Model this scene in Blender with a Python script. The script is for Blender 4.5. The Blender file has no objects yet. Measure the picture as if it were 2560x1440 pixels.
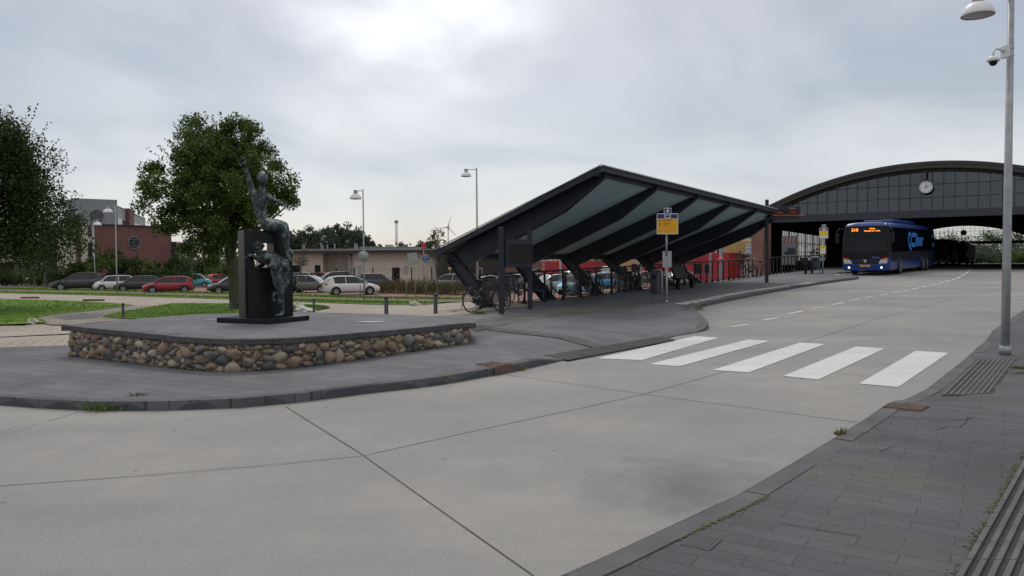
import bpy, bmesh, math, random
from mathutils import Vector, Matrix, Quaternion, geometry, noise as mnoise
random.seed(7)
R_ = math.radians
scene = bpy.context.scene
# ------------------------------------------------------------------ camera
W, H, F = 2560.0, 1440.0, 1900.0
EYE = 1.75
PITCH = math.atan(60.0 / F); ROLL = 0.0065
Fw = Vector((0, math.cos(PITCH), -math.sin(PITCH)))
U0 = Vector((0, math.sin(PITCH), math.cos(PITCH))); R0 = Vector((1, 0, 0))
Rt = R0 * math.cos(ROLL) - U0 * math.sin(ROLL)
Up = U0 * math.cos(ROLL) + R0 * math.sin(ROLL)
cam_d = bpy.data.cameras.new('camera'); cam = bpy.data.objects.new('camera', cam_d)
scene.collection.objects.link(cam)
m = Matrix((Rt, Up, -Fw)).transposed().to_4x4(); m.translation = Vector((0, 0, EYE))
cam.matrix_world = m
cam_d.sensor_width = 36; cam_d.lens = F / W * 36; cam_d.clip_start = 0.1; cam_d.clip_end = 6000
scene.camera = cam
# ------------------------------------------------------------------ world: overcast
SUN_EL, SUN_AZ = 52.0, -8.0            # azimuth from +Y, towards +X positive
world = bpy.data.worlds.new('World'); scene.world = world; world.use_nodes = True
wn = world.node_tree.nodes; wl = world.node_tree.links; wn.clear()
out = wn.new('ShaderNodeOutputWorld')
sky = wn.new('ShaderNodeTexSky'); sky.sky_type = 'NISHITA'; sky.sun_disc = False
sky.sun_elevation = R_(SUN_EL); sky.sun_rotation = R_(SUN_AZ); sky.air_density = 1; sky.dust_density = 1
b1 = wn.new('ShaderNodeBackground'); b1.inputs[1].default_value = 0.05
wl.new(sky.outputs[0], b1.inputs[0])
tc = wn.new('ShaderNodeTexCoord')
sep = wn.new('ShaderNodeSeparateXYZ'); wl.new(tc.outputs['Generated'], sep.inputs[0])
mx = wn.new('ShaderNodeMath'); mx.operation = 'MAXIMUM'; mx.inputs[1].default_value = 0.0; wl.new(sep.outputs[2], mx.inputs[0])
# cloud-plane projection: dir.xy / (z + .25)
ad = wn.new('ShaderNodeMath'); ad.operation = 'ADD'; ad.inputs[1].default_value = 0.22; wl.new(mx.outputs[0], ad.inputs[0])
dx = wn.new('ShaderNodeMath'); dx.operation = 'DIVIDE'; wl.new(sep.outputs[0], dx.inputs[0]); wl.new(ad.outputs[0], dx.inputs[1])
dy = wn.new('ShaderNodeMath'); dy.operation = 'DIVIDE'; wl.new(sep.outputs[1], dy.inputs[0]); wl.new(ad.outputs[0], dy.inputs[1])
cmb = wn.new('ShaderNodeCombineXYZ'); wl.new(dx.outputs[0], cmb.inputs[0]); wl.new(dy.outputs[0], cmb.inputs[1])
nz = wn.new('ShaderNodeTexNoise'); nz.inputs['Scale'].default_value = 0.85; nz.inputs['Detail'].default_value = 5; nz.inputs['Roughness'].default_value = 0.5
nz.inputs['Distortion'].default_value = 0.5
wl.new(cmb.outputs[0], nz.inputs['Vector'])
cr = wn.new('ShaderNodeValToRGB'); wl.new(nz.outputs['Fac'], cr.inputs[0])
cr.color_ramp.elements[0].position = 0.37; cr.color_ramp.elements[0].color = (0.36, 0.345, 0.335, 1)
cr.color_ramp.elements[1].position = 0.64; cr.color_ramp.elements[1].color = (0.74, 0.675, 0.61, 1)
# pale band at the horizon
hz = wn.new('ShaderNodeMapRange'); hz.inputs[1].default_value = 0.0; hz.inputs[2].default_value = 0.16; hz.inputs[3].default_value = 0.8; hz.inputs[4].default_value = 0.0
wl.new(mx.outputs[0], hz.inputs[0])
mxh = wn.new('ShaderNodeMixRGB'); wl.new(hz.outputs[0], mxh.inputs[0]); wl.new(cr.outputs[0], mxh.inputs[1]); mxh.inputs[2].default_value = (0.44, 0.43, 0.55, 1)
# the brighter patch of thin cloud in front of the sun
sv = Vector((-0.11, 0.905, 0.375)).normalized()
dt = wn.new('ShaderNodeVectorMath'); dt.operation = 'DOT_PRODUCT'; dt.inputs[1].default_value = sv
wl.new(tc.outputs['Generated'], dt.inputs[0])
pw = wn.new('ShaderNodeMapRange'); pw.interpolation_type = 'SMOOTHSTEP'; pw.inputs[1].default_value = 0.974; pw.inputs[2].default_value = 0.999; pw.inputs[3].default_value = 0.0; pw.inputs[4].default_value = 0.85
wl.new(dt.outputs['Value'], pw.inputs[0])
nz2 = wn.new('ShaderNodeTexNoise'); nz2.inputs['Scale'].default_value = 2.1; nz2.inputs['Detail'].default_value = 4; wl.new(cmb.outputs[0], nz2.inputs['Vector'])
mr2 = wn.new('ShaderNodeMapRange'); mr2.inputs[1].default_value = 0.35; mr2.inputs[2].default_value = 0.62; wl.new(nz2.outputs['Fac'], mr2.inputs[0])
ml = wn.new('ShaderNodeMath'); ml.operation = 'MULTIPLY'; wl.new(pw.outputs[0], ml.inputs[0]); wl.new(mr2.outputs[0], ml.inputs[1])
zen = wn.new('ShaderNodeMapRange'); zen.inputs[1].default_value = 0.34; zen.inputs[2].default_value = 1.0; zen.inputs[3].default_value = 1.0; zen.inputs[4].default_value = 2.6
wl.new(mx.outputs[0], zen.inputs[0])
sc_ = wn.new('ShaderNodeVectorMath'); sc_.operation = 'SCALE'; wl.new(mxh.outputs[0], sc_.inputs[0]); wl.new(zen.outputs[0], sc_.inputs['Scale'])
mxb = wn.new('ShaderNodeMixRGB'); mxb.blend_type = 'MIX'; wl.new(ml.outputs[0], mxb.inputs[0]); wl.new(sc_.outputs[0], mxb.inputs[1]); mxb.inputs[2].default_value = (1.25, 1.2, 1.15, 1)
b2 = wn.new('ShaderNodeBackground'); b2.inputs[1].default_value = 0.74; wl.new(mxb.outputs[0], b2.inputs[0])
asd = wn.new('ShaderNodeAddShader'); wl.new(b1.outputs[0], asd.inputs[0]); wl.new(b2.outputs[0], asd.inputs[1]); wl.new(asd.outputs[0], out.inputs[0])
# ------------------------------------------------------------------ sun behind cloud
sd = bpy.data.lights.new('sun', 'SUN'); sd.energy = 0.9; sd.angle = R_(18); sd.color = (1, 0.965, 0.92)
so = bpy.data.objects.new('sun', sd); scene.collection.objects.link(so)
sdir = Vector((math.sin(R_(SUN_AZ)) * math.cos(R_(SUN_EL)), math.cos(R_(SUN_AZ)) * math.cos(R_(SUN_EL)), math.sin(R_(SUN_EL))))
so.rotation_euler = sdir.to_track_quat('Z', 'Y').to_euler()
scene.view_settings.view_transform = 'Standard'; scene.view_settings.look = 'None'
scene.view_settings.exposure = 0.0; scene.view_settings.gamma = 1.0
scene.cycles.use_denoising = True
scene.cycles.max_bounces = 6; scene.cycles.diffuse_bounces = 3; scene.cycles.glossy_bounces = 3; scene.cycles.transparent_max_bounces = 6
# ------------------------------------------------------------------ projection helpers (where things stand)
def ray(px, py):
    return (Fw * F + Rt * (px - W / 2) - Up * (py - H / 2))
def atd(px, py, d):
    """point on the sight line at depth d metres (world y)"""
    v = ray(px, py); t = d / v.y
    return Vector((v.x * t, d, EYE + v.z * t))
def atz(px, py, z):
    v = ray(px, py); t = (z - EYE) / v.z
    return Vector((v.x * t, v.y * t, z))
def sstep(t):
    t = max(0.0, min(1.0, t)); return t * t * (3 - 2 * t)
UR = Vector((0.5835, 0.812))                       # direction of the platform railing
BL = [(-70, 17.5), (-10, 17.5), (-6.5, 19.5), (-3.4, 22.5), (-1.3, 23.9), (-1.3 + .5835 * 48, 23.9 + .812 * 48), (60, 160), (90, 300)]
BW = [9, 9, 8, 6, 4, 4, 8, 8]
def zplaza(x, y):
    c = x * .56 + y * .83 - 8
    if c < -4: return 0.0
    if c < 4: z = .021 * (c + 4) ** 2 / 16
    else: z = .021 * c
    if z > .95: z = .95 + .3 * (1 - math.exp(-(z - .95) / .3))
    return z - min(.3, .02 * max(0.0, -x - 2)) * (1 if y < 17 else max(0.0, 1 - (y - 17) / 6))
def sdist(x, y):
    best = 1e9; sg = 1; w = 4
    for i in range(len(BL) - 1):
        ax, ay = BL[i]; bx, by = BL[i + 1]
        ux, uy = bx - ax, by - ay; L2 = ux * ux + uy * uy
        t = max(0, min(1, ((x - ax) * ux + (y - ay) * uy) / L2))
        qx, qy = ax + t * ux, ay + t * uy
        d = math.hypot(x - qx, y - qy)
        if d < best - 1e-9:
            best = d; cr_ = ux * (y - ay) - uy * (x - ax)
            sg = 1 if cr_ > 0 else -1; w = BW[i] + (BW[i + 1] - BW[i]) * t
    return best * sg, w
LOW = -0.6
KERB = 0.12
def G(x, y):
    zp = zplaza(x, y) + KERB          # pavement level; the carriageway lies KERB lower
    s, w = sdist(x, y)
    if s <= 0: return zp
    k = sstep(s / w)
    return zp * (1 - k) + LOW * k
def gnd(px, py, off=0.0, far=420.0):
    v = ray(px, py); v = v / v.y
    def f(y): return EYE + v.z * y - (G(v.x * y, y) + off)
    y = 2.0
    while y < far:
        y2 = y * 1.01 + .05
        if f(y2) <= 0:
            a, b = y, y2
            for _ in range(24):
                m_ = (a + b) / 2
                if f(m_) > 0: a = m_
                else: b = m_
            y = (a + b) / 2
            return Vector((v.x * y, y, G(v.x * y, y) + off))
        y = y2
    return Vector((v.x * far, far, G(v.x * far, far) + off))
def gp(px, py, off=0.0):
    p = gnd(px, py, off); return (p.x, p.y)
# ------------------------------------------------------------------ materials
MATS = {}
def srgb(r, g, b):
    f = lambda c: (c / 255 / 12.92) if c <= 10 else ((c / 255 + .055) / 1.055) ** 2.4
    return (f(r), f(g), f(b), 1)
def mat(name, col, rough=.6, metal=0.0, var=.12, scale=6.0, bump=0.0, bscale=40.0, emit=None, es=1.0, spec=.5, coat=0.0, alpha=None):
    if name in MATS: return MATS[name]
    m = bpy.data.materials.new(name); m.use_nodes = True; N = m.node_tree.nodes; L = m.node_tree.links
    b = N['Principled BSDF']; b.inputs['Roughness'].default_value = rough; b.inputs['Metallic'].default_value = metal
    b.inputs['Specular IOR Level'].default_value = spec
    if coat: b.inputs['Coat Weight'].default_value = coat; b.inputs['Coat Roughness'].default_value = .08
    if len(col) == 3: col = (*col, 1)
    tc = N.new('ShaderNodeTexCoord'); n = N.new('ShaderNodeTexNoise'); n.inputs['Scale'].default_value = scale; n.inputs['Detail'].default_value = 4
    L.new(tc.outputs['Object'], n.inputs['Vector'])
    mr = N.new('ShaderNodeMapRange'); mr.inputs[1].default_value = .3; mr.inputs[2].default_value = .7; mr.inputs[3].default_value = 1 - var; mr.inputs[4].default_value = 1 + var
    L.new(n.outputs['Fac'], mr.inputs[0])
    vm = N.new('ShaderNodeVectorMath'); vm.operation = 'SCALE'; vm.inputs[0].default_value = col[:3]; L.new(mr.outputs[0], vm.inputs['Scale'])
    L.new(vm.outputs[0], b.inputs['Base Color'])
    if bump:
        n2 = N.new('ShaderNodeTexNoise'); n2.inputs['Scale'].default_value = bscale; n2.inputs['Detail'].default_value = 5; L.new(tc.outputs['Object'], n2.inputs['Vector'])
        bp = N.new('ShaderNodeBump'); bp.inputs['Strength'].default_value = bump; bp.inputs['Distance'].default_value = .02
        L.new(n2.outputs['Fac'], bp.inputs['Height']); L.new(bp.outputs[0], b.inputs['Normal'])
    if emit:
        b.inputs['Emission Color'].default_value = (*emit[:3], 1); b.inputs['Emission Strength'].default_value = es
    MATS[name] = m; return m
def brick_mat(name, c1, c2, mortar, bw, bh, ms=.012, rough=.85, mode='wall', rot=0.0, squash=1.0, off=.5, bump=.4, dirt=.25, dscale=.6, distort=0.0, speck=0.0, moss=None, mossamt=0.0):
    """procedural courses in metres. mode wall: u along x/y, v = z; ground: u,v = x,y rotated"""
    m = bpy.data.materials.new(name); m.use_nodes = True; N = m.node_tree.nodes; L = m.node_tree.links
    b = N['Principled BSDF']; b.inputs['Roughness'].default_value = rough; b.inputs['Specular IOR Level'].default_value = .3
    tc = N.new('ShaderNodeTexCoord')
    src = tc.outputs['Object']
    if mode == 'wall':
        sp = N.new('ShaderNodeSeparateXYZ'); L.new(src, sp.inputs[0])
        a = N.new('ShaderNodeMath'); a.operation = 'ADD'; L.new(sp.outputs[0], a.inputs[0]); L.new(sp.outputs[1], a.inputs[1])
        cb = N.new('ShaderNodeCombineXYZ'); L.new(a.outputs[0], cb.inputs[0]); L.new(sp.outputs[2], cb.inputs[1]); vec = cb.outputs[0]
    else:
        mp = N.new('ShaderNodeMapping'); mp.inputs['Rotation'].default_value = (0, 0, rot); L.new(src, mp.inputs[0]); vec = mp.outputs[0]
        if distort:
            nd = N.new('ShaderNodeTexNoise'); nd.inputs['Scale'].default_value = .8; L.new(src, nd.inputs['Vector'])
            sb = N.new('ShaderNodeVectorMath'); sb.operation = 'SUBTRACT'; sb.inputs[1].default_value = (.5, .5, .5); L.new(nd.outputs['Color'], sb.inputs[0])
            s2 = N.new('ShaderNodeVectorMath'); s2.operation = 'SCALE'; s2.inputs['Scale'].default_value = distort; L.new(sb.outputs[0], s2.inputs[0])
            av = N.new('ShaderNodeVectorMath'); av.operation = 'ADD'; L.new(vec, av.inputs[0]); L.new(s2.outputs[0], av.inputs[1]); vec = av.outputs[0]
    br = N.new('ShaderNodeTexBrick'); L.new(vec, br.inputs['Vector'])
    br.inputs['Scale'].default_value = 1.0; br.inputs['Brick Width'].default_value = bw; br.inputs['Row Height'].default_value = bh
    br.inputs['Mortar Size'].default_value = ms; br.inputs['Mortar Smooth'].default_value = .2; br.offset = off; br.squash = squash
    br.inputs['Color1'].default_value = (*c1[:3], 1); br.inputs['Color2'].default_value = (*c2[:3], 1); br.inputs['Mortar'].default_value = (*mortar[:3], 1)
    n = N.new('ShaderNodeTexNoise'); n.inputs['Scale'].default_value = dscale; n.inputs['Detail'].default_value = 8; n.inputs['Roughness'].default_value = .65; L.new(src, n.inputs['Vector'])
    mr = N.new('ShaderNodeMapRange'); mr.inputs[1].default_value = .3; mr.inputs[2].default_value = .7; mr.inputs[3].default_value = 1 - dirt; mr.inputs[4].default_value = 1 + dirt; L.new(n.outputs['Fac'], mr.inputs[0])
    n3 = N.new('ShaderNodeTexNoise'); n3.inputs['Scale'].default_value = 55; n3.inputs['Detail'].default_value = 3; L.new(src, n3.inputs['Vector'])
    mr3 = N.new('ShaderNodeMapRange'); mr3.inputs[1].default_value = .3; mr3.inputs[2].default_value = .7; mr3.inputs[3].default_value = .86; mr3.inputs[4].default_value = 1.14; L.new(n3.outputs['Fac'], mr3.inputs[0])
    mm = N.new('ShaderNodeMath'); mm.operation = 'MULTIPLY'; L.new(mr.outputs[0], mm.inputs[0]); L.new(mr3.outputs[0], mm.inputs[1])
    vm = N.new('ShaderNodeVectorMath'); vm.operation = 'SCALE'; L.new(br.outputs['Color'], vm.inputs[0]); L.new(mm.outputs[0], vm.inputs['Scale'])
    col = vm.outputs[0]
    if speck:
        vo = N.new('ShaderNodeTexVoronoi'); vo.inputs['Scale'].default_value = 3.2; L.new(src, vo.inputs['Vector'])
        lt = N.new('ShaderNodeMath'); lt.operation = 'LESS_THAN'; lt.inputs[1].default_value = speck; L.new(vo.outputs['Distance'], lt.inputs[0])
        mxs = N.new('ShaderNodeMixRGB'); L.new(lt.outputs[0], mxs.inputs[0]); L.new(col, mxs.inputs[1]); mxs.inputs[2].default_value = (.42, .42, .42, 1); col = mxs.outputs[0]
    if moss:
        nm = N.new('ShaderNodeTexNoise'); nm.inputs['Scale'].default_value = .55; nm.inputs['Detail'].default_value = 5; L.new(src, nm.inputs['Vector'])
        mrm = N.new('ShaderNodeMapRange'); mrm.inputs[1].default_value = .55; mrm.inputs[2].default_value = .72; mrm.inputs[3].default_value = 0; mrm.inputs[4].default_value = mossamt; L.new(nm.outputs['Fac'], mrm.inputs[0])
        mxm = N.new('ShaderNodeMixRGB'); L.new(mrm.outputs[0], mxm.inputs[0]); L.new(col, mxm.inputs[1]); mxm.inputs[2].default_value = (*moss, 1); col = mxm.outputs[0]
    L.new(col, b.inputs['Base Color'])
    iv = N.new('ShaderNodeMath'); iv.operation = 'MULTIPLY_ADD'; iv.inputs[1].default_value = -1.0; L.new(br.outputs['Fac'], iv.inputs[0])
    sc3 = N.new('ShaderNodeMath'); sc3.operation = 'MULTIPLY'; sc3.inputs[1].default_value = .25; L.new(n3.outputs['Fac'], sc3.inputs[0]); L.new(sc3.outputs[0], iv.inputs[2])
    bp = N.new('ShaderNodeBump'); bp.inputs['Strength'].default_value = bump; bp.inputs['Distance'].default_value = .01; L.new(iv.outputs[0], bp.inputs['Height']); L.new(bp.outputs[0], b.inputs['Normal'])
    MATS[name] = m; return m
def glass_mat(name, col=(.02, .025, .03), rough=.06):
    return mat(name, col, rough=rough, var=.05, spec=.6)
# ------------------------------------------------------------------ mesh builder
class MB:
    def __init__(s): s.v = []; s.f = []; s.mi = []; s.sm = []; s.cur = 0; s.M = None
    def _add(s, vs, fs, smooth=False):
        o = len(s.v)
        for p in vs:
            p = Vector(p); s.v.append(s.M @ p if s.M else p)
        for f in fs: s.f.append([i + o for i in f]); s.mi.append(s.cur); s.sm.append(smooth)
        return s
    def box(s, a, b):
        x0, y0, z0 = a; x1, y1, z1 = b
        return s._add([(x0, y0, z0), (x1, y0, z0), (x1, y1, z0), (x0, y1, z0), (x0, y0, z1), (x1, y0, z1), (x1, y1, z1), (x0, y1, z1)],
                      [(0, 3, 2, 1), (4, 5, 6, 7), (0, 1, 5, 4), (1, 2, 6, 5), (2, 3, 7, 6), (3, 0, 4, 7)])
    def cbox(s, c, sz): return s.box([c[i] - sz[i] / 2 for i in range(3)], [c[i] + sz[i] / 2 for i in range(3)])
    def bevbox(s, a, b, r=.02):
        bm = bmesh.new(); bmesh.ops.create_cube(bm, size=1)
        for v in bm.verts: v.co = Vector([a[i] + (v.co[i] + .5) * (b[i] - a[i]) for i in range(3)])
        bmesh.ops.bevel(bm, geom=list(bm.edges), offset=r, segments=2, affect='EDGES', profile=.6)
        return s.frombm(bm)
    def frombm(s, bm, smooth=False):
        bm.verts.index_update(); vs = [v.co.copy() for v in bm.verts]; fs = [[v.index for v in f.verts] for f in bm.faces]; bm.free()
        return s._add(vs, fs, smooth)
    def beam(s, p0, p1, w, h, up=(0, 0, 1), w1=None, h1=None):
        """rectangular bar between two points; w sideways, h along up"""
        p0 = Vector(p0); p1 = Vector(p1); d = (p1 - p0).normalized(); u = Vector(up); sd_ = d.cross(u)
        if sd_.length < 1e-5: sd_ = Vector((1, 0, 0))
        sd_.normalize(); u = sd_.cross(d).normalized(); w1 = w if w1 is None else w1; h1 = h if h1 is None else h1
        vs = []
        for p, ww, hh in ((p0, w, h), (p1, w1, h1)):
            for a, b in ((-1, -1), (1, -1), (1, 1), (-1, 1)): vs.append(p + sd_ * (a * ww / 2) + u * (b * hh / 2))
        return s._add(vs, [(0, 3, 2, 1), (4, 5, 6, 7), (0, 1, 5, 4), (1, 2, 6, 5), (2, 3, 7, 6), (3, 0, 4, 7)])
    def cyl(s, p0, p1, r0, r1=None, n=12, cap=True, smooth=True):
        p0 = Vector(p0); p1 = Vector(p1); r1 = r0 if r1 is None else r1; d = (p1 - p0)
        if d.length < 1e-7: return s
        q = d.to_track_quat('Z', 'Y'); vs = []
        for p, r in ((p0, r0), (p1, r1)):
            for k in range(n):
                a = 2 * math.pi * k / n; vs.append(p + q @ Vector((math.cos(a) * r, math.sin(a) * r, 0)))
        s._add(vs, [(k, (k + 1) % n, n + (k + 1) % n, n + k) for k in range(n)], smooth)
        if cap:
            o = len(s.v) - 2 * n
            s.f.append([o + k for k in range(n)][::-1]); s.f.append([o + n + k for k in range(n)]); s.mi += [s.cur] * 2; s.sm += [False] * 2
        return s
    def tube(s, pts, r, n=8):
        pts = [Vector(p) for p in pts]
        rs = r if isinstance(r, (list, tuple)) else [r] * len(pts)
        vs = []; ref = Vector((0.12, .31, 1)).normalized()
        for i, p in enumerate(pts):
            d = (pts[min(i + 1, len(pts) - 1)] - pts[max(i - 1, 0)]).normalized()
            a = d.cross(ref)
            if a.length < .05: a = d.cross(Vector((1, 0, 0)))
            a.normalize(); b = d.cross(a)
            for k in range(n):
                t = 2 * math.pi * k / n; vs.append(p + (a * math.cos(t) + b * math.sin(t)) * rs[i])
        fs = []
        for i in range(len(pts) - 1):
            for k in range(n): fs.append((i * n + k, i * n + (k + 1) % n, (i + 1) * n + (k + 1) % n, (i + 1) * n + k))
        fs.append(tuple(range(n))[::-1]); fs.append(tuple((len(pts) - 1) * n + k for k in range(n)))
        return s._add(vs, fs, True)
    def lathe(s, prof, n=20, c=(0, 0, 0), axis=None, smooth=True):
        q = Vector(axis).to_track_quat('Z', 'Y') if axis else Quaternion(); c = Vector(c); vs = []
        for r, z in prof:
            for k in range(n):
                t = 2 * math.pi * k / n; vs.append(c + q @ Vector((r * math.cos(t), r * math.sin(t), z)))
        fs = [(i * n + k, i * n + (k + 1) % n, (i + 1) * n + (k + 1) % n, (i + 1) * n + k) for i in range(len(prof) - 1) for k in range(n)]
        return s._add(vs, fs, smooth)
    def torus(s, c, axis, R, r, n=28, m=7, sx=1, sy=1):
        q = Vector(axis).to_track_quat('Z', 'Y'); c = Vector(c); vs = []
        for i in range(n):
            a = 2 * math.pi * i / n
            for j in range(m):
                b = 2 * math.pi * j / m; vs.append(c + q @ Vector(((R + r * math.cos(b)) * math.cos(a), (R + r * math.cos(b)) * math.sin(a), r * math.sin(b))))
        fs = [(i * m + j, ((i + 1) % n) * m + j, ((i + 1) % n) * m + (j + 1) % m, i * m + (j + 1) % m) for i in range(n) for j in range(m)]
        return s._add(vs, fs, True)
    def prism(s, poly, o, ax, ay, depth):
        """2D outline in plane (o, ax, ay), extruded along ax x ay by depth"""
        o = Vector(o); ax = Vector(ax).normalized(); ay = Vector(ay).normalized(); nn = ax.cross(ay).normalized()
        n = len(poly); vs = [o + ax * p[0] + ay * p[1] for p in poly] + [o + ax * p[0] + ay * p[1] + nn * depth for p in poly]
        return s._add(vs, [tuple(range(n))[::-1], tuple(range(n, 2 * n))] + [(k, (k + 1) % n, n + (k + 1) % n, n + k) for k in range(n)])
    def ico(s, c, r, sub=2, sc=(1, 1, 1), rot=None, jit=0.0, rnd=random, smooth=True):
        bm = bmesh.new(); bmesh.ops.create_icosphere(bm, subdivisions=sub, radius=1)
        q = rot.to_matrix() if rot else Matrix.Identity(3)
        k = Vector((rnd.uniform(-9, 9), rnd.uniform(-9, 9), rnd.uniform(-9, 9)))
        for v in bm.verts:
            d = v.co.copy(); f = 1 + (jit * mnoise.noise(d * 1.6 + k) if jit else 0)
            v.co = Vector(c) + q @ Vector((d.x * sc[0] * r * f, d.y * sc[1] * r * f, d.z * sc[2] * r * f))
        return s.frombm(bm, smooth)
    def build(s, name, mats, parent=None, sub=0, bevel=0.0, auto=None):
        me = bpy.data.meshes.new(name); me.from_pydata([tuple(v) for v in s.v], [], s.f)
        if not isinstance(mats, (list, tuple)): mats = [mats]
        for m in mats: me.materials.append(m)
        me.polygons.foreach_set('material_index', s.mi); me.polygons.foreach_set('use_smooth', s.sm); me.update()
        o = bpy.data.objects.new(name, me); scene.collection.objects.link(o)
        if parent is not None: o.parent = parent
        if bevel:
            md = o.modifiers.new('b', 'BEVEL'); md.width = bevel; md.segments = 2; md.limit_method = 'ANGLE'
        if sub: md = o.modifiers.new('s', 'SUBSURF'); md.levels = sub; md.render_levels = sub
        return o
def empty(name, loc=(0, 0, 0), rz=0.0, label=None, cat=None, group=None):
    o = bpy.data.objects.new(name, None); scene.collection.objects.link(o); o.location = loc; o.rotation_euler = (0, 0, rz)
    o.empty_display_size = .3
    tag(o, label, cat, group); return o
def tag(o, label=None, cat=None, group=None, kind=None):
    if label: o['label'] = label
    if cat: o['category'] = cat
    if group: o['group'] = group
    if kind: o['kind'] = kind
    return o
def copy_tree(o, parent=None):
    c = o.copy(); scene.collection.objects.link(c); c.parent = parent
    for ch in list(o.children): copy_tree(ch, c)
    return c
def text_into(mb, body, size, origin, ax, ay, depth=.004, align='CENTER', xs=1.0, bold=0.0):
    """flat extruded lettering laid on the plane (origin, ax, ay)"""
    cu = bpy.data.curves.new('t', 'FONT'); cu.body = body; cu.size = size; cu.align_x = align; cu.align_y = 'CENTER'; cu.extrude = depth; cu.offset = bold
    cu.resolution_u = 2
    ob = bpy.data.objects.new('t', cu); scene.collection.objects.link(ob)
    me = ob.to_mesh(); ax = Vector(ax).normalized(); ay = Vector(ay).normalized(); nn = ax.cross(ay); o = Vector(origin)
    vs = [o + ax * (v.co.x * xs) + ay * v.co.y + nn * v.co.z for v in me.vertices]; fs = [tuple(p.vertices) for p in me.polygons]
    mb._add(vs, fs); ob.to_mesh_clear(); bpy.data.objects.remove(ob); bpy.data.curves.remove(cu)
# ------------------------------------------------------------------ draped ground pieces
def inside(p, poly):
    x, y = p; c = False; n = len(poly); j = n - 1
    for i in range(n):
        xi, yi = poly[i]; xj, yj = poly[j]
        if (yi > y) != (yj > y) and x < (xj - xi) * (y - yi) / (yj - yi) + xi: c = not c
        j = i
    return c
def resample(poly, step, closed=True):
    out = []; n = len(poly)
    for i in range(n if closed else n - 1):
        a = poly[i]; b = poly[(i + 1) % n]; L = math.hypot(b[0] - a[0], b[1] - a[1]); k = max(1, int(math.ceil(L / step)))
        for j in range(k): out.append((a[0] + (b[0] - a[0]) * j / k, a[1] + (b[1] - a[1]) * j / k))
    if not closed: out.append(poly[-1])
    return out
def chaikin(pts, it=1, closed=False):
    for _ in range(it):
        q = [pts[0]] if not closed else []
        n = len(pts)
        for i in range(n if closed else n - 1):
            a = pts[i]; b = pts[(i + 1) % n]
            q.append((a[0] * .75 + b[0] * .25, a[1] * .75 + b[1] * .25)); q.append((a[0] * .25 + b[0] * .75, a[1] * .25 + b[1] * .75))
        if not closed: q.append(pts[-1])
        pts = q
    return pts
def drape(name, poly, off, m, step=1.0, kind='structure', offf=None, skirt=0.0, bump=None):
    bp_ = resample(poly, step); bp_ = [p for i, p in enumerate(bp_) if math.dist(p, bp_[i - 1]) > 1e-3]
    xs = [p[0] for p in bp_]; ys = [p[1] for p in bp_]
    co = [Vector(p) for p in bp_]; nb = len(co)
    x = math.floor(min(xs) / step) * step
    while x < max(xs):
        y = math.floor(min(ys) / step) * step
        while y < max(ys):
            if inside((x, y), bp_): co.append(Vector((x, y)))
            y += step
        x += step
    r = geometry.delaunay_2d_cdt(co, [], [list(range(nb))], 1, 1e-4)
    vs = []
    for v in r[0]:
        o_ = offf(v.x, v.y) if offf else off
        vs.append((v.x, v.y, G(v.x, v.y) + o_))
    me = bpy.data.meshes.new(name); fs = [f for f in r[2]]
    me.from_pydata(vs, [], fs); me.materials.append(m); me.update()
    bm = bmesh.new(); bm.from_mesh(me)
    bmesh.ops.recalc_face_normals(bm, faces=bm.faces)
    if sum(f.normal.z for f in bm.faces) < 0: bmesh.ops.reverse_faces(bm, faces=bm.faces)
    if skirt:
        be = [e for e in bm.edges if e.is_boundary]
        g = bmesh.ops.extrude_edge_only(bm, edges=be)
        for v in [e for e in g['geom'] if isinstance(e, bmesh.types.BMVert)]: v.co.z -= skirt
    bm.to_mesh(me); bm.free()
    o = bpy.data.objects.new(name, me); scene.collection.objects.link(o)
    if kind: o['kind'] = kind
    return o
def strip(mb, pts, w, off, step=.5):
    """a thin ribbon draped over the ground along pts (joint lines, painted lines)"""
    pts = resample(pts, step, closed=False)
    for i in range(len(pts) - 1):
        a, b = pts[i], pts[i + 1]; dx_, dy_ = b[0] - a[0], b[1] - a[1]; L = math.hypot(dx_, dy_) or 1; nx, ny = -dy_ / L * w / 2, dx_ / L * w / 2
        q = [(a[0] - nx, a[1] - ny), (b[0] - nx, b[1] - ny), (b[0] + nx, b[1] + ny), (a[0] + nx, a[1] + ny)]
        mb._add([(x, y, G(x, y) + off) for x, y in q], [(0, 1, 2, 3)])
# ================================================================== GROUND
RD = -KERB
def rp(px, py): return gp(px, py, RD)
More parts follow.
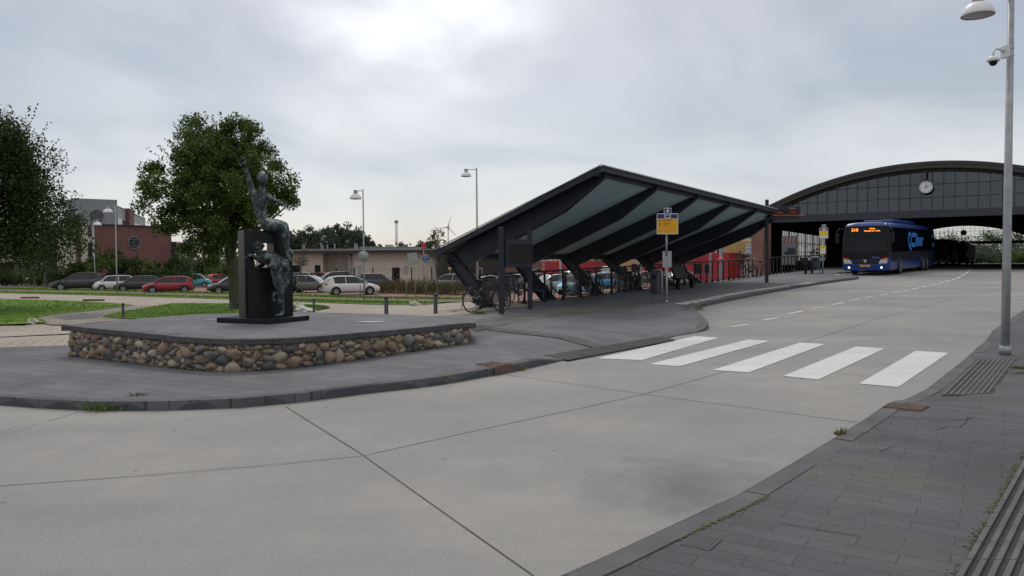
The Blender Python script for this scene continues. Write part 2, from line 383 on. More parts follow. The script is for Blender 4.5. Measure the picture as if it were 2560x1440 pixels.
# left road edge, foot of the kerb, from far left to the corner and on to the bus bay
edgeL = [rp(*p) for p in [(-900, 930), (-420, 975), (-150, 998), (0, 1013), (100, 1021), (230, 1027), (400, 1027), (600, 1020), (760, 1005), (910, 985), (1060, 968), (1130, 958), (1282, 930),
                          (1370, 910), (1457, 892), (1534, 879), (1620, 857), (1699, 839), (1735, 834), (1766, 826), (1771, 817), (1757, 802), (1742, 786), (1733, 775), (1748, 770), (1794, 759), (1878, 742), (1961, 726), (2044, 712),
                          (2100, 704), (2140, 699)]]
tipL = [rp(*p) for p in [(2147, 696.5), (2128, 691.5), (2104, 689.5), (2085, 687.5), (2130, 683.5), (2200, 679.0), (2262, 674.0), (2325, 669.5)]]
pf = Vector(tipL[-1]); tipL += [(pf.x + .53 * k, pf.y + .85 * k) for k in (20, 60, 100)]
edgeLs = edgeL + tipL
edgeR = [gp(*p) for p in [(1080, 1640), (1395, 1442), (1500, 1396), (1600, 1350), (1700, 1303), (1794, 1259), (1838, 1240), (1930, 1187), (2020, 1134), (2099, 1086), (2168, 1044), (2220, 1007), (2257, 981), (2318, 952), (2411, 883), (2447, 851), (2503, 812), (2560, 775), (2640, 732), (2760, 702)]]     # the kerb's upper edge, its face is turned away
edgeR = [(-1.5, 1.0), (.2, 3.6)][:1] + edgeR
e_ = edgeR[-1]; edgeR += [(e_[0] + 30, e_[1] + 40), (e_[0] + 75, e_[1] + 115)]
concrete = bpy.data.materials.new('concrete_road'); concrete.use_nodes = True
def _mk():
    N = concrete.node_tree.nodes; L = concrete.node_tree.links; b = N['Principled BSDF']; b.inputs['Roughness'].default_value = .8; b.inputs['Specular IOR Level'].default_value = .35
    tc = N.new('ShaderNodeTexCoord')
    mp = N.new('ShaderNodeMapping'); mp.inputs['Rotation'].default_value = (0, 0, R_(54)); mp.inputs['Scale'].default_value = (.12, .5, 1); L.new(tc.outputs['Object'], mp.inputs[0])
    n1 = N.new('ShaderNodeTexNoise'); n1.inputs['Scale'].default_value = 1.0; n1.inputs['Detail'].default_value = 6; n1.inputs['Roughness'].default_value = .6; n1.inputs['Distortion'].default_value = .4; L.new(mp.outputs[0], n1.inputs['Vector'])
    n2 = N.new('ShaderNodeTexNoise'); n2.inputs['Scale'].default_value = .35; n2.inputs['Detail'].default_value = 8; n2.inputs['Roughness'].default_value = .7; L.new(tc.outputs['Object'], n2.inputs['Vector'])
    cr = N.new('ShaderNodeValToRGB'); L.new(n1.outputs['Fac'], cr.inputs[0]); e = cr.color_ramp.elements
    e[0].position = .3; e[0].color = (.216, .221, .226, 1); e[1].position = .7; e[1].color = (.272, .274, .268, 1)
    c2 = N.new('ShaderNodeValToRGB'); L.new(n2.outputs['Fac'], c2.inputs[0]); e = c2.color_ramp.elements
    e[0].position = .3; e[0].color = (.80, .80, .82, 1); e[1].position = .68; e[1].color = (1.16, 1.12, 1.04, 1)
    mu = N.new('ShaderNodeMixRGB'); mu.blend_type = 'MULTIPLY'; mu.inputs[0].default_value = 1; L.new(cr.outputs[0], mu.inputs[1]); L.new(c2.outputs[0], mu.inputs[2])
    n3 = N.new('ShaderNodeTexNoise'); n3.inputs['Scale'].default_value = 70; n3.inputs['Detail'].default_value = 4; L.new(tc.outputs['Object'], n3.inputs['Vector'])
    mr = N.new('ShaderNodeMapRange'); mr.inputs[1].default_value = .3; mr.inputs[2].default_value = .7; mr.inputs[3].default_value = .80; mr.inputs[4].default_value = 1.18; L.new(n3.outputs['Fac'], mr.inputs[0])
    vm = N.new('ShaderNodeVectorMath'); vm.operation = 'SCALE'; L.new(mu.outputs[0], vm.inputs[0]); L.new(mr.outputs[0], vm.inputs['Scale'])
    col = vm.outputs[0]
    # oil and tyre stains: two blotches with a shape of their own
    for cx, cy, rr, amt in ((*rp(1740, 1200), .8, .30), (*rp(1640, 1235), .6, .16), (*rp(1960, 700), 3.0, .2), (*rp(2330, 690), 4.5, .2)):
        sb = N.new('ShaderNodeVectorMath'); sb.operation = 'SUBTRACT'; sb.inputs[1].default_value = (cx, cy, 0); L.new(tc.outputs['Object'], sb.inputs[0])
        ml = N.new('ShaderNodeVectorMath'); ml.operation = 'MULTIPLY'; ml.inputs[1].default_value = (1 / rr, 1 / rr, 0); L.new(sb.outputs[0], ml.inputs[0])
        ln = N.new('ShaderNodeVectorMath'); ln.operation = 'LENGTH'; L.new(ml.outputs[0], ln.inputs[0])
        nn = N.new('ShaderNodeTexNoise'); nn.inputs['Scale'].default_value = 2.5; nn.inputs['Detail'].default_value = 6; L.new(tc.outputs['Object'], nn.inputs['Vector'])
        a = N.new('ShaderNodeMath'); a.operation = 'MULTIPLY_ADD'; a.inputs[1].default_value = 1.6; L.new(nn.outputs['Fac'], a.inputs[0]); L.new(ln.outputs['Value'], a.inputs[2])
        r = N.new('ShaderNodeMapRange'); r.inputs[1].default_value = 1.0; r.inputs[2].default_value = 1.9; r.inputs[3].default_value = 1 - amt; r.inputs[4].default_value = 1; L.new(a.outputs[0], r.inputs[0])
        v = N.new('ShaderNodeVectorMath'); v.operation = 'SCALE'; L.new(col, v.inputs[0]); L.new(r.outputs[0], v.inputs['Scale']); col = v.outputs[0]
    for scl, th, cc in ((2.2, .045, (.07, .07, .07, 1)), (5.5, .035, (.40, .40, .39, 1)), (9.0, .05, (.14, .14, .14, 1))):      # drips, gum and grit
        vo = N.new('ShaderNodeTexVoronoi'); vo.inputs['Scale'].default_value = scl; L.new(tc.outputs['Object'], vo.inputs['Vector']); lt = N.new('ShaderNodeMapRange'); lt.inputs[1].default_value = th; lt.inputs[2].default_value = th * 1.6; lt.inputs[3].default_value = .55; lt.inputs[4].default_value = 0; L.new(vo.outputs['Distance'], lt.inputs[0])
        mk = N.new('ShaderNodeMath'); mk.operation = 'GREATER_THAN'; mk.inputs[1].default_value = .62; sp_ = N.new('ShaderNodeSeparateColor'); L.new(vo.outputs['Color'], sp_.inputs[0]); L.new(sp_.outputs[0], mk.inputs[0]); mu2 = N.new('ShaderNodeMath'); mu2.operation = 'MULTIPLY'; L.new(lt.outputs[0], mu2.inputs[0]); L.new(mk.outputs[0], mu2.inputs[1])
        mxv = N.new('ShaderNodeMixRGB'); L.new(mu2.outputs[0], mxv.inputs[0]); L.new(col, mxv.inputs[1]); mxv.inputs[2].default_value = cc; col = mxv.outputs[0]
    L.new(col, b.inputs['Base Color'])
    bp = N.new('ShaderNodeBump'); bp.inputs['Strength'].default_value = .25; bp.inputs['Distance'].default_value = .006; L.new(n3.outputs['Fac'], bp.inputs['Height']); L.new(bp.outputs[0], b.inputs['Normal'])
_mk()
slab = brick_mat('dark_paving_slabs', (.100, .104, .116), (.128, .131, .142), (.050, .051, .054), .60, .30, .007, mode='ground', rot=R_(33), distort=.10, bump=.5, dirt=.30, dscale=.5, speck=.028, rough=.75)
slab2 = brick_mat('dark_paving_slabs_smooth', (.074, .076, .084), (.090, .091, .099), (.046, .047, .046), .47, .156, .0036, mode='ground', rot=R_(33), distort=.07, bump=.5, dirt=.24, dscale=.6, speck=.022, moss=(.11, .13, .045), mossamt=.28, rough=.8)
beige = brick_mat('beige_clinker_paving', (.44, .40, .335), (.36, .32, .265), (.14, .12, .10), .40, .16, .022, mode='ground', rot=R_(-72), distort=.18, bump=.5, dirt=.16, dscale=.25, rough=.85)
beige2 = brick_mat('worn_path_paving', (.25, .225, .19), (.30, .265, .225), (.12, .11, .09), .3, .12, .015, mode='ground', rot=R_(20), distort=.1, bump=.4, dirt=.35, dscale=.4, rough=.9)
redpav = brick_mat('red_brick_paving', (.27, .155, .125), (.23, .13, .11), (.12, .09, .075), .3, .12, .012, mode='ground', rot=R_(12), dirt=.25, dscale=.3, rough=.9)
brownpav = brick_mat('brown_path_paving', (.215, .15, .12), (.19, .13, .105), (.11, .085, .07), .3, .12, .012, mode='ground', rot=R_(12), dirt=.25, dscale=.5, moss=(.09, .11, .035), mossamt=.5, rough=.9)
asphalt = mat('asphalt', (.10, .10, .105), rough=.85, var=.2, scale=1.2, bump=.3, bscale=60)
plainslab = mat('smooth_pale_concrete', (.15, .15, .153), rough=.85, var=.16, scale=.8, bump=.2, bscale=50)
def grass_mat(name, a, b, c):
    m = bpy.data.materials.new(name); m.use_nodes = True; N = m.node_tree.nodes; L = m.node_tree.links; p = N['Principled BSDF']; p.inputs['Roughness'].default_value = .9; p.inputs['Specular IOR Level'].default_value = .2
    tc = N.new('ShaderNodeTexCoord'); n = N.new('ShaderNodeTexNoise'); n.inputs['Scale'].default_value = .6; n.inputs['Detail'].default_value = 10; n.inputs['Roughness'].default_value = .75; L.new(tc.outputs['Object'], n.inputs['Vector'])
    cr = N.new('ShaderNodeValToRGB'); L.new(n.outputs['Fac'], cr.inputs[0]); e = cr.color_ramp.elements; e[0].position = .32; e[0].color = (*a, 1); e[1].position = .68; e[1].color = (*c, 1); x = e.new(.5); x.color = (*b, 1)
    L.new(cr.outputs[0], p.inputs['Base Color'])
    n2 = N.new('ShaderNodeTexNoise'); n2.inputs['Scale'].default_value = 30; n2.inputs['Detail'].default_value = 4; L.new(tc.outputs['Object'], n2.inputs['Vector'])
    bp = N.new('ShaderNodeBump'); bp.inputs['Strength'].default_value = .8; bp.inputs['Distance'].default_value = .05; L.new(n2.outputs['Fac'], bp.inputs['Height']); L.new(bp.outputs[0], p.inputs['Normal'])
    return m
grass = grass_mat('lawn_grass', (.065, .125, .012), (.11, .20, .022), (.17, .27, .045))
grassdry = grass_mat('verge_grass', (.07, .085, .025), (.11, .13, .04), (.18, .17, .08))
def kdrop_segs():
    return [(Vector(rp(1457, 892)), Vector(rp(1715, 839)), .9), (Vector(rp(2262, 978)), Vector(rp(2440, 862)), 1.0)]
KS = kdrop_segs()
def kdrop(x, y):
    d = 0
    for a, b, w in KS:
        ab = b - a; t = max(0, min(1, (Vector((x, y)) - a).dot(ab) / ab.length_squared)); q = a + ab * t
        d = max(d, .105 * sstep(1.6 - math.hypot(x - q.x, y - q.y) / w))
    return d
# one sheet to the horizon
def base_ground():
    xs = [-3000, -1500, -700, -400, -250, -170] + list(range(-120, 121, 2)) + [150, 200, 300, 500, 900, 1600, 3000]
    ys = [-300, -120, -60, -30, -10] + [i for i in range(-4, 150, 2)] + [160, 180, 210, 260, 330, 450, 700, 1200, 2200, 4000]
    vs = []
    for y in ys:
        for x in xs:
            s, w = sdist(x, y); vs.append((x, y, G(x, y) - (.24 if s < w + 2 else .06)))
    n = len(xs); fs = [(j * n + i, j * n + i + 1, (j + 1) * n + i + 1, (j + 1) * n + i) for j in range(len(ys) - 1) for i in range(n - 1)]
    me = bpy.data.meshes.new('ground'); me.from_pydata(vs, [], fs); me.materials.append(grassdry); o = bpy.data.objects.new('ground', me); scene.collection.objects.link(o); o['kind'] = 'structure'
base_ground()
# carriageway
road_poly = edgeLs + edgeR[::-1] + [(-1.5, -6), (-30, -6), (-60, 2)]
drape('bus_road', road_poly, RD, concrete, step=1.5)
# pavements
def off_p(x, y): return -kdrop(x, y)
backL = [gp(*p) for p in [(2230, 668), (2095, 676), (2044, 672)]]
A0 = Vector((-1.0, 23.5)); 
railp = lambda s: (A0.x + UR.x * s, A0.y + UR.y * s)
RE = -.30
rail_out = [(railp(s)[0] - .812 * .35, railp(s)[1] + .5835 * .35) for s in (48, 40, 30, 20, 10, 0)]
left_pts = [gp(*p) for p in [(1178, 781), (1089, 787), (960, 797.5)]] + [(-4.4, 18.9), (-6.3, 18.4), (-9.0, 17.1)] + [gp(170, 836), gp(90, 840), gp(0, 843), gp(-160, 848), gp(-500, 858), gp(-900, 864)]
hallin = [(tipL[-1][0] - 8, tipL[-1][1] + 4), (tipL[-4][0] - 6.5, tipL[-4][1] + 4), ]
pave_poly = edgeLs + hallin + rail_out + left_pts
drape('pavement', pave_poly, 0, slab, step=.5, offf=off_p, skirt=.14)
pr = edgeR[1:] + [(edgeR[-1][0] + 40, edgeR[-1][1] - 30), (60, 10), (30, -6), (2.0, -6), (1.0, 1.0)]
drape('pavement_near', pr, 0, slab2, step=.5, offf=off_p, skirt=.14)
# kerbs
kerbm = mat('dark_kerb_stone', (.055, .058, .066), rough=.7, var=.25, scale=3, bump=.4, bscale=40)
kerbg = mat('grey_kerb_stone', (.082, .083, .087), rough=.8, var=.25, scale=3, bump=.4, bscale=40)
def kerb(name, pts, m, side, w=.2, L=1.0, bev=.025, flush=.004):
    pts = resample(pts, .25, closed=False); mb = MB()
    # arc length
    acc = [0]
    for i in range(1, len(pts)): acc.append(acc[-1] + math.dist(pts[i], pts[i - 1]))
    def at_(s):
        s = max(0, min(acc[-1], s)); lo = 0
        import bisect
        i = max(1, min(len(acc) - 1, bisect.bisect_left(acc, s))); t = (s - acc[i - 1]) / max(1e-6, acc[i] - acc[i - 1])
        a, b = pts[i - 1], pts[i]; dx_, dy_ = b[0] - a[0], b[1] - a[1]; l = math.hypot(dx_, dy_) or 1
        return Vector((a[0] + dx_ * t, a[1] + dy_ * t)), Vector((-dy_ / l, dx_ / l)) * side
    s = 0
    while s < acc[-1] - .05:
        e = min(acc[-1], s + L); k = 4; rows = []; jz = random.uniform(-.004, .006)
        for j in range(k + 1):
            c, nn = at_(s + .006 + (e - s - .012) * j / k); tz = G(c.x + nn.x * .1, c.y + nn.y * .1) - kdrop(c.x, c.y) + flush + jz; bz = G(c.x, c.y) + RD - .02
            a = c; rows.append([(a.x - nn.x * .01, a.y - nn.y * .01, bz), (a.x, a.y, max(bz + .022, tz - bev)), (a.x + nn.x * bev, a.y + nn.y * bev, max(bz + .024, tz)), (a.x + nn.x * w, a.y + nn.y * w, max(bz + .024, tz)), (a.x + nn.x * w, a.y + nn.y * w, bz)])
        vs = [q for r in rows for q in r]; fs = []
        for j in range(k):
            for i in range(4): fs.append((j * 5 + i, j * 5 + i + 1, (j + 1) * 5 + i + 1, (j + 1) * 5 + i))
        fs += [(4, 3, 2, 1, 0), tuple(k * 5 + i for i in range(5))]
        mb._add(vs, fs); s = e
    o = mb.build(name, m); o['kind'] = 'structure'; return o
kerb('kerb', chaikin(edgeL[:22], 2), kerbm, +1, w=.2)
kerb('kerb_platform', chaikin(edgeL[22:] + tipL[:8], 1), kerbm, +1, w=.32, L=1.4)
kerb('kerb_near', edgeR[1:], kerbg, -1, w=.17, L=1.0)
# joints of the concrete slabs
jm = mat('joint_sealant', (.075, .072, .066), rough=.9, var=.35)
mb = MB()
for pts in ([(-60, 1220), (330, 1192), (905, 1141), (1200, 1075), (1610, 986), (1810, 930), (1905, 893), (2030, 850), (2200, 795), (2330, 762), (2425, 735)],
            [(1470, 1440 + 140), (1330, 1438), (1120, 1290), (905, 1137), (800, 1070), (714, 1017)],
            [(-80, 1113), (100, 1060), (197, 1031)],
            [(1268, 938), (1440, 962), (1610, 986), (1900, 1024), (2140, 1056)],
            [(1548, 883), (1640, 892), (1900, 922), (2080, 930), (2310, 955)]):
    strip(mb, [rp(*p) for p in pts], .010, RD + .005)
mb.build('road_joints', jm)['kind'] = 'structure'
# zebra crossing
paint = bpy.data.materials.new('white_road_paint'); paint.use_nodes = True
def _pt():
    N = paint.node_tree.nodes; L = paint.node_tree.links; b = N['Principled BSDF']; b.inputs['Roughness'].default_value = .7; b.inputs['Specular IOR Level'].default_value = .3; tc = N.new('ShaderNodeTexCoord')
    n = N.new('ShaderNodeTexNoise'); n.inputs['Scale'].default_value = 14; n.inputs['Detail'].default_value = 10; n.inputs['Roughness'].default_value = .75; L.new(tc.outputs['Object'], n.inputs['Vector'])
    cr = N.new('ShaderNodeValToRGB'); L.new(n.outputs['Fac'], cr.inputs[0]); e = cr.color_ramp.elements; e[0].position = .33; e[0].color = (.26, .26, .255, 1); e[1].position = .42; e[1].color = (.56, .56, .55, 1); x = e.new(.7); x.color = (.64, .64, .635, 1)
    mp = N.new('ShaderNodeMapping'); mp.inputs['Rotation'].default_value = (0, 0, R_(54)); mp.inputs['Scale'].default_value = (.15, 1.6, 1); L.new(tc.outputs['Object'], mp.inputs[0]); n2 = N.new('ShaderNodeTexNoise'); n2.inputs['Scale'].default_value = 1; n2.inputs['Detail'].default_value = 5; L.new(mp.outputs[0], n2.inputs['Vector'])
    mr = N.new('ShaderNodeMapRange'); mr.inputs[1].default_value = .3; mr.inputs[2].default_value = .7; mr.inputs[3].default_value = .82; mr.inputs[4].default_value = 1.06; L.new(n2.outputs['Fac'], mr.inputs[0]); v = N.new('ShaderNodeVectorMath'); v.operation = 'SCALE'; L.new(cr.outputs[0], v.inputs[0]); L.new(mr.outputs[0], v.inputs['Scale']); L.new(v.outputs[0], b.inputs['Base Color'])
_pt()
zs = [[(1491, 897), (1605, 901), (1797, 845), (1738, 841)], [(1623, 911), (1698, 917), (1925, 853), (1872, 849)],
      [(1781, 926), (1872, 932), (2063, 861), (2001, 857)], [(1957, 941), (2046, 950), (2212, 872), (2140, 867)], [(2147, 960), (2245, 969), (2372, 883), (2289, 878)]]
for z in zs:
    drape('crosswalk_stripe', [rp(*p) for p in z], RD + .007, paint, step=.5)
ds = [(1827, 818, 1871, 811), (1906, 801, 1946, 795), (1972, 785, 2007, 778), (2031, 772, 2062, 767), (2081, 762, 2108, 757), (2124, 752, 2149, 748), (2163, 744, 2185, 740.5), (2197, 739, 2220, 735), (2229, 733, 2248, 730), (2256, 728, 2274, 725),
      (2281, 723, 2298, 719.5), (2304, 718, 2320, 715), (2326, 713, 2341, 710), (2346, 709, 2358, 706), (2362, 705, 2374, 702), (2378, 701, 2389, 697.5), (2392, 696, 2402, 692), (2404, 690, 2412, 686), (2414, 684, 2420, 680), (2421, 678, 2425, 674)]
mb = MB()
for a, b, c, d in ds: strip(mb, [rp(a, b), rp(c, d)], .12, RD + .007)
mb.build('lane_marking', paint)['kind'] = 'structure'
# tactile white dashes along the platform edge
mb = MB(); tp = mat('white_tactile_tile', (.60, .58, .53), rough=.8, var=.12)
e0 = Vector(gp(1705, 760.5)); e1 = Vector(gp(1860, 730)); e2 = Vector(gp(2030, 706))
path = resample([tuple(e0), tuple(e1), tuple(e2)], 1e9, closed=False)
def walk(pts, s):
    for i in range(len(pts) - 1):
        L = math.dist(pts[i], pts[i + 1])
        if s <= L: return Vector(pts[i]) + (Vector(pts[i + 1]) - Vector(pts[i])) * (s / L), (Vector(pts[i + 1]) - Vector(pts[i])).normalized()
        s -= L
    return None
s = 0
while True:
    r = walk([tuple(e0), tuple(e1), tuple(e2)], s)
    if not r: break
    p, d = r; nn = Vector((-d.y, d.x)); q = [p + nn * a * .3 + d * b for a, b in ((-.5, 0), (.5, 0), (.5, .34), (-.5, .34))]
    q = [p - nn * .25, p - nn * .25 + d * .32, p + nn * .25 + d * .32, p + nn * .25]
    mb._add([(v.x, v.y, G(v.x, v.y) + .006) for v in q], [(0, 1, 2, 3)]); s += .72
s0 = gp(2090, 687); s1 = gp(2150, 680)
for k in range(5):
    p = Vector(s0) + (Vector(s1) - Vector(s0)) * k / 5; strip(mb, [tuple(p), tuple(p + (Vector(s1) - Vector(s0)) * .12)], .3, .006)
mb.build('tactile_edge_line', tp)['kind'] = 'structure'
# dark smooth bands in the paving
band = mat('dark_aggregate_band', (.074, .074, .077), rough=.9, var=.2, scale=2, bump=.3, bscale=70)
bandl = mat('worn_aggregate_band', (.088, .090, .080), rough=.9, var=.3, scale=1.2, bump=.3, bscale=70)
drape('paving_band', [gp(*p) for p in [(1240, 820), (1216, 825.5), (1488, 857), (1525, 852)]], .006, band, step=.5, offf=lambda x, y: .014 - kdrop(x, y))
drape('paving_band_worn', [gp(*p) for p in [(1180, 812), (1240, 816), (1330, 800), (1450, 783), (1600, 768), (1595, 757), (1440, 770), (1300, 789), (1190, 803)]], .005, bandl, step=1)
drape('ramp_concrete', [gp(*p) for p in [(955, 800), (1100, 787), (1170, 782), (1290, 781), (1250, 788), (1180, 802), (1050, 803)]], .005, plainslab, step=1)
# ribbed tactile paving: real ribs on dark tiles
ribd = mat('tactile_tile_base', (.038, .039, .038), rough=.9, var=.25, scale=3)
ribm = mat('dark_tactile_tile', (.095, .096, .097), rough=.85, var=.22, scale=3, bump=.3)
mossm = mat('moss', (.14, .14, .03), rough=.95, var=.35, scale=9, bump=.6, bscale=60)
def ribs(name, quad, n, tile, m, h=.012, rw=.45, offk=True):
    """quad corners a,b,c,d: ribs run a->b, spread a->d"""
    a, b, c, d = [Vector(q) for q in quad]; mb = MB()
    L = (b - a).length; ks = max(1, int(L / tile))
    fz = lambda p, o_: G(p.x, p.y) - (kdrop(p.x, p.y) if offk else 0) + o_
    for i in range(n):
        t0, t1 = i / n, (i + rw) / n
        for k in range(ks):
            u0, u1 = (k + .015) / ks, (k + .985) / ks
            q = [a.lerp(b, u).lerp(d.lerp(c, u), t) for u, t in ((u0, t0), (u1, t0), (u1, t1), (u0, t1))]
            vs = [(p.x, p.y, fz(p, .006)) for p in q] + [(p.x, p.y, fz(p, .009 + h)) for p in q]
            mb._add(vs, [(4, 5, 6, 7), (0, 1, 5, 4), (1, 2, 6, 5), (2, 3, 7, 6), (3, 0, 4, 7)])
    for k in range(ks):
        u0, u1 = (k + .008) / ks, (k + .992) / ks; q = [a.lerp(b, u).lerp(d.lerp(c, u), t) for u, t in ((u0, 0), (u1, 0), (u1, 1), (u0, 1))]
        mb._add([(p.x, p.y, fz(p, .009)) for p in q], [(0, 1, 2, 3)]); mb.mi[-1] = 1
    mb.build(name, [m, ribd])['kind'] = 'structure'
ribs('tactile_paving', [gp(*p) for p in [(1360, 876), (1655, 830), (1690, 838), (1420, 887)]], 7, .3, ribm, h=.010)
ribs('tactile_paving_far', [gp(*p) for p in [(1165, 818), (1200, 812), (1240, 822), (1190, 829)]], 6, .3, ribm, h=.010)
ribs('tactile_paving_near', [gp(*p) for p in [(2355, 970), (2447, 886), (2545, 884), (2480, 970)]], 8, .3, ribm, h=.014)
ribs('tactile_strip_near', [gp(*p) for p in [(2385, 1460), (2640, 1010), (2760, 1010), (2620, 1460)]], 6, .32, ribm, h=.016)
mb = MB()
rnd = random.Random(4)
a = Vector(gp(2385, 1460)); b = Vector(gp(2590, 1098))
for k in range(900):
    u = rnd.random() ** .9; p = a.lerp(b, u) + Vector((rnd.gauss(-.02, .014), rnd.gauss(0, .02))); r = rnd.uniform(.0015, .0055)
    if mnoise.noise(Vector((u * 14, 0, 0))) > -.18: mb.ico((p.x, p.y, G(p.x, p.y) + .004), r, 1, (1.3, 1.3, .6), jit=.4, rnd=rnd)
for q in ([(2450, 884), (2545, 886)], [(2525, 921), (2600, 925)], [(2490, 884), (2530, 886)], [(1570, 1402), (1700, 1347)], [(1700, 1347), (1925, 1242)]):
    a = Vector(gp(*q[0])); b = Vector(gp(*q[1]))
    for k in range(170):
        p = a.lerp(b, rnd.random()) + Vector((rnd.gauss(0, .008), rnd.gauss(0, .008))); mb.ico((p.x, p.y, G(p.x, p.y) - kdrop(p.x, p.y) + .006), rnd.uniform(.002, .007), 1, (1.4, 1.4, .6), jit=.4, rnd=rnd)
tag(mb.build('moss', mossm), 'yellow green moss growing in the joints beside the ribbed paving', 'moss', kind='stuff')
# cracked, shifted joints in the near pavement
mb = MB()
for pts in ([(2190, 1046 - 3), (2413, 1050), (2433, 1043 + 3), (2340, 1052 + 4)], [(2340, 1076), (2362, 1068), (2400, 1068), (2416, 1056), (2420, 1043), (2460, 1047)], [(2200, 1130), (2228, 1118), (2246, 1117)], [(1700, 1362), (1775, 1377), (1803, 1353)], [(1950, 1307), (2060, 1327), (2150, 1341)]):
    strip(mb, [gp(*p) for p in pts], .006, .0045)
mb.build('paving_cracks', mat('dark_crack', (.018, .018, .018), rough=1, var=0))['kind'] = 'structure'
# ------------------------------------------------------------------ the lower ground on the left
def gpoly(name, pts, off, m, step=2.0, ch=0, kind='structure', offf=None):
    q = [gp(*p) for p in pts]
    if ch: q = chaikin(q, ch, closed=True)
    return drape(name, q, off, m, step=step, kind=kind, offf=offf)
# big car park sheet and strips, written in image order near -> far
gpoly('car_park_paving', [(-500, 712), (-500, 722), (0, 722.5), (300, 726), (575, 734), (725, 738), (930, 745), (1170, 748), (1330, 762), (1640, 726), (1900, 694), (2000, 682), (1960, 676), (1800, 682), (1600, 690), (1300, 702), (900, 703), (500, 700), (420, 703), (180, 712)], .0, redpav, step=3)
gpoly('side_road', [(-700, 711.5), (-700, 718), (0, 717.5), (132, 717), (220, 712), (180, 710.5), (0, 712)], .03, asphalt, step=3)
gpoly('verge_far', [(-500, 718), (-500, 729), (0, 727.5), (300, 732), (575, 740), (725, 745), (930, 751), (1160, 753), (1160, 746), (930, 742.5), (721, 736.5), (575, 731.5), (300, 725), (130, 720.5), (0, 719)], .05, grass, step=2)
gpoly('brown_path', [(-500, 727), (-500, 733), (0, 731), (300, 738), (575, 748), (725, 752), (930, 757), (1054, 758), (1175, 757), (1180, 751.5), (1054, 750), (930, 749), (725, 744), (575, 739), (300, 731), (0, 725.5)], .07, brownpav, step=2)
gpoly('verge_near', [(-500, 732), (-500, 736), (0, 734.5), (300, 742), (575, 751), (725, 757), (930, 764.5), (1054, 765.5), (1110, 761), (1054, 755), (930, 753.5), (725, 749), (575, 745.5), (300, 736), (0, 730)], .09, grass, step=2)
gpoly('beige_path', [(-700, 734), (-700, 752), (0, 753), (180, 757), (345, 767), (250, 781), (140, 792), (100, 812), (60, 818), (-700, 822), (-700, 868), (0, 846), (175, 839), (330, 822), (480, 807), (590, 795), (700, 799), (960, 802), (1089, 791), (1180, 785),
                     (1230, 775), (1330, 765), (1325, 757), (1175, 757), (1117, 760), (1054, 764.6), (929, 763.5), (825, 759), (725, 756), (575, 751), (300, 742), (0, 734)], .06, beige, step=1.5, offf=lambda x, y: .008 + .052 * sstep(sdist(x, y)[0] / 3))
drape('beige_path_near', [(-16, 17.0), (-9.0, 17.0), (-6.3, 18.2), (-4.3, 18.7), (-3.2, 20.5), (-1.6, 23.2), (-2.5, 27), (-8, 28.5), (-16, 27)], .04, beige, step=1, offf=lambda x, y: .004 + .030 * sstep(sdist(x, y)[0] / 3))
gpoly('worn_path', [(60, 806), (90, 785), (240, 772), (330, 769), (400, 768), (350, 776), (300, 785), (255, 797), (320, 802), (430, 806), (175, 818), (130, 818)], .10, beige2, step=1)
gpoly('lawn', [(-600, 750), (0, 750.5), (170, 755.5), (300, 763), (330, 767.5), (250, 780), (150, 790.5), (92, 798), (119, 813.5), (55, 817), (0, 818.5), (-600, 824)], .12, grass, step=1)
gpoly('lawn_far', [(255, 797), (300, 785), (360, 775), (430, 762.5), (590, 763), (600, 775), (600, 800), (430, 806), (310, 803)], .13, grass, step=1)
gpoly('lawn_island', [(640, 768), (722, 764), (770, 766.5), (815, 770), (828, 773.5), (795, 779), (722, 783), (640, 786)], .12, grass, step=1)
gpoly('path_patch', [(130, 797), (200, 789), (262, 790), (240, 800), (165, 806)], .108, asphalt, step=1)
gpoly('grass_bank', [(-700, 704), (-700, 711), (0, 710.5), (130, 710), (200, 706), (200, 702), (0, 703)], .04, grass, step=3)
# grass blades along and over the lawns
def blades(name, polys, n, h0, h1, m, label, seed=1, off=.12):
    rnd = random.Random(seed); mb = MB(); per = n // len(polys)
    for poly in polys:
        q = [gp(*p) for p in poly]; xs = [p[0] for p in q]; ys = [p[1] for p in q]; k = 0; tr = 0
        while k < per and tr < per * 40:
            tr += 1
            x = rnd.uniform(min(xs), max(xs)); y = rnd.uniform(min(ys), max(ys))
            if rnd.random() > (30 / max(10, y)) ** 1.5 or not inside((x, y), q): continue
            z = G(x, y) + off - .02; h = rnd.uniform(h0, h1); a = rnd.uniform(0, 6.28); w = h * .22; dx_, dy_ = math.cos(a) * w, math.sin(a) * w; lx, ly = rnd.gauss(0, h * .35), rnd.gauss(0, h * .35)
            mb._add([(x - dx_, y - dy_, z), (x + dx_, y + dy_, z), (x + lx, y + ly, z + h)], [(0, 1, 2)]); k += 1
    tag(mb.build(name, m), label, 'grass', kind='stuff')
bladem = mat('grass_blade', (.12, .23, .028), rough=.8, var=.45, scale=1.5)
blades('grass', [[(-100, 753), (170, 757), (320, 767), (250, 779), (150, 789), (92, 797), (115, 812), (0, 817), (-100, 819)], [(260, 796), (300, 786), (360, 777), (430, 764), (590, 766), (600, 786), (430, 802), (310, 801)],
                 [(700, 767), (770, 768), (812, 771), (824, 774), (795, 778), (700, 783)]], 16000, .05, .12, bladem, 'short green grass of the lawns beside the raised terrace')
blades('grass_verge', [[(0, 721), (300, 727), (575, 734), (725, 739), (930, 745), (1155, 748), (1155, 752), (930, 749), (725, 743), (575, 738), (300, 731), (0, 726)], [(0, 731), (300, 737), (575, 746), (725, 751), (930, 756), (1100, 760), (1054, 764), (929, 763), (725, 756), (575, 750), (300, 741), (0, 734)]], 14000, .08, .17, bladem,
       'grass of the two verges in front of the car park', seed=3, off=.08)
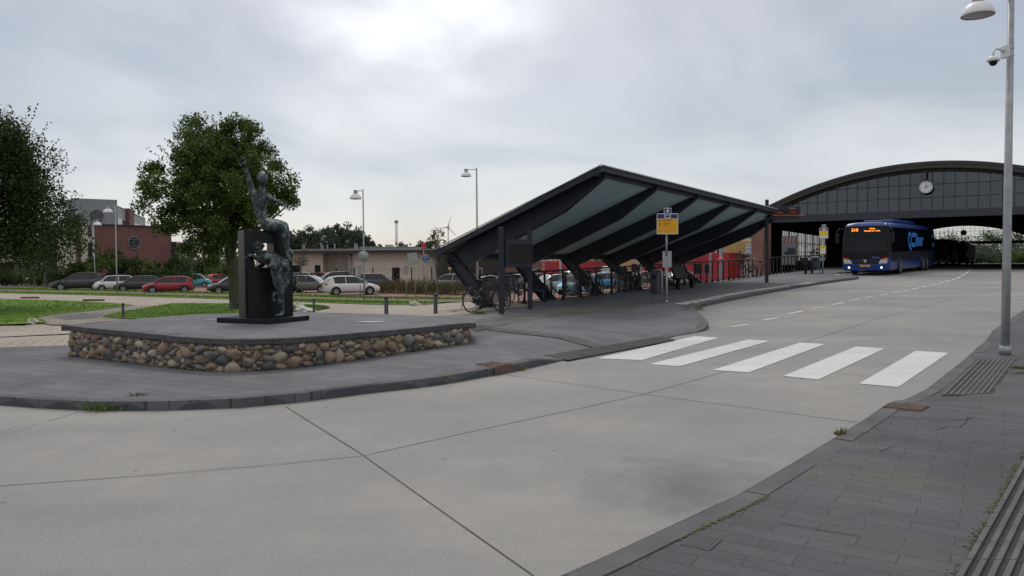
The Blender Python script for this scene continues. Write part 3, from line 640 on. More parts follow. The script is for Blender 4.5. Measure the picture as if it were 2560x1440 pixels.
# ================================================================== RAISED TERRACE
TZ = 0.60
stone_mats = [mat('cobble_brown', (.225, .175, .125), rough=.8, var=.35, scale=5, bump=.4, bscale=25), mat('cobble_grey', (.17, .165, .155), rough=.75, var=.3, scale=6, bump=.4, bscale=25),
              mat('cobble_tan', (.34, .29, .215), rough=.75, var=.3, scale=5, bump=.4, bscale=25), mat('cobble_dark', (.085, .083, .08), rough=.75, var=.3, scale=6, bump=.4, bscale=25), mat('cobble_red', (.20, .145, .11), rough=.75, var=.3, scale=6, bump=.4, bscale=25)]
mortar = mat('wall_mortar', (.165, .15, .13), rough=.95, var=.25, scale=5, bump=.8, bscale=30)
coping = mat('dark_coping_stone', (.062, .063, .07), rough=.7, var=.3, scale=2.5, bump=.3, bscale=50)
terr = empty('raised_terrace', (0, 0, 0), 0, 'raised paved terrace with a curved wall of rounded field stones under dark coping', 'terrace')
frontA = [atz(*p, TZ) for p in [(170, 814.5), (240, 822), (330, 830), (430, 840.5), (500, 846), (560, 848.5), (620, 848.5), (690, 846.5), (760, 843), (850, 836.5), (1000, 824), (1172, 807.5)]]
front = chaikin([(p.x, p.y) for p in frontA], 1)
backA = [(-1.0, 16.4), (-2.6, 17.6), (-5.4, 18.9), (-7.6, 18.2), (front[0][0] + .1, front[0][1] + 1.2)]
poly = front + backA
# top paving
bm_ = MB()
r = geometry.delaunay_2d_cdt([Vector(p) for p in resample(poly, .6)], [], [list(range(len(resample(poly, .6))))], 1, 1e-4)
bm_._add([(v.x, v.y, TZ - .004) for v in r[0]], [tuple(f) if (r[0][f[1]] - r[0][f[0]]).cross(r[0][f[2]] - r[0][f[0]]) > 0 else tuple(f[::-1]) for f in r[2]])
bm_.build('paving', slab, terr)
# coping stones along the front and backing wall
fr = resample(front, .1, closed=False); acc = [0]
for i in range(1, len(fr)): acc.append(acc[-1] + math.dist(fr[i], fr[i - 1]))
def fat(s):
    import bisect
    s = max(0, min(acc[-1], s)); i = max(1, min(len(acc) - 1, bisect.bisect_left(acc, s))); t = (s - acc[i - 1]) / max(1e-6, acc[i] - acc[i - 1])
    a, b = fr[i - 1], fr[i]; l = math.dist(a, b) or 1; d = Vector(((b[0] - a[0]) / l, (b[1] - a[1]) / l))
    return Vector((a[0] + (b[0] - a[0]) * t, a[1] + (b[1] - a[1]) * t)), d, Vector((d.y, -d.x))     # outward = right of travel
rnd = random.Random(11)
mb = MB(); s = 0
while s < acc[-1] - .05:
    e = min(acc[-1], s + rnd.uniform(.45, .62)); vs = []; k = 3; dz = rnd.uniform(-.004, .004)
    for j in range(k + 1):
        c, d, n_ = fat(s + .004 + (e - s - .008) * j / k)
        for o_, z in ((.0, TZ - .082), (.0, TZ - .006), (-.006, TZ + .004), (-.30, TZ + .004), (-.30, TZ - .082)):
            p = c + n_ * o_; vs.append((p.x, p.y, z + dz))
    fs = [(j * 5 + i + 1, j * 5 + i, (j + 1) * 5 + i, (j + 1) * 5 + i + 1) for j in range(k) for i in range(4)] + [(j * 5, j * 5 + 4, (j + 1) * 5 + 4, (j + 1) * 5) for j in range(k)] + [(0, 1, 2, 3, 4), tuple(k * 5 + i for i in range(5))[::-1]]
    mb._add(vs, fs); s = e
# end returns of the coping
for (a, b) in ((front[0], backA[-1]), (front[-1], backA[0])):
    mb.beam((a[0], a[1], TZ - .05), (b[0], b[1], TZ - .05), .28, .10)
mb.build('coping', coping, terr)
mb = MB(); vs = []
core = [(fat(acc[-1] * i / 60)) for i in range(61)]
ring = [(c - n_ * .055) for c, d, n_ in core]; pts = [(p.x, p.y) for p in ring] + backA
n = len(pts)
vs = [(x, y, -.35) for x, y in pts] + [(x, y, TZ - .078) for x, y in pts]
mb._add(vs, [(k, (k + 1) % n, n + (k + 1) % n, n + k) for k in range(n)]); mb.build('wall_core', mortar, terr)
# the field stones: packed by dart throwing in wall coordinates
mb = MB(); placed = []; rnd = random.Random(5)
Ltot = acc[-1]
def ok(u, z, a, b):
    for (u2, z2, a2, b2) in placed:
        du = (u - u2) / (a + a2); dz = (z - z2) / (b + b2)
        if du * du + dz * dz < .80: return False
    return True
for tries, (lo, hi) in ((260, (.11, .14)), (9000, (.085, .125)), (9000, (.06, .09)), (14000, (.035, .06)), (9000, (.022, .035))):
    for _ in range(tries):
        a = rnd.uniform(lo, hi); b = a * rnd.uniform(.45, .90)
        if rnd.random() < .08: a, b = b, a
        u = rnd.uniform(.02, Ltot - .02); c, d, n_ = fat(u); gb = G(c.x, c.y)
        top = TZ - .092
        if u < 3.2 and lo > .08 and rnd.random() < .5: continue
        z = rnd.uniform(gb + b * .6, top - b * .9)
        if not ok(u, z, a, b): continue
        placed.append((u, z, a, b))
for u, z, a, b in placed:
    c, d, n_ = fat(u); w = .13 * rnd.uniform(.0, .25)
    mb.cur = rnd.choices([0, 1, 2, 3, 4], [6, 3, 3.2, 1.4, 1.6])[0]
    p = c - n_ * (.055 + rnd.uniform(-.01, .02)); ang = rnd.uniform(-.35, .35)
    q = Matrix(((d.x, n_.x, 0), (d.y, n_.y, 0), (0, 0, 1))).to_quaternion() @ Quaternion((0, 1, 0), ang)
    mb.ico((p.x, p.y, z), 1, 2, (a * 1.08, min(.10, max(.05, (a + b) * .42)), b * 1.08), rot=q, jit=.55, rnd=rnd)
for (a, b, sg) in ((front[0], backA[-1], -1), (front[-1], backA[0], 1)):     # stones on the two short returns
    a = Vector(a); b = Vector(b); L = (b - a).length
    for k in range(70):
        t = rnd.random(); p = a.lerp(b, t); gb = G(p.x, p.y); r = rnd.uniform(.04, .1); mb.cur = rnd.randrange(5)
        mb.ico((p.x + (-sg) * .05, p.y, rnd.uniform(gb + .04, TZ - .17)), r, 2, (.8, 1.1, .75), jit=.35, rnd=rnd)
mb.build('field_stones', stone_mats, terr)
print('stones', len(placed))
# ================================================================== SCULPTURE
granite = mat('polished_black_granite', (.012, .013, .016), rough=.3, var=.3, scale=8, spec=.22)
bronze = bpy.data.materials.new('patinated_bronze'); bronze.use_nodes = True
def _br():
    N = bronze.node_tree.nodes; L = bronze.node_tree.links; b = N['Principled BSDF']; b.inputs['Metallic'].default_value = .45; b.inputs['Roughness'].default_value = .5
    tc = N.new('ShaderNodeTexCoord'); n = N.new('ShaderNodeTexNoise'); n.inputs['Scale'].default_value = 9; n.inputs['Detail'].default_value = 8; n.inputs['Roughness'].default_value = .7; L.new(tc.outputs['Object'], n.inputs['Vector'])
    cr = N.new('ShaderNodeValToRGB'); L.new(n.outputs['Fac'], cr.inputs[0]); e = cr.color_ramp.elements; e[0].position = .36; e[0].color = (.014, .017, .019, 1); e[1].position = .66; e[1].color = (.21, .27, .27, 1); x = e.new(.50); x.color = (.045, .060, .061, 1)
    L.new(cr.outputs[0], b.inputs['Base Color'])
    bp = N.new('ShaderNodeBump'); bp.inputs['Strength'].default_value = .6; bp.inputs['Distance'].default_value = .02; L.new(n.outputs['Fac'], bp.inputs['Height']); L.new(bp.outputs[0], b.inputs['Normal'])
_br()
sc = empty('bronze_sculpture', (0, 0, 0), 0, 'black granite block with two patinated bronze nude figures on the stone terrace', 'sculpture')
SB = Vector((-5.42, 15.42, 0)); e1 = Vector((.80, .60, 0)).normalized(); e2 = Vector((-.60, .80, 0)).normalized(); ez = Vector((0, 0, 1))
def frame_mb(o, a, b):
    m_ = MB(); m_.M = Matrix(((a.x, b.x, 0, o.x), (a.y, b.y, 0, o.y), (0, 0, 1, 0), (0, 0, 0, 1))); return m_
f1 = Vector((.42, .907, 0)).normalized(); f2 = Vector((-.907, .42, 0)).normalized()
mb = frame_mb(Vector((-4.78, 14.86, 0)), f1, f2); mb.bevbox((0, 0, TZ), (1.22, 1.36, TZ + .10), .01); mb.build('base_slab', granite, sc)
mb = frame_mb(SB, e1, e2); zb = TZ + .10; zt = 2.475; bw = 1.0; bd = .42
h0, h1, k0, k1 = .20, .60, 1.70, 2.22
mb.bevbox((0, 0, zb), (h0 - .002, bd, zt), .006); mb.bevbox((h1 + .002, .0, zb), (bw, bd, zt), .006)
mb.box((h0, .002, zb), (h1, bd - .002, k0)); mb.box((h0, .002, k1), (h1, bd - .002, zt - .002)); mb.bevbox((.05, -.05, zb), (.60, -.002, k0 + .01), .006)
mb.build('granite_block', granite, sc)
def figure(name, nodes, edges, root, parent, m, sub=2):
    ks = list(nodes); me = bpy.data.meshes.new(name); me.from_pydata([tuple(nodes[k][0]) for k in ks], [(ks.index(a), ks.index(b)) for a, b in edges], [])
    o = bpy.data.objects.new(name, me); scene.collection.objects.link(o); me.materials.append(m)
    md = o.modifiers.new('skin', 'SKIN'); md.use_smooth_shade = True; md.branch_smoothing = .4
    for i, k in enumerate(ks):
        r_ = nodes[k][1]; r_ = (r_, r_) if not isinstance(r_, tuple) else r_
        me.skin_vertices[0].data[i].radius = (r_[0] * 1.16, r_[1] * 1.16); me.skin_vertices[0].data[i].use_root = (k == root)
    s_ = o.modifiers.new('sub', 'SUBSURF'); s_.levels = sub; s_.render_levels = sub
    dg = bpy.context.evaluated_depsgraph_get(); m2 = bpy.data.meshes.new_from_object(o.evaluated_get(dg)); m2.name = name
    o.modifiers.clear(); o.data = m2; bpy.data.meshes.remove(me)
    nv = [v.normal.copy() for v in m2.vertices]
    for v, n_ in zip(m2.vertices, nv): v.co += n_ * (.020 * mnoise.noise(v.co * 7) + .012 * mnoise.noise(v.co * 17))
    for p in m2.polygons: p.use_smooth = True
    if parent: o.parent = parent
    return o
def head_mesh(mb, c, face, up, r):
    """a head with brow, nose, mouth, chin and ears; face = looking direction"""
    face = Vector(face).normalized(); up = Vector(up).normalized(); side = face.cross(up).normalized(); up = side.cross(face)
    bm = bmesh.new(); bmesh.ops.create_uvsphere(bm, u_segments=24, v_segments=18, radius=1)
    for v in bm.verts:
        x, y, z = v.co       # x side, y face, z up
        sx, sy, sz = .76, .95, 1.15
        if z < 0: sx *= 1 + z * .28
        fy = y * sy
        if y > .6 and abs(x) < .22 and -.25 < z < .18: fy += .26 * (1 - abs(x) / .22) * (1 - (z + .0) ** 2 * 6 if z > 0 else 1 + z * 1.2)
        if y > .5 and .12 < z < .42 and .15 < abs(x) < .5: fy -= .10
        if y > .5 and -.48 < z < -.36 and abs(x) < .3: fy -= .06
        if y > .4 and z < -.6: fy += .10
        v.co = Vector(c) + (side * x * sx + face * fy + up * z * sz) * r
    mb.frombm(bm, True)
    for s_ in (-1, 1): mb.ico(Vector(c) + side * s_ * .70 * r - up * .12 * r, r * .16, 1, (.5, .8, 1))
def hand(mb, w, d, palm_n, s=1.0, curl=.25):
    """palm with five separate fingers from wrist w pointing along d"""
    d = Vector(d).normalized(); n_ = Vector(palm_n); n_ = (n_ - d * n_.dot(d)).normalized(); sd_ = d.cross(n_)
    mb.tube([w, w + d * .045 * s, w + d * .09 * s], [.026 * s, .036 * s, .034 * s], 8)
    for i, (o_, L) in enumerate(((-.032, .062), (-.011, .075), (.011, .070), (.031, .055))):
        b = w + d * .088 * s + sd_ * o_ * s; k1_ = b + d * L * .5 * s + n_ * curl * .02 * s + sd_ * o_ * .15; k2 = k1_ + (d + n_ * curl * 1.3).normalized() * L * .5 * s
        mb.tube([b, k1_, k2], [.011 * s, .010 * s, .006 * s], 6)
    b = w + d * .03 * s - sd_ * .028 * s; mb.tube([b, b + (d * .6 - sd_).normalized() * .04 * s, b + (d * 1.1 - sd_ * .7).normalized() * .075 * s], [.014 * s, .012 * s, .008 * s], 6)
P = atd
D0 = 15.75
SN = {'pel': (P(653, 562, D0), (.15, .15)), 'waist': (P(652, 541, D0), (.115, .12)), 'chest': (P(649, 508, D0 - .02), (.145, .15)), 'collar': (P(650, 484, D0 - .04), (.085, .1)), 'neck': (P(655, 471, D0 - .06), .055), 'hb': (P(656, 462, D0 - .06), .05),
      'shL': (P(633, 488, D0 - .02), .07), 'elL': (P(625, 458, D0 - .05), .05), 'elL2': (P(620, 440, D0 - .08), .045), 'wrL': (P(612, 418, D0 - .12), .03),
      'shR': (P(665, 487, D0 + .05), .065), 'elR': (P(681, 500, D0 + .1), .045), 'wrR': (P(699, 507, D0 + .05), .03),
      'hipA': (P(663, 566, D0 - .10), .125), 'thA': (P(685, 565, D0 - .12), .115), 'knA': (P(709, 567, D0 - .14), .085), 'shA': (P(713, 596, D0 - .12), .068), 'shA2': (P(717, 622, D0 - .10), .05), 'anA': (P(721, 642, D0 - .08), .036), 'ftA': (P(726, 652, D0 - .10), .034), 'toA': (P(731, 658, D0 - .13), .022),
      'hipB': (P(664, 560, D0 + .10), .12), 'thB': (P(688, 560, D0 + .16), .11), 'knB': (P(714, 563, D0 + .2), .08), 'shB': (P(719, 590, D0 + .2), .06), 'anB': (P(720, 618, D0 + .18), .036), 'ftB': (P(727, 630, D0 + .12), .03), 'toB': (P(733, 636, D0 + .06), .02)}
SE = [('pel', 'waist'), ('waist', 'chest'), ('chest', 'collar'), ('collar', 'neck'), ('neck', 'hb'), ('collar', 'shL'), ('shL', 'elL'), ('elL', 'elL2'), ('elL2', 'wrL'), ('collar', 'shR'), ('shR', 'elR'), ('elR', 'wrR'),
      ('pel', 'hipA'), ('hipA', 'thA'), ('thA', 'knA'), ('knA', 'shA'), ('shA', 'shA2'), ('shA2', 'anA'), ('anA', 'ftA'), ('ftA', 'toA'), ('pel', 'hipB'), ('hipB', 'thB'), ('thB', 'knB'), ('knB', 'shB'), ('shB', 'anB'), ('anB', 'ftB'), ('ftB', 'toB')]
def join_into(o, mb):
    """add a builder's faces to an existing mesh object so that a body stays one mesh"""
    me = o.data; bm = bmesh.new(); bm.from_mesh(me); vs = [bm.verts.new(v) for v in mb.v]
    for f in mb.f:
        try: q = bm.faces.new([vs[i] for i in f]); q.smooth = True
        except ValueError: pass
    bm.to_mesh(me); bm.free()
sf = figure('seated_figure', SN, SE, 'pel', sc, bronze)
mb = MB(); head_mesh(mb, P(657, 447, D0 - .07), (.45, -.7, .35), (-.1, .2, 1), .125)
hand(mb, P(612, 419, D0 - .12), P(606, 403, D0 - .15) - P(612, 419, D0 - .12), (.8, -.5, 0), 1.35, .3)
hand(mb, P(698, 507, D0 + .05), P(708, 512, D0) - P(698, 507, D0 + .05), (0, -.2, 1), 1.3, .15)
join_into(sf, mb)
mb = MB(); rnd = random.Random(2)
mb.ico(P(657, 444, D0 - .02), .122, 3, (.86, 1, .98), jit=.35, rnd=rnd)
mb.build('hair', bronze, sf)
# the leaning figure, seen from behind
D1 = 15.45
LN = {'pel': (P(697, 657, D1 + .02), (.17, .14)), 'lb': (P(683, 645, D1 + .08), (.13, .13)), 'chest': (P(664, 645, D1 + .12), (.13, .14)), 'collar': (P(652, 643, D1 + .14), (.075, .09)), 'neck': (P(646, 633, D1 + .14), .055), 'hb': (P(644, 626, D1 + .13), .05),
      'shL': (P(650, 648, D1 + .02), .06), 'elL': (P(640, 644, D1 - .02), .042), 'wrL': (P(631, 636, D1 + .04), .03),
      'shR': (P(662, 652, D1 + .28), .06), 'elR': (P(655, 664, D1 + .36), .042), 'wrR': (P(644, 668, D1 + .34), .03),
      'hA': (P(689, 665, D1 - .04), .14), 'tA': (P(693, 695, D1 - .04), .108), 'tA2': (P(698, 716, D1 - .04), .085), 'kA': (P(702, 735, D1 - .04), .07), 'sA': (P(702, 754, D1 - .02), .066), 'sA2': (P(706, 772, D1), .043), 'aA': (P(707, 784, D1 + .0), .036), 'fA': (P(700, 788, D1 - .08), .033), 'toA': (P(689, 789, D1 - .16), .024),
      'hB': (P(711, 664, D1 + .16), .135), 'tB': (P(713, 695, D1 + .20), .10), 'kB': (P(706, 725, D1 + .08), .068), 'sB': (P(697, 736, D1 + .0), .055), 'sB2': (P(687, 733, D1 - .05), .045), 'aB': (P(684, 745, D1 - .05), .034), 'fB': (P(686, 755, D1 - .08), .028)}
LE = [('pel', 'lb'), ('lb', 'chest'), ('chest', 'collar'), ('collar', 'neck'), ('neck', 'hb'), ('collar', 'shL'), ('shL', 'elL'), ('elL', 'wrL'), ('collar', 'shR'), ('shR', 'elR'), ('elR', 'wrR'),
      ('pel', 'hA'), ('hA', 'tA'), ('tA', 'tA2'), ('tA2', 'kA'), ('kA', 'sA'), ('sA', 'sA2'), ('sA2', 'aA'), ('aA', 'fA'), ('fA', 'toA'), ('pel', 'hB'), ('hB', 'tB'), ('tB', 'kB'), ('kB', 'sB'), ('sB', 'sB2'), ('sB2', 'aB'), ('aB', 'fB')]
lf = figure('leaning_figure', LN, LE, 'pel', sc, bronze)
mb = MB(); head_mesh(mb, P(643, 618, D1 + .12), (-.8, .2, -.3), (-.2, .1, 1), .115)
for c, r_ in ((P(687, 664, D1 - .10), .125), (P(709, 662, D1 + .02), .125)): mb.ico(c, r_, 2, (1, .85, 1.05))
hand(mb, P(632, 637, D1 + .04), P(626, 639, D1 + .02) - P(632, 637, D1 + .04), (0, 0, -1), 1.2, .5)
hand(mb, P(644, 668, D1 + .34), P(638, 669, D1 + .3) - P(644, 668, D1 + .34), (0, 0, -1), 1.2, .5)
join_into(lf, mb)
mb = MB()
mb.ico(P(645, 615, D1 + .12), .115, 3, (1, .95, .98), jit=.4, rnd=rnd)
mb.build('hair', bronze, lf)
# ================================================================== BOLLARDS
bolm = mat('dark_grey_bollard_paint', (.026, .031, .037), rough=.5, var=.15, scale=8)
def bollard(p, h, label):
    o = empty('bollard', p, 0, label, 'bollard', 'dark bollards behind the terrace')
    mb = MB(); r = .058; mb.lathe([(r, -.35), (r, h * .86), (r * .72, h * .87), (r * .72, h * .885)], 18); mb.build('post', bolm, o)
    mb = MB(); mb.lathe([(r * .7, h * .885), (r * 1.08, h * .89), (r * 1.08, h * .945), (r * .9, h * .975), (r * .5, h * .995), (0, h)], 18); mb.build('cap', bolm, o); return o
for (px, py, ptop, lab) in ((308, 801, 757, 'leftmost dark bollard, standing at the left corner of the far lawn'), (578, 784, 750, 'dark bollard left of the tree trunk, half hidden behind the black granite block'),
                            (785, 787, 746, 'dark bollard just right of the sculpture beside the white boulders'), (966, 793, 742, 'dark bollard in front of the beige paving, between the sculpture and the canopy'), (1089, 784, 738, 'rightmost dark bollard, nearest to the canopy')):
    p = gnd(px, py); h = (py - ptop) * p.y / F; h = max(.6, min(.95, h)); bollard(p, h, lab)
# ================================================================== BOULDERS
bould = mat('pale_boulder_stone', (.50, .49, .46), rough=.85, var=.35, scale=3, bump=.8, bscale=12)
for i, (px, py, w, h, lab) in enumerate(((80, 811, 26, 17, 'white boulder lying alone on the left lawn'), (742, 772, 34, 17, 'rounded grey boulder on the small lawn right of the sculpture'), (764, 780, 42, 17, 'long pale boulder with a sloping face, right of the sculpture'),
                                         (722, 784, 18, 9, 'small low boulder peeping out beside the granite block'), (1038, 763.5, 30, 13, 'white boulder lying beside the leaning sign post'))):
    p = gnd(px, py, .06); k = p.y / F; mb = MB(); rnd = random.Random(20 + i)
    mb.ico((0, 0, h * k * .35), 1, 3, (w * k * .5, w * k * .38, h * k * .66), jit=.75, rnd=rnd, smooth=False)
    if i in (2, 4): mb.v = [Vector((v.x, v.y, v.z * (1 - .55 * (v.x / (w * k * .5) * .5 + .5)) + .02)) for v in mb.v]
    o = mb.build('boulder', bould); o.location = (p.x, p.y, p.z - .03); tag(o, lab, 'boulder', 'boulders on the lawns')
# ================================================================== CANOPY
steel = mat('dark_blue_grey_steel', (.028, .033, .048), rough=.5, var=.18, scale=2, spec=.25)
steel2 = mat('black_railing_paint', (.010, .011, .014), rough=.5, var=.1, scale=4, spec=.25)
soffit = mat('grey_green_soffit_panel', (.42, .58, .63), rough=.7, var=.08, scale=.8)
roofm = mat('grey_roof_sheet', (.16, .165, .17), rough=.6, var=.15, scale=1)
cu = Vector((.559, .829, 0)).normalized(); cv = Vector((.829, -.559, 0)).normalized()
O = Vector((-.5, 24.5, 0)); SP = 3.8
can = empty('platform_canopy', O, 0, 'large dark steel canopy with slanting frames and grey green soffit over the platform', 'canopy')
def cp(i, a, z): return O + cu * (SP * i) + cv * a + Vector((0, 0, z)) - O     # local to the empty
EA, EZ, TA, = -2.0, 2.03, 3.97
def tipz(i): return 4.48 - .045 * i
def bz(i): 
    q = O + cu * SP * i; return G(q.x, q.y) - .1
# each frame: a leaning column and a rafter of I section with tapering end
for i in range(6):
    fr_ = MB(); ct = MB(); tz = tipz(i); fb = bz(i)
    def pt(a, z): return cp(i, a, z)
    w = .22
    # column web outline (2D: a, z)
    col = [(-.55, fb), (.02, fb), (-1.28, EZ - .36), (-2.02, EZ - .10)]
    raf = [(-2.02, EZ - .10), (-1.28, EZ - .36), (2.55, 3.33 - .045 * i), (TA - .1, tz - .26), (TA - .02, tz - .1), (-1.95, EZ + .06)]
    up = Vector((0, 0, 1))
    for poly_, mb in ((col, ct), (raf, fr_)):
        c = cu * .012
        mb.prism(poly_, O * 0 + cp(i, 0, 0) + c, cv, up, .024)          # web
    # flanges
    def flange(mb, a, b, t=.03): mb.beam(pt(*a), pt(*b), w, t, up=(cv * (a[1] - b[1]) + up * (b[0] - a[0])).normalized() if False else Vector((0, 0, 1)))
    flange(ct, (-.55, fb), (-2.02, EZ - .10)); flange(ct, (.02, fb), (-1.28, EZ - .36))
    flange(fr_, (-2.02, EZ + .03), (TA - .05, tz - .08)); flange(fr_, (-1.28, EZ - .36), (2.55, 3.33 - .045 * i)); flange(fr_, (2.55, 3.33 - .045 * i), (TA - .1, tz - .24)); flange(ct, (-1.28, EZ - .36), (-2.02, EZ - .08)); flange(fr_, (-1.75, EZ + .08), (-1.28, EZ - .36))
    ct.box(*[tuple(v) for v in (pt(-.3, fb - .02) - Vector((.2, .2, .0)), pt(-.3, fb - .02) + Vector((.2, .2, .03)))])
    ct.build('column', steel, can); fr_.build('rafter', steel, can)
nb = 5 * SP
def a2(i, a, z): return cp(i, a, z)
mb = MB(); E0, E1 = -.12, 5.10
for u0 in range(5):
    for (s0_, s1_) in ((0, 1 / 3), (1 / 3, 2 / 3), (2 / 3, 1)):
        q = []
        for (u, s_) in ((u0 + .03, s0_ + .003), (u0 + .97, s0_ + .003), (u0 + .97, s1_ - .003), (u0 + .03, s1_ - .003)):
            a = -1.7 + (TA - .25 + 1.7) * s_; z = EZ + .10 + (tipz(u) - .16 - EZ - .10) * s_; q.append(a2(u, a, z))
        mb._add([tuple(v) for v in q] + [tuple(v + Vector((0, 0, .03))) for v in q], [(0, 1, 2, 3), (7, 6, 5, 4), (0, 4, 5, 1), (1, 5, 6, 2), (2, 6, 7, 3), (3, 7, 4, 0)])
mb.build('soffit', soffit, can)
mb = MB()
for (a0, z0, a1, dz1) in ((-2.08, EZ + .09, TA + .06, -.03),):
    q = [a2(E0, a0, z0), a2(E1, a0, z0), a2(E1, a1, tipz(E1) + dz1), a2(E0, a1, tipz(E0) + dz1)]
    mb._add([tuple(v) for v in q] + [tuple(v + Vector((0, 0, .09))) for v in q], [(3, 2, 1, 0), (4, 5, 6, 7), (0, 1, 5, 4), (1, 2, 6, 5), (2, 3, 7, 6), (3, 0, 4, 7)])
mb.build('roof', steel, can)
mb = MB()
mb.beam(a2(E0 - .01, TA + .02, tipz(E0) - .02), a2(E1 + .01, TA + .02, tipz(E1) - .02), .09, .14); mb.beam(a2(E0, TA - .18, tipz(E0) - .16), a2(E1, TA - .18, tipz(E1) - .16), .06, .10)
mb.beam(a2(E0 - .01, -2.1, EZ + .14), a2(E1 + .01, -2.1, EZ + .14), .10, .16)
mb.beam(a2(E0 - .015, -2.1, EZ + .09), a2(E0 - .015, TA + .05, tipz(E0) - .04), .05, .18); mb.beam(a2(E1 + .015, -2.1, EZ + .09), a2(E1 + .015, TA + .05, tipz(E1) - .04), .05, .18)
mb.beam(a2(0, -1.66, EZ - .02), a2(5, -1.66, EZ - .02), .10, .16)
mb.build('fascia', steel, can)
mb = MB(); mb.tube([a2(E0 - .01, TA + .10, tipz(E0) + .075), a2(E1, TA + .10, tipz(E1) + .075)], .028, 8); mb.tube([a2(E0 - .03, TA + .1, tipz(E0) + .075), a2(E0 - .03, -2.1, EZ + .22)], .02, 8)
mb.build('edge_trim', mat('pale_aluminium_trim', (.42, .43, .45), rough=.35, metal=.6, var=.05), can)
# lamps under the soffit
# ================================================================== PLATFORM RAILING
rail = empty('platform_railing', (A0.x, A0.y, 0), 0, 'long black steel railing with posts along the platform under the canopy', 'railing')
def RP(s, h=0.0, off=0.0):
    x, y = A0.x + UR.x * s - UR.y * off, A0.y + UR.y * s + UR.x * off; return Vector((x - A0.x, y - A0.y, G(x, y) + h))
ss = [0]; 
while ss[-1] < 17: ss.append(ss[-1] + 1.22)
while ss[-1] < 41: ss.append(ss[-1] + .80)
for s in ss:
    mb = MB(); w = .075 if s < 17 else .05; b_ = RP(s); mb.cbox((b_.x, b_.y, b_.z + .5), (w, w, 1.06)); mb.cbox((b_.x, b_.y, b_.z + .05), (.12, .12, .1)); mb.build('post', steel2, rail)
mb = MB(); mb.tube([RP(s, 1.06) for s in ss], .03, 8); mb.build('top_rail', steel2, rail)
mb = MB(); mb.tube([RP(s, .10) for s in ss if s < 18], .018, 6); mb.tube([RP(s, .97) for s in ss if s < 18], .014, 6); mb.build('bottom_rail', steel2, rail)
meshm = mat('black_wire_mesh', (.02, .022, .026), rough=.5, var=.05)
def wire(s0, s1, z0, z1, off=0.0, pitch=.06, slope=1):
    mb = MB(); 
    L = s1 - s0; Hh = z1 - z0
    for sg in (1,-1):
        k = -Hh
        while k < L:
            a0_, b0_ = max(k, 0), min(k + Hh, L)
            if b0_ - a0_ > .02:
                p = RP(s0 + a0_, z0 + (a0_ - k) if sg > 0 else z1 - (a0_ - k), off); q = RP(s0 + b0_, z0 + (b0_ - k) if sg > 0 else z1 - (b0_ - k), off); mb.beam(p, q, .010, .010)
            k += pitch
    return mb
wire(.03, 1.6, .14, .96).build('mesh_panel', meshm, rail)
wire(4.92, 6.05, .14, .96).build('mesh_panel', meshm, rail)
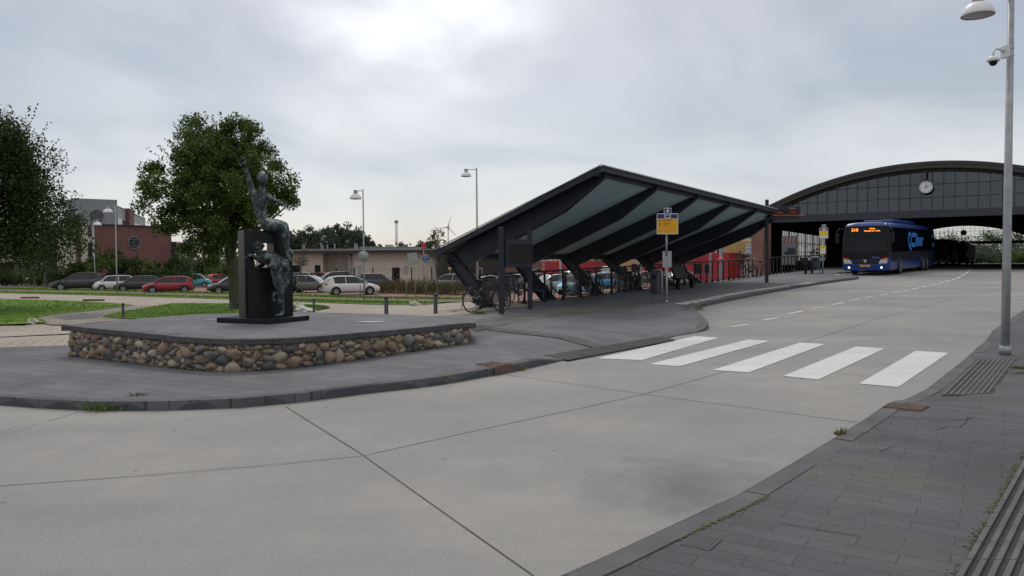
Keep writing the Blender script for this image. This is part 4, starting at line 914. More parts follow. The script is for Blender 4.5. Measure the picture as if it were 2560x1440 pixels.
# ================================================================== BICYCLES
tyre = mat('tyre_rubber', (.015, .015, .016), rough=.85, var=.1); chrome = mat('brushed_metal', (.42, .43, .45), rough=.3, metal=.8, var=.05)
def bicycle(name='bicycle', col=(.015, .015, .018), basket=False):
    root = empty(name); fm = mat('bicycle_frame_%02d%02d%02d' % tuple(int(c * 99) for c in col), col, rough=.35, var=.1)
    r = .33
    for x in (-.53, .53):
        mb = MB(); mb.torus((x, 0, r + .02), (0, 1, 0), r, .019, 30, 6); w = mb.build('wheel', tyre, root)
        mb = MB(); mb.torus((x, 0, r + .02), (0, 1, 0), r - .022, .009, 30, 5)
        for k in range(14):
            a = k * math.pi / 7; mb.cyl((x + .02 * math.cos(a + .5), .012 * (-1) ** k, r + .02 + .02 * math.sin(a + .5)), (x + (r - .02) * math.cos(a), 0, r + .02 + (r - .02) * math.sin(a)), .0022, n=4, cap=False)
        mb.cyl((x, -.05, r + .02), (x, .05, r + .02), .022, n=8); mb.build('rim', chrome, w)
    mb = MB(); bb = (-.08, 0, .30); st = (-.20, 0, .80); ht = (.36, 0, .86); hb_ = (.40, 0, .70)
    mb.tube([bb, st], .017); mb.tube([bb, hb_], .019); mb.tube([(-.17, 0, .70), ht], .016); mb.tube([ht, hb_], .021)
    for y in (-.05, .05): mb.tube([bb, (-.53, y, .35)], .010, 6); mb.tube([(-.18, 0, .74), (-.53, y, .35)], .009, 6); mb.tube([hb_, (.43, y, .62), (.53, y, .35)], .011, 6)
    mb.build('frame', fm, root)
    mb = MB(); mb.tube([ht, (.33, 0, 1.0), (.33, 0, 1.04)], .012, 6); mb.tube([(.14, -.30, 1.03), (.27, -.24, 1.07), (.33, 0, 1.05), (.27, .24, 1.07), (.14, .30, 1.03)], .012, 6); mb.build('handlebar', chrome, root)
    mb = MB(); mb.tube([(-.20, 0, .80), (-.22, 0, .90)], .012, 6); mb.prism([(-.34, .90), (-.10, .91), (.05, .90), (.05, .93), (-.12, .955), (-.36, .965)], (0, .035, 0), (1, 0, 0), (0, 0, 1), .07); mb.ico((-.25, 0, .935), .1, 2, (1.1, 1.0, .35)); mb.build('saddle', tyre, root)
    mb = MB()
    for x, a0_, a1_ in ((-.53, .3, 3.0), (.53, .7, 3.2)): mb.tube([(x + .375 * math.cos(a0_ + (a1_ - a0_) * k / 12), 0, .35 + .375 * math.sin(a0_ + (a1_ - a0_) * k / 12)) for k in range(13)], .014, 6)
    mb.build('mudguard', fm, root)
    mb = MB()
    for y in (-.06, .06): mb.tube([(-.28, y, .74), (-.75, y, .76)], .007, 5); mb.tube([(-.74, y, .76), (-.54, y, .36)], .006, 5)
    for x in (-.35, -.5, -.65, -.75): mb.tube([(x, -.06, .75), (x, .06, .75)], .005, 5)
    mb.build('carrier', fm, root)
    mb = MB(); mb.cyl((-.08, -.06, .30), (-.08, -.03, .30), .09, n=18); mb.tube([(-.08, -.07, .30), (.02, -.075, .16)], .009, 6); mb.tube([(-.08, .07, .30), (-.18, .075, .44)], .009, 6); mb.cbox((.03, -.11, .15), (.09, .07, .02)); mb.cbox((-.19, .11, .45), (.09, .07, .02))
    mb.prism([(-.55, .30), (-.03, .23), (.02, .30), (-.03, .37), (-.55, .40)], (0, -.052, 0), (1, 0, 0), (0, 0, 1), -.02); mb.build('crankset', fm, root)
    if basket:
        mb = MB()
        for z in (.78, .88, .98):
            mb.tube([(.42, -.16, z), (.68, -.17, z), (.68, .17, z), (.42, .16, z), (.42, -.16, z)], .008, 5)
        for k in range(9):
            y = -.17 + .34 * k / 8; mb.tube([(.68, y, .98), (.66, y * .8, .76)], .004, 4); mb.tube([(.42, y, .98), (.43, y * .8, .76)], .004, 4)
        mb.cbox((.55, 0, .765), (.24, .28, .01)); mb.build('basket', fm, root)
    return root
bk = [bicycle('bicycle', (.015, .015, .018)), bicycle('bicycle', (.02, .02, .022), True), bicycle('bicycle', (.10, .012, .015)), bicycle('bicycle', (.10, .12, .13))]
used_ = set()
def put_bike(kind, x, y, rz, label, lean=.08, dz=0.0, group='bicycles parked behind the railing'):
    o = bk[kind] if kind not in used_ else copy_tree(bk[kind]); used_.add(kind)
    o.location = (x, y, G(x, y) + dz); o.rotation_euler = (lean, 0, rz); tag(o, label, 'bicycle', group); return o
ordn = ['first', 'second', 'third', 'fourth', 'fifth', 'sixth', 'seventh', 'eighth', 'ninth', 'tenth', 'eleventh', 'twelfth', 'thirteenth', 'fourteenth', 'fifteenth', 'sixteenth', 'seventeenth', 'eighteenth']
rnd = random.Random(8)
pbk = gnd(1180, 783); ba = R_(38); put_bike(0, pbk.x + .53 * math.cos(ba), pbk.y + .53 * math.sin(ba), ba, 'black city bicycle with rear carrier sticking out past the first railing post', .06)
spots = [1.5, 2.6, 3.3, 4.2, 5.6, 6.5, 7.5, 8.3, 9.3, 10.6, 11.6, 12.7, 14.1, 15.2, 16.5, 17.8]
words = ['black', 'black basket', 'dark red', 'grey']
for i, s in enumerate(spots):
    k = [0, 0, 1, 0, 3, 0, 2, 1, 0, 3, 0, 1, 0, 0, 3, 0][i]; q = Vector((A0.x + UR.x * s - UR.y * .95, A0.y + UR.y * s + UR.x * .95)); a = math.atan2(UR.y, UR.x) + R_(rnd.choice([38, 48, 62, 215, 235]) + rnd.uniform(-8, 8))
    put_bike(k, q.x, q.y, a, '%s bicycle racked behind the railing, %s of the row' % (['black', 'black basket', 'dark red', 'grey'][k], ordn[i]), rnd.uniform(-.12, .12))
q = RP(25.6, 0, -.35) + Vector((A0.x, A0.y, 0)); put_bike(2, q.x, q.y, math.atan2(UR.y, UR.x) + .5, 'dark red bicycle leaning upright against the platform side of the railing', .1, group='bicycles at the far railing')
q2 = RP(26.5, 0, .45) + Vector((A0.x, A0.y, 0)); put_bike(0, q2.x, q2.y, math.atan2(UR.y, UR.x) + .9, 'black bicycle behind the far railing beside the dark red one', -.1, group='bicycles at the far railing')
p = gnd(-12, 751, .06); put_bike(0, p.x - .55, p.y, 0.05, 'bicycle cut off by the left edge, only its front wheel showing on the path', .05, group='bicycle on the path')
# bicycle racks: low bent steel hoops
rk = MB()
for k in range(22):
    s = .8 + k * .8; b_ = RP(s, 0, 1.1) + Vector((A0.x, A0.y, 0)); d = Vector((-UR.y, UR.x, 0)); u = Vector((UR.x, UR.y, 0))
    rk.tube([b_ - d * .3, b_ - d * .28 + Vector((0, 0, .38)), b_ + d * .2 + Vector((0, 0, .42)), b_ + d * .3], .014, 6)
a_ = RP(.8, .03, 1.4) + Vector((A0.x, A0.y, 0)); b_ = RP(17.6, .03, 1.4) + Vector((A0.x, A0.y, 0)); rk.tube([RP(s, .03, 1.4) + Vector((A0.x, A0.y, 0)) for s in range(1, 18)], .02, 6)
tag(rk.build('bicycle_rack', mat('galvanised_steel', (.30, .32, .335), rough=.45, metal=.35, var=.15, scale=6)), 'long galvanised bicycle rack of low hoops behind the platform railing', 'bicycle rack')
# ================================================================== BUS STATION HALL
HC = Vector((30.5, 56, 0)); HT = Vector((.848, -.53, 0)).normalized(); HA = Vector((.53, .848, 0)).normalized()
hallM = Matrix(((HT.x, HA.x, 0), (HT.y, HA.y, 0), (0, 0, 1)))
hall = empty('station_hall', HC, math.atan2(HT.y, HT.x), 'large dark bus station hall with a curved barrel roof and glazed arched front', 'station hall')
zo = lambda t: 9.0 - .0215 * t * t
dbrown = mat('dark_brown_roof_edge', (.045, .040, .042), rough=.6, var=.15, scale=1.5)
hsteel = mat('hall_dark_steel', (.020, .022, .028), rough=.5, var=.1, scale=1)
beamm = mat('hall_beam_blue_grey', (.040, .045, .060), rough=.5, var=.08, scale=.6)
slat = brick_mat('dark_ceiling_slats', (.085, .080, .078), (.065, .063, .062), (.012, .012, .012), 6.0, .5, .05, mode='ground', rot=R_(32), bump=.8, dirt=.2, rough=.6)
def clear_glass(name, tr=.7, tint=(.75, .8, .82), gl=.10):
    m = bpy.data.materials.new(name); m.use_nodes = True; N = m.node_tree.nodes; L = m.node_tree.links; N.clear()
    o = N.new('ShaderNodeOutputMaterial'); t = N.new('ShaderNodeBsdfTransparent'); t.inputs[0].default_value = (*[c * tr for c in tint], 1); g = N.new('ShaderNodeBsdfGlossy'); g.inputs['Roughness'].default_value = .05; g.inputs['Color'].default_value = (.9, .95, 1, 1)
    fr = N.new('ShaderNodeFresnel'); fr.inputs[0].default_value = 1.5; n = N.new('ShaderNodeTexNoise'); n.inputs['Scale'].default_value = .7
    tc = N.new('ShaderNodeTexCoord'); L.new(tc.outputs['Object'], n.inputs['Vector']); bp = N.new('ShaderNodeBump'); bp.inputs['Strength'].default_value = .15; bp.inputs['Distance'].default_value = .1; L.new(n.outputs['Fac'], bp.inputs['Height']); L.new(bp.outputs[0], g.inputs['Normal'])
    ad_ = N.new('ShaderNodeMath'); ad_.operation = 'ADD'; ad_.inputs[1].default_value = gl; L.new(fr.outputs[0], ad_.inputs[0])
    mx_ = N.new('ShaderNodeMixShader'); L.new(ad_.outputs[0], mx_.inputs[0]); L.new(t.outputs[0], mx_.inputs[1]); L.new(g.outputs[0], mx_.inputs[2]); L.new(mx_.outputs[0], o.inputs[0]); MATS[name] = m; return m
hglass = clear_glass('hall_window_glass', .55, (.7, .78, .85), .06)
hglass2 = clear_glass('hall_clear_glass', .85, (.9, .95, .95), .02)
HW = 12.6; LEN = 104
ts = [-HW + 2 * HW * k / 48 for k in range(49)]
mb = MB()   # roof shell
for (y0, y1) in ((-.7, LEN + .7),):
    top = [(t, zo(t)) for t in ts]; bot = [(t, zo(t) - .22) for t in ts]
    ys_ = [y0 + (y1 - y0) * k / 30 for k in range(31)]
    vs = [(t, y, z) for y in ys_ for t, z in top] + [(t, y, z) for y in ys_ for t, z in bot]; n = len(ts); o_ = n * len(ys_)
    fs = []
    for j in range(30):
        for i in range(n - 1):
            fs.append((j * n + i, j * n + i + 1, (j + 1) * n + i + 1, (j + 1) * n + i)); fs.append((o_ + j * n + i + 1, o_ + j * n + i, o_ + (j + 1) * n + i, o_ + (j + 1) * n + i + 1))
        fs.append((j * n, (j + 1) * n, o_ + (j + 1) * n, o_ + j * n)); fs.append((j * n + n - 1, o_ + j * n + n - 1, o_ + (j + 1) * n + n - 1, (j + 1) * n + n - 1))
    for i in range(n - 1): fs.append((i + 1, i, o_ + i, o_ + i + 1)); fs.append((30 * n + i, 30 * n + i + 1, o_ + 30 * n + i + 1, o_ + 30 * n + i))
    mb._add(vs, fs)
mb.build('roof', dbrown, hall)
def arch_band(mb, y0, y1, d0, d1):
    for a, b in zip(ts[:-1], ts[1:]):
        q = [(a, zo(a) - d1), (b, zo(b) - d1), (b, zo(b) - d0), (a, zo(a) - d0)]
        mb._add([(t, y0, z) for t, z in q] + [(t, y1, z) for t, z in q], [(0, 1, 2, 3), (7, 6, 5, 4), (0, 4, 5, 1), (2, 6, 7, 3)])
mb = MB(); arch_band(mb, -.66, .2, .225, .50); mb.build('arch_edge', dbrown, hall)
mb = MB(); arch_band(mb, -.12, .35, .51, .72); mb.build('arch_girder', hsteel, hall)
def facade(y, pane_n, glass_m, parent, zb0=4.98, zb1=5.5):
    mb = MB(); mb.box((-HW, y - .22, zb0), (HW, y + .22, zb1)); mb.box((-HW, y - .3, zb0 - .03), (HW, y + .24, zb0)); mb.build('beam', beamm, parent)
    mb = MB(); mu = MB(); w = 2 * HW / pane_n; zt_ = lambda t: zo(t) - .73
    for k in range(pane_n):
        a, b = -HW + k * w, -HW + (k + 1) * w
        if max(zt_(a), zt_(b)) < zb1 + .05: continue
        lv = [zb1, 6.42, 7.38, 8.34]
        for z0_, z1_ in zip(lv, lv[1:] + [99]):
            ta, tb = min(z1_, zt_(a)), min(z1_, zt_(b))
            if ta <= z0_ and tb <= z0_: continue
            ta, tb = max(ta, z0_), max(tb, z0_); yj = y + random.uniform(-.004, .004)
            mb._add([(a + .02, yj, z0_ + .01), (b - .02, yj + random.uniform(-.006, .006), z0_ + .01), (b - .02, yj, tb - .01), (a + .02, yj, ta - .01)], [(0, 1, 2, 3)])
        if zt_(a) > zb1: mu.box((a - .022, y - .05, zb1), (a + .022, y + .05, zt_(a) + .05))
    for z0_ in (6.42, 7.38):
        tt = math.sqrt(max(0, (9.0 - .73 - z0_) / .0215)); mu.box((-tt, y - .045, z0_ - .022), (tt, y + .045, z0_ + .022))
    mb.build('glazing', glass_m, parent); mu.build('glazing_bars', hsteel, parent)
facade(0, 35, hglass, hall)
# the far end
fe = bpy.data.objects.new('far_end_front', None); scene.collection.objects.link(fe); fe.parent = hall; fe.location = (0, LEN, 0)
facade(0, 35, hglass2, fe)
mb = MB(); mb.lathe([(0, -.05), (.52, -.05), (.52, .05), (0, .05)], 24, (0, -.5, 7.1), (0, 1, 0)); mb.box((-.04, -.54, 7.5), (.04, -.46, 8.6)); mb.build('far_clock', hsteel, fe)
# ceiling slats and ribs
mb = MB()
for a, b in zip(ts[:-1], ts[1:]):
    q = [(a, zo(a) - .36), (b, zo(b) - .36)]
    mb._add([(q[0][0], .4, q[0][1]), (q[1][0], .4, q[1][1]), (q[1][0], LEN - .4, q[1][1]), (q[0][0], LEN - .4, q[0][1])], [(0, 1, 2, 3)])
mb.build('ceiling', slat, hall)
rm = MB()
for k in range(34):
    y = 2.2 + k * 3.05
    for a, b in zip(ts[:-1:2], ts[2::2]):
        rm.beam((a, y, zo(a) - .52), (b, y, zo(b) - .52), .14, .30)
rm.build('roof_ribs', hsteel, hall)
mb = MB()
for k in range(12):
    y = 5 + k * 8.2; mb.beam((-HW, y, 5.15), (HW, y, 5.15), .12, .22)
mb.v = mb.v[:0]
hbrick = brick_mat('dark_hall_brick', (.060, .042, .038), (.045, .034, .032), (.03, .03, .03), .22, .065, .01, dirt=.25, bump=.5)
rbrick = brick_mat('red_brick_wall', (.27, .105, .075), (.20, .085, .065), (.26, .22, .20), .24, .085, .014, dirt=.25, bump=.6)
mb = MB()
gz = .7
for sd_ in (-1, 1):
    x0, x1 = (sd_ * HW - .15, sd_ * HW + .15)
    mb.box((x0, .3, gz), (x1, 10, 5.55)); mb.box((x0, 10, gz), (x1, LEN, 1.9)); mb.box((x0, 10, 4.75), (x1, LEN, 5.55))
    if sd_ < 0: mb.box((x0, 34, 1.9), (x1, LEN - 25, 4.75))
    else: mb.box((x0, 10, 1.9), (x1, LEN, 4.75))
mb.box((-HW + .16, -.1, gz), (-HW + 1.5, .25, 4.97)); mb.build('wall', hbrick, hall)
fr_ = MB(); gl_ = MB(); y = 10
while y < 34:
    th = .30 if int((y - 10) / .8 + .5) % 5 == 0 else .05; fr_.box((-HW - .04, y - th, 1.9), (-HW + .04, y + .0, 4.75)); y += .8
for z in (2.8, 3.75): fr_.box((-HW - .03, 10, z - .03), (-HW + .03, 34, z + .03))
gl_._add([(-HW, 10, 1.9), (-HW, 34, 1.9), (-HW, 34, 4.75), (-HW, 10, 4.75)], [(0, 1, 2, 3)]); wf = fr_.build('window', hsteel, hall); gl_.build('pane', hglass2, wf)
for y, z0_, z1_, x in ((-.14, 2.6, 3.75, -HW + .62),):
    mb = MB(); mb.box((x - .10, y - .02, z0_), (x + .10, y + .02, z1_)); mb.build('narrow_window', mat('pale_window_frame', (.22, .23, .24), rough=.4, var=.1), hall)
mb = MB()
for y in (22, 44, 66, 88):
    for x in (-6.4,): mb.cyl((x, y, .6), (x, y, 5.1), .16, n=16)
for y in range(12, 100, 22): mb.cyl((10.2, y, .6), (10.2, y, 5.1), .2, n=16)
mb.build('columns', hsteel, hall)
# brick corner pier
pc = atd(1902, 700, 61.5); pier = MB(); pier.box((-.45, -.6, -.9), (.45, .6, 5.4)); po = pier.build('brick_pier', rbrick); po.location = (pc.x, pc.y, .6); po.rotation_euler = (0, 0, R_(30))
tag(po, 'red brick corner pier at the left end of the station hall', 'brick pier')
# clock
ck = empty('station_clock', HC - HA * .75 + Vector((0, 0, 7.12)), math.atan2(HT.y, HT.x), 'round white clock hanging in front of the arched glazing', 'clock'); ck.scale = (.86, 1, .86)
mb = MB(); mb.lathe([(0, -.09), (.50, -.09), (.54, -.07), (.54, .09), (.50, .09)], 40, (0, 0, 0), (0, -1, 0)); mb.build('case', hsteel, ck)
mb = MB(); mb.lathe([(0, .095), (.505, .095)], 40, (0, 0, 0), (0, -1, 0)); mb._add([(.505 * math.cos(a * math.pi / 20), -.097, .505 * math.sin(a * math.pi / 20)) for a in range(40)], [tuple(range(40))]); mb.build('dial', mat('white_clock_dial', (.75, .76, .78), rough=.4, var=.02), ck)
mb = MB()
for k in range(60):
    a = k * math.pi / 30; L_ = .12 if k % 5 == 0 else .035; w_ = .028 if k % 5 == 0 else .01
    d = Vector((math.sin(a), 0, math.cos(a))); mb.beam(d * (.48 - L_) + Vector((0, -.102, 0)), d * .48 + Vector((0, -.102, 0)), w_, .006, up=(0, 1, 0))
mb.build('hour_marks', hsteel, ck)
mb = MB()
for a, L_, w_, t_ in ((R_(60), .28, .05, .10), (R_(2), .42, .035, .12)):
    d = Vector((math.sin(a), 0, math.cos(a))); mb.beam(d * -t_ + Vector((0, -.112, 0)), d * L_ + Vector((0, -.112, 0)), w_, .006, up=(0, 1, 0))
mb.build('hands', hsteel, ck)
mb = MB(); mb.box((-.06, -.05, .5), (.06, .05, 1.42)); mb.box((-.12, -.10, .52), (.12, .10, .72)); mb.build('hanger', hsteel, ck)
# ================================================================== BUSES
def font_mb(parts):
    mb = MB()
    for a in parts: text_into(mb, *a[0], **a[1])
    return mb
bblue = mat('blue_bus_paint', (.008, .040, .20), rough=.28, var=.05, coat=.2); bblack = mat('black_bus_glass', (.006, .007, .009), rough=.08, var=.05, spec=.3)
bgrey = mat('grey_bus_band', (.035, .040, .052), rough=.2, var=.05, spec=.5); logob = mat('light_blue_lettering', (.06, .24, .72), rough=.4, var=0)
led = mat('orange_led', (.9, .3, .05), var=0, emit=(1.0, .27, .03), es=1.6); lampw = mat('lit_headlamp', (.9, .9, .9), var=0, emit=(.9, .95, 1), es=2.2)
lens_ = mat('clear_lamp_lens', (.55, .57, .60), rough=.08, var=.05); orange = mat('orange_indicator_lens', (.85, .10, .01), rough=.15, var=.05); rimm = mat('grey_wheel_rim', (.30, .31, .33), rough=.35, metal=.6, var=.1)
plate = mat('yellow_number_plate', (.70, .42, .02), rough=.5, var=.02); blackp = mat('black_plastic', (.012, .012, .014), rough=.55, var=.1, spec=.25); platet = mat('black_plate_lettering', (.01, .01, .01), rough=.6, var=0)
def wheel_part(root, x, y, r, w, name='wheel', rim=None):
    sg = 1 if y > 0 else -1; mb = MB()
    mb.lathe([(0, -w / 2), (r * .9, -w / 2), (r, -w * .35), (r, w * .35), (r * .9, w / 2), (r * .62, w / 2), (r * .58, w * .25), (0, w * .25)], 24, (x, y - sg * w / 2, r), (0, sg, 0)); wo = mb.build(name, tyre, root)
    mb = MB(); mb.lathe([(r * .62, w * .47), (r * .55, w * .40), (r * .15, w * .41), (0, w * .43)], 20, (x, y - sg * w / 2, r), (0, sg, 0))
    for k in range(5 if r < .42 else 8):
        a = k * 2 * math.pi / (5 if r < .42 else 8); d = Vector((math.cos(a), 0, math.sin(a))); c = Vector((x, y - sg * (w * .5 - w * .44), r)); mb.beam(c + d * r * .12, c + d * r * .60, r * .14, .02, up=(0, 1, 0))
    mb.build('rim', rim or rimm, wo); return wo
def make_bus(name, main=True, col=None, L=15.0):
    root = empty(name); bblack = MATS['black_bus_glass'] if main else mat('dull_dark_glass', (.008, .009, .011), rough=.5, var=.05); bgrey = MATS['grey_bus_band'] if main else bblack; lens_ = MATS['clear_lamp_lens'] if main else bblack; Wd = 1.275; Hh = 3.02; col = col or bblue
    # body shell lofted along x with rounded section
    def sec(x, k, zt, w):
        z0 = .30; pts = [(-w * .97, z0), (-w, z0 + .08), (-w, 1.2), (-w * .985, 2.3), (-w * .93, zt - .16), (-w * .82, zt - .03), (-w * .5, zt + .02), (0, zt + .035)]
        return [(x, y, z) for y, z in pts] + [(x, -y, z) for y, z in pts[-2::-1]]
    ss_ = [(-L, .8, Hh - .12, Wd * .90), (-L + .08, 1, Hh - .04, Wd * .97), (-L + .3, 1, Hh, Wd), (-L * .5, 1, Hh, Wd), (-.5, 1, Hh, Wd), (-.18, 1, Hh - .02, Wd * .985), (-.04, 1, Hh - .09, Wd * .95), (0, 1, Hh - .22, Wd * .90)]
    rows = [sec(*s_) for s_ in ss_]
    for j in (-1, -2, -3):   # raked front: upper part leans back
        rows[j] = [(x - .26 * max(0, (z - 1.1) / 1.9) ** 1.4, y, z) for x, y, z in rows[j]]
    n = len(rows[0]); vs = [p for r_ in rows for p in r_]; fs = [(j * n + i, (j + 1) * n + i, (j + 1) * n + i + 1, j * n + i + 1) for j in range(len(rows) - 1) for i in range(n - 1)]
    fs = [f[::-1] for f in fs]; mb = MB(); mb._add(vs, fs, True); m0 = len(rows) - 1
    mb._add(rows[0], [tuple(range(n))]); mb._add(rows[-1], [tuple(range(n))[::-1]]); mb._add([rows[0][0], rows[0][-1], rows[-1][-1], rows[-1][0]], [(0, 1, 2, 3)])
    mb.build('body', col, root)
    fx = lambda z: .0 - .26 * max(0, (z - 1.1) / 1.9) ** 1.4
    for sg in (-1, 1):      # side glass: one long dark band following the section
        def sy(z): return sg * (1.275 * (1 - .015 * min(1, max(0, (z - 1.2) / 1.1)) - (.055 * (z - 2.3) / .56 if z > 2.3 else 0)) + .008)
        mb = MB(); zs_ = [1.33, 1.8, 2.3, 2.74]
        xs_ = [-L + .25 + (L - .50) * k / 9 for k in range(10)]
        for xa, xb in zip(xs_[:-1], xs_[1:]):
            for za, zb_ in zip(zs_[:-1], zs_[1:]):
                q = [(xa + .012, sy(za), za), (xb - .012, sy(za), za), (xb - .012, sy(zb_), zb_), (xa + .012, sy(zb_), zb_)]; mb._add(q if sg < 0 else q[::-1], [(0, 1, 2, 3)])
        mb.build('side_window', bblack, root)
        mb = MB(); mb.box((-L + .25, sg * 1.276, .84), (-.35, sg * 1.283, 1.325)) if sg > 0 else mb.box((-L + .25, -1.283, .84), (-.35, -1.276, 1.325)); mb.build('side_panel', bgrey, root)
    mb = MB()           # windscreen, curved
    zz = [1.30, 1.7, 2.2, 2.6, 2.82]; yy = [-1.12 + 2.24 * k / 10 for k in range(11)]
    vs = [(fx(z) + .034 - .012 * (abs(y) / 1.12) ** 3, y, z) for z in zz for y in yy]
    mb._add(vs, [(j * 11 + i, j * 11 + i + 1, (j + 1) * 11 + i + 1, (j + 1) * 11 + i) for j in range(4) for i in range(10)], True); mb.build('windscreen', bblack, root)
    mb = MB(); yx = [(1.283, -.45), (1.264, -.17), (1.222, -.032), (1.15, .012), (.8, .014), (.4, .015), (0, .016)]; yx = [(-a, b) for a, b in yx] + yx[-2::-1]; zz = [1.0, 1.3, 1.7, 2.2, 2.6, 2.78]; cy = lambda z: 1.006 - (.015 * (z - 1.2) / 1.1 if z < 2.3 else .015 + .055 * (z - 2.3) / .5); nq = len(yx)
    vs = [(fx(z) * (1 if x_ > -.1 else .6) + x_, y * cy(z), z) for z in zz for y, x_ in yx]
    mb._add(vs, [(j * nq + i, j * nq + i + 1, (j + 1) * nq + i + 1, (j + 1) * nq + i) for j in range(5) for i in range(nq - 1)], True); mb.build('front_mask', blackp, root)
    mb = MB(); mb.bevbox((-.12, -1.13, .93), (.035, 1.13, 1.29), .02); mb.build('front_panel', blackp, root)
    mb = MB(); mb.bevbox((-.12, -1.15, .28), (.04, 1.15, .66), .05); mb.build('bumper', col, root)
    mb = MB(); mb.bevbox((-.06, -.66, .665), (.03, .66, .925), .02)
    for k in range(4): mb.box((.03, -.62, .70 + k * .055), (.036, .62, .715 + k * .055))
    mb.build('grille', bgrey, root)
    for sg in (-1, 1):
        mb = MB(); mb.prism([(sg * .70, .68), (sg * 1.14, .70), (sg * 1.16, .92), (sg * .80, .90)] if sg > 0 else [(sg * 1.14, .70), (sg * .70, .68), (sg * .80, .90), (sg * 1.16, .92)], (-.06, 0, 0), (0, 1, 0), (0, 0, 1), .11); hl = mb.build('headlight', lens_, root)
        mb = MB(); mb.prism([(sg * .80, .903), (sg * 1.165, .923), (sg * 1.17, 1.03), (sg * .95, .98)] if sg > 0 else [(sg * 1.165, .923), (sg * .80, .903), (sg * .95, .98), (sg * 1.17, 1.03)], (-.06, 0, 0), (0, 1, 0), (0, 0, 1), .112); mb.build('indicator', orange, hl)
        mb = MB(); mb.lathe([(0, .02), (.045, .015), (.055, 0)], 16, (.045, sg * .86, .46), (1, 0, 0)); mb.build('fog_lamp', lampw if main else lens_, root)
        for x in (-2.75,): wheel_part(root, x, sg * 1.345, .48, .30)
        for x in ((-L + 4.9, -L + 3.5) if L > 13 else (-L + 3.4,)): wheel_part(root, x, sg * 1.345, .48, .30)
        mb = MB()
        for x in [-2.75] + ([-L + 4.9, -L + 3.5] if L > 13 else [-L + 3.4]):
            mb.lathe([(.50, 0), (.60, 0), (.60, .018), (.50, .018)], 28, (x, sg * 1.273, .50), (0, sg, 0))
            mb._add([(x + .54 * math.cos(a * math.pi / 12), sg * 1.279, .50 + .54 * math.sin(a * math.pi / 12)) for a in range(24)], [tuple(range(24))])
        mb.build('wheel_arch', blackp, root)
        mb = MB(); mb.tube([(-.15, sg * 1.15, 2.62), (.15, sg * 1.35, 2.70), (.30, sg * 1.45, 2.55), (.28, sg * 1.45, 2.4)], .03, 8); mb.bevbox((.20, sg * 1.45 - .11, 1.85), (.33, sg * 1.45 + .11, 2.42), .04); mb.build('mirror', blackp, root)
    mb = MB(); mb.bevbox((-9.8, -.85, Hh - .02), (-3.2, .85, Hh + .22), .10); mb.bevbox((-9.2, -.7, Hh + .2), (-5.5, .7, Hh + .27), .05); mb.build('roof_unit', col, root)
    mb = MB(); mb.bevbox((.041, -.27, .50), (.05, .27, .61), .003); pl = mb.build('number_plate', plate, root)
    mb = MB(); text_into(mb, '44-BNX-1' if main else '58-BLT-6', .10, (.051, 0, .552), (0, 1, 0), (0, 0, 1), .001); mb.build('plate_lettering', platet, pl)
    mb = MB(); 
    for y in (-.4, .45): mb.tube([(.03, y, 1.30), (fx(1.5) + .05, y - .3, 1.45), (fx(1.9) + .04, y - .45, 1.62)], .012, 5)
    mb.build('wiper', blackp, root)
    if main:
        mb = MB(); z = 2.60
        text_into(mb, '310', .25, (fx(z) + .052, -.60, z), (0, 1, 0), (-.12, 0, 1), .002, bold=.008); text_into(mb, 'Assen', .12, (fx(z) + .052, .33, z + .07), (0, 1, 0), (-.12, 0, 1), .002, bold=.004); text_into(mb, 'Vertrek in 3 min.', .125, (fx(z) + .062, .33, z - .06), (0, 1, 0), (-.12, 0, 1), .002, bold=.004)
        mb.build('destination_display', led, root)
        mb = MB(); y = 1.275; z = 1.98
        X = lambda s: (-s, 1.272, 2.02)
        text_into(mb, 'Q', 1.35, (-5.75, y + .002, 1.98), (-1, 0, 0), (0, -.02, 1), .004, bold=.03); 
        mb.box((-7.45, 1.262, 2.20), (-6.45, 1.284, 2.48)); mb.box((-7.45, 1.268, 1.58), (-6.45, 1.286, 1.86)); text_into(mb, 'liner', 1.15, (-8.95, y - .002, 2.02), (-1, 0, 0), (0, -.02, 1), .004, bold=.03, xs=1.25)
        mb.box((-14.6, 1.262, 2.20), (-13.8, 1.284, 2.48)); mb.box((-14.6, 1.268, 1.58), (-13.8, 1.286, 1.86)); mb.build('lettering', logob, root)
        mb = MB(); text_into(mb, 'Q=liner', .13, (.037, .56, 1.03), (0, 1, 0), (0, 0, 1), .002, bold=.003); mb.build('front_lettering', logob, root)
        mb = MB(); mb.prism([(-.09, .86), (.0, .72), (.09, .86), (.06, .90), (-.06, .90)], (.031, 0, 0), (0, 1, 0), (0, 0, 1), .012); mb.build('emblem', lens_, root)
        mb = MB(); mb.tube([(fx(2.9) + .0, y_, 2.92) for y_ in (-1.0, -.98)], .02, 6); mb.tube([(fx(2.9), y_, 2.92) for y_ in (.98, 1.0)], .02, 6); mb.build('marker_lamp', lampw, root)
    return root
bf = Vector((rp(2163, 689)[0], rp(2163, 689)[1], 0)); bus_h = Vector((-.615, -.788, 0)).normalized()
bus = make_bus('bus', True); bus.location = (bf.x, bf.y, G(bf.x, bf.y) + RD + .0)
slope = (G(bf.x + .615 * 13, bf.y + .788 * 13) - G(bf.x, bf.y)) / 13
bus.rotation_euler = Vector((-.615, -.788, -slope)).to_track_quat('X', 'Z').to_euler(); sb_ = bf.y / 43.3; bus.scale = (1.03, min(1.12, sb_), min(1.12, sb_)); print('bus at', bf, sb_)
tag(bus, 'blue and black coach with lit orange destination display, leaving the station hall', 'bus')
bdark = mat('black_bus_paint', (.010, .011, .013), rough=.35, var=.08, coat=.3)
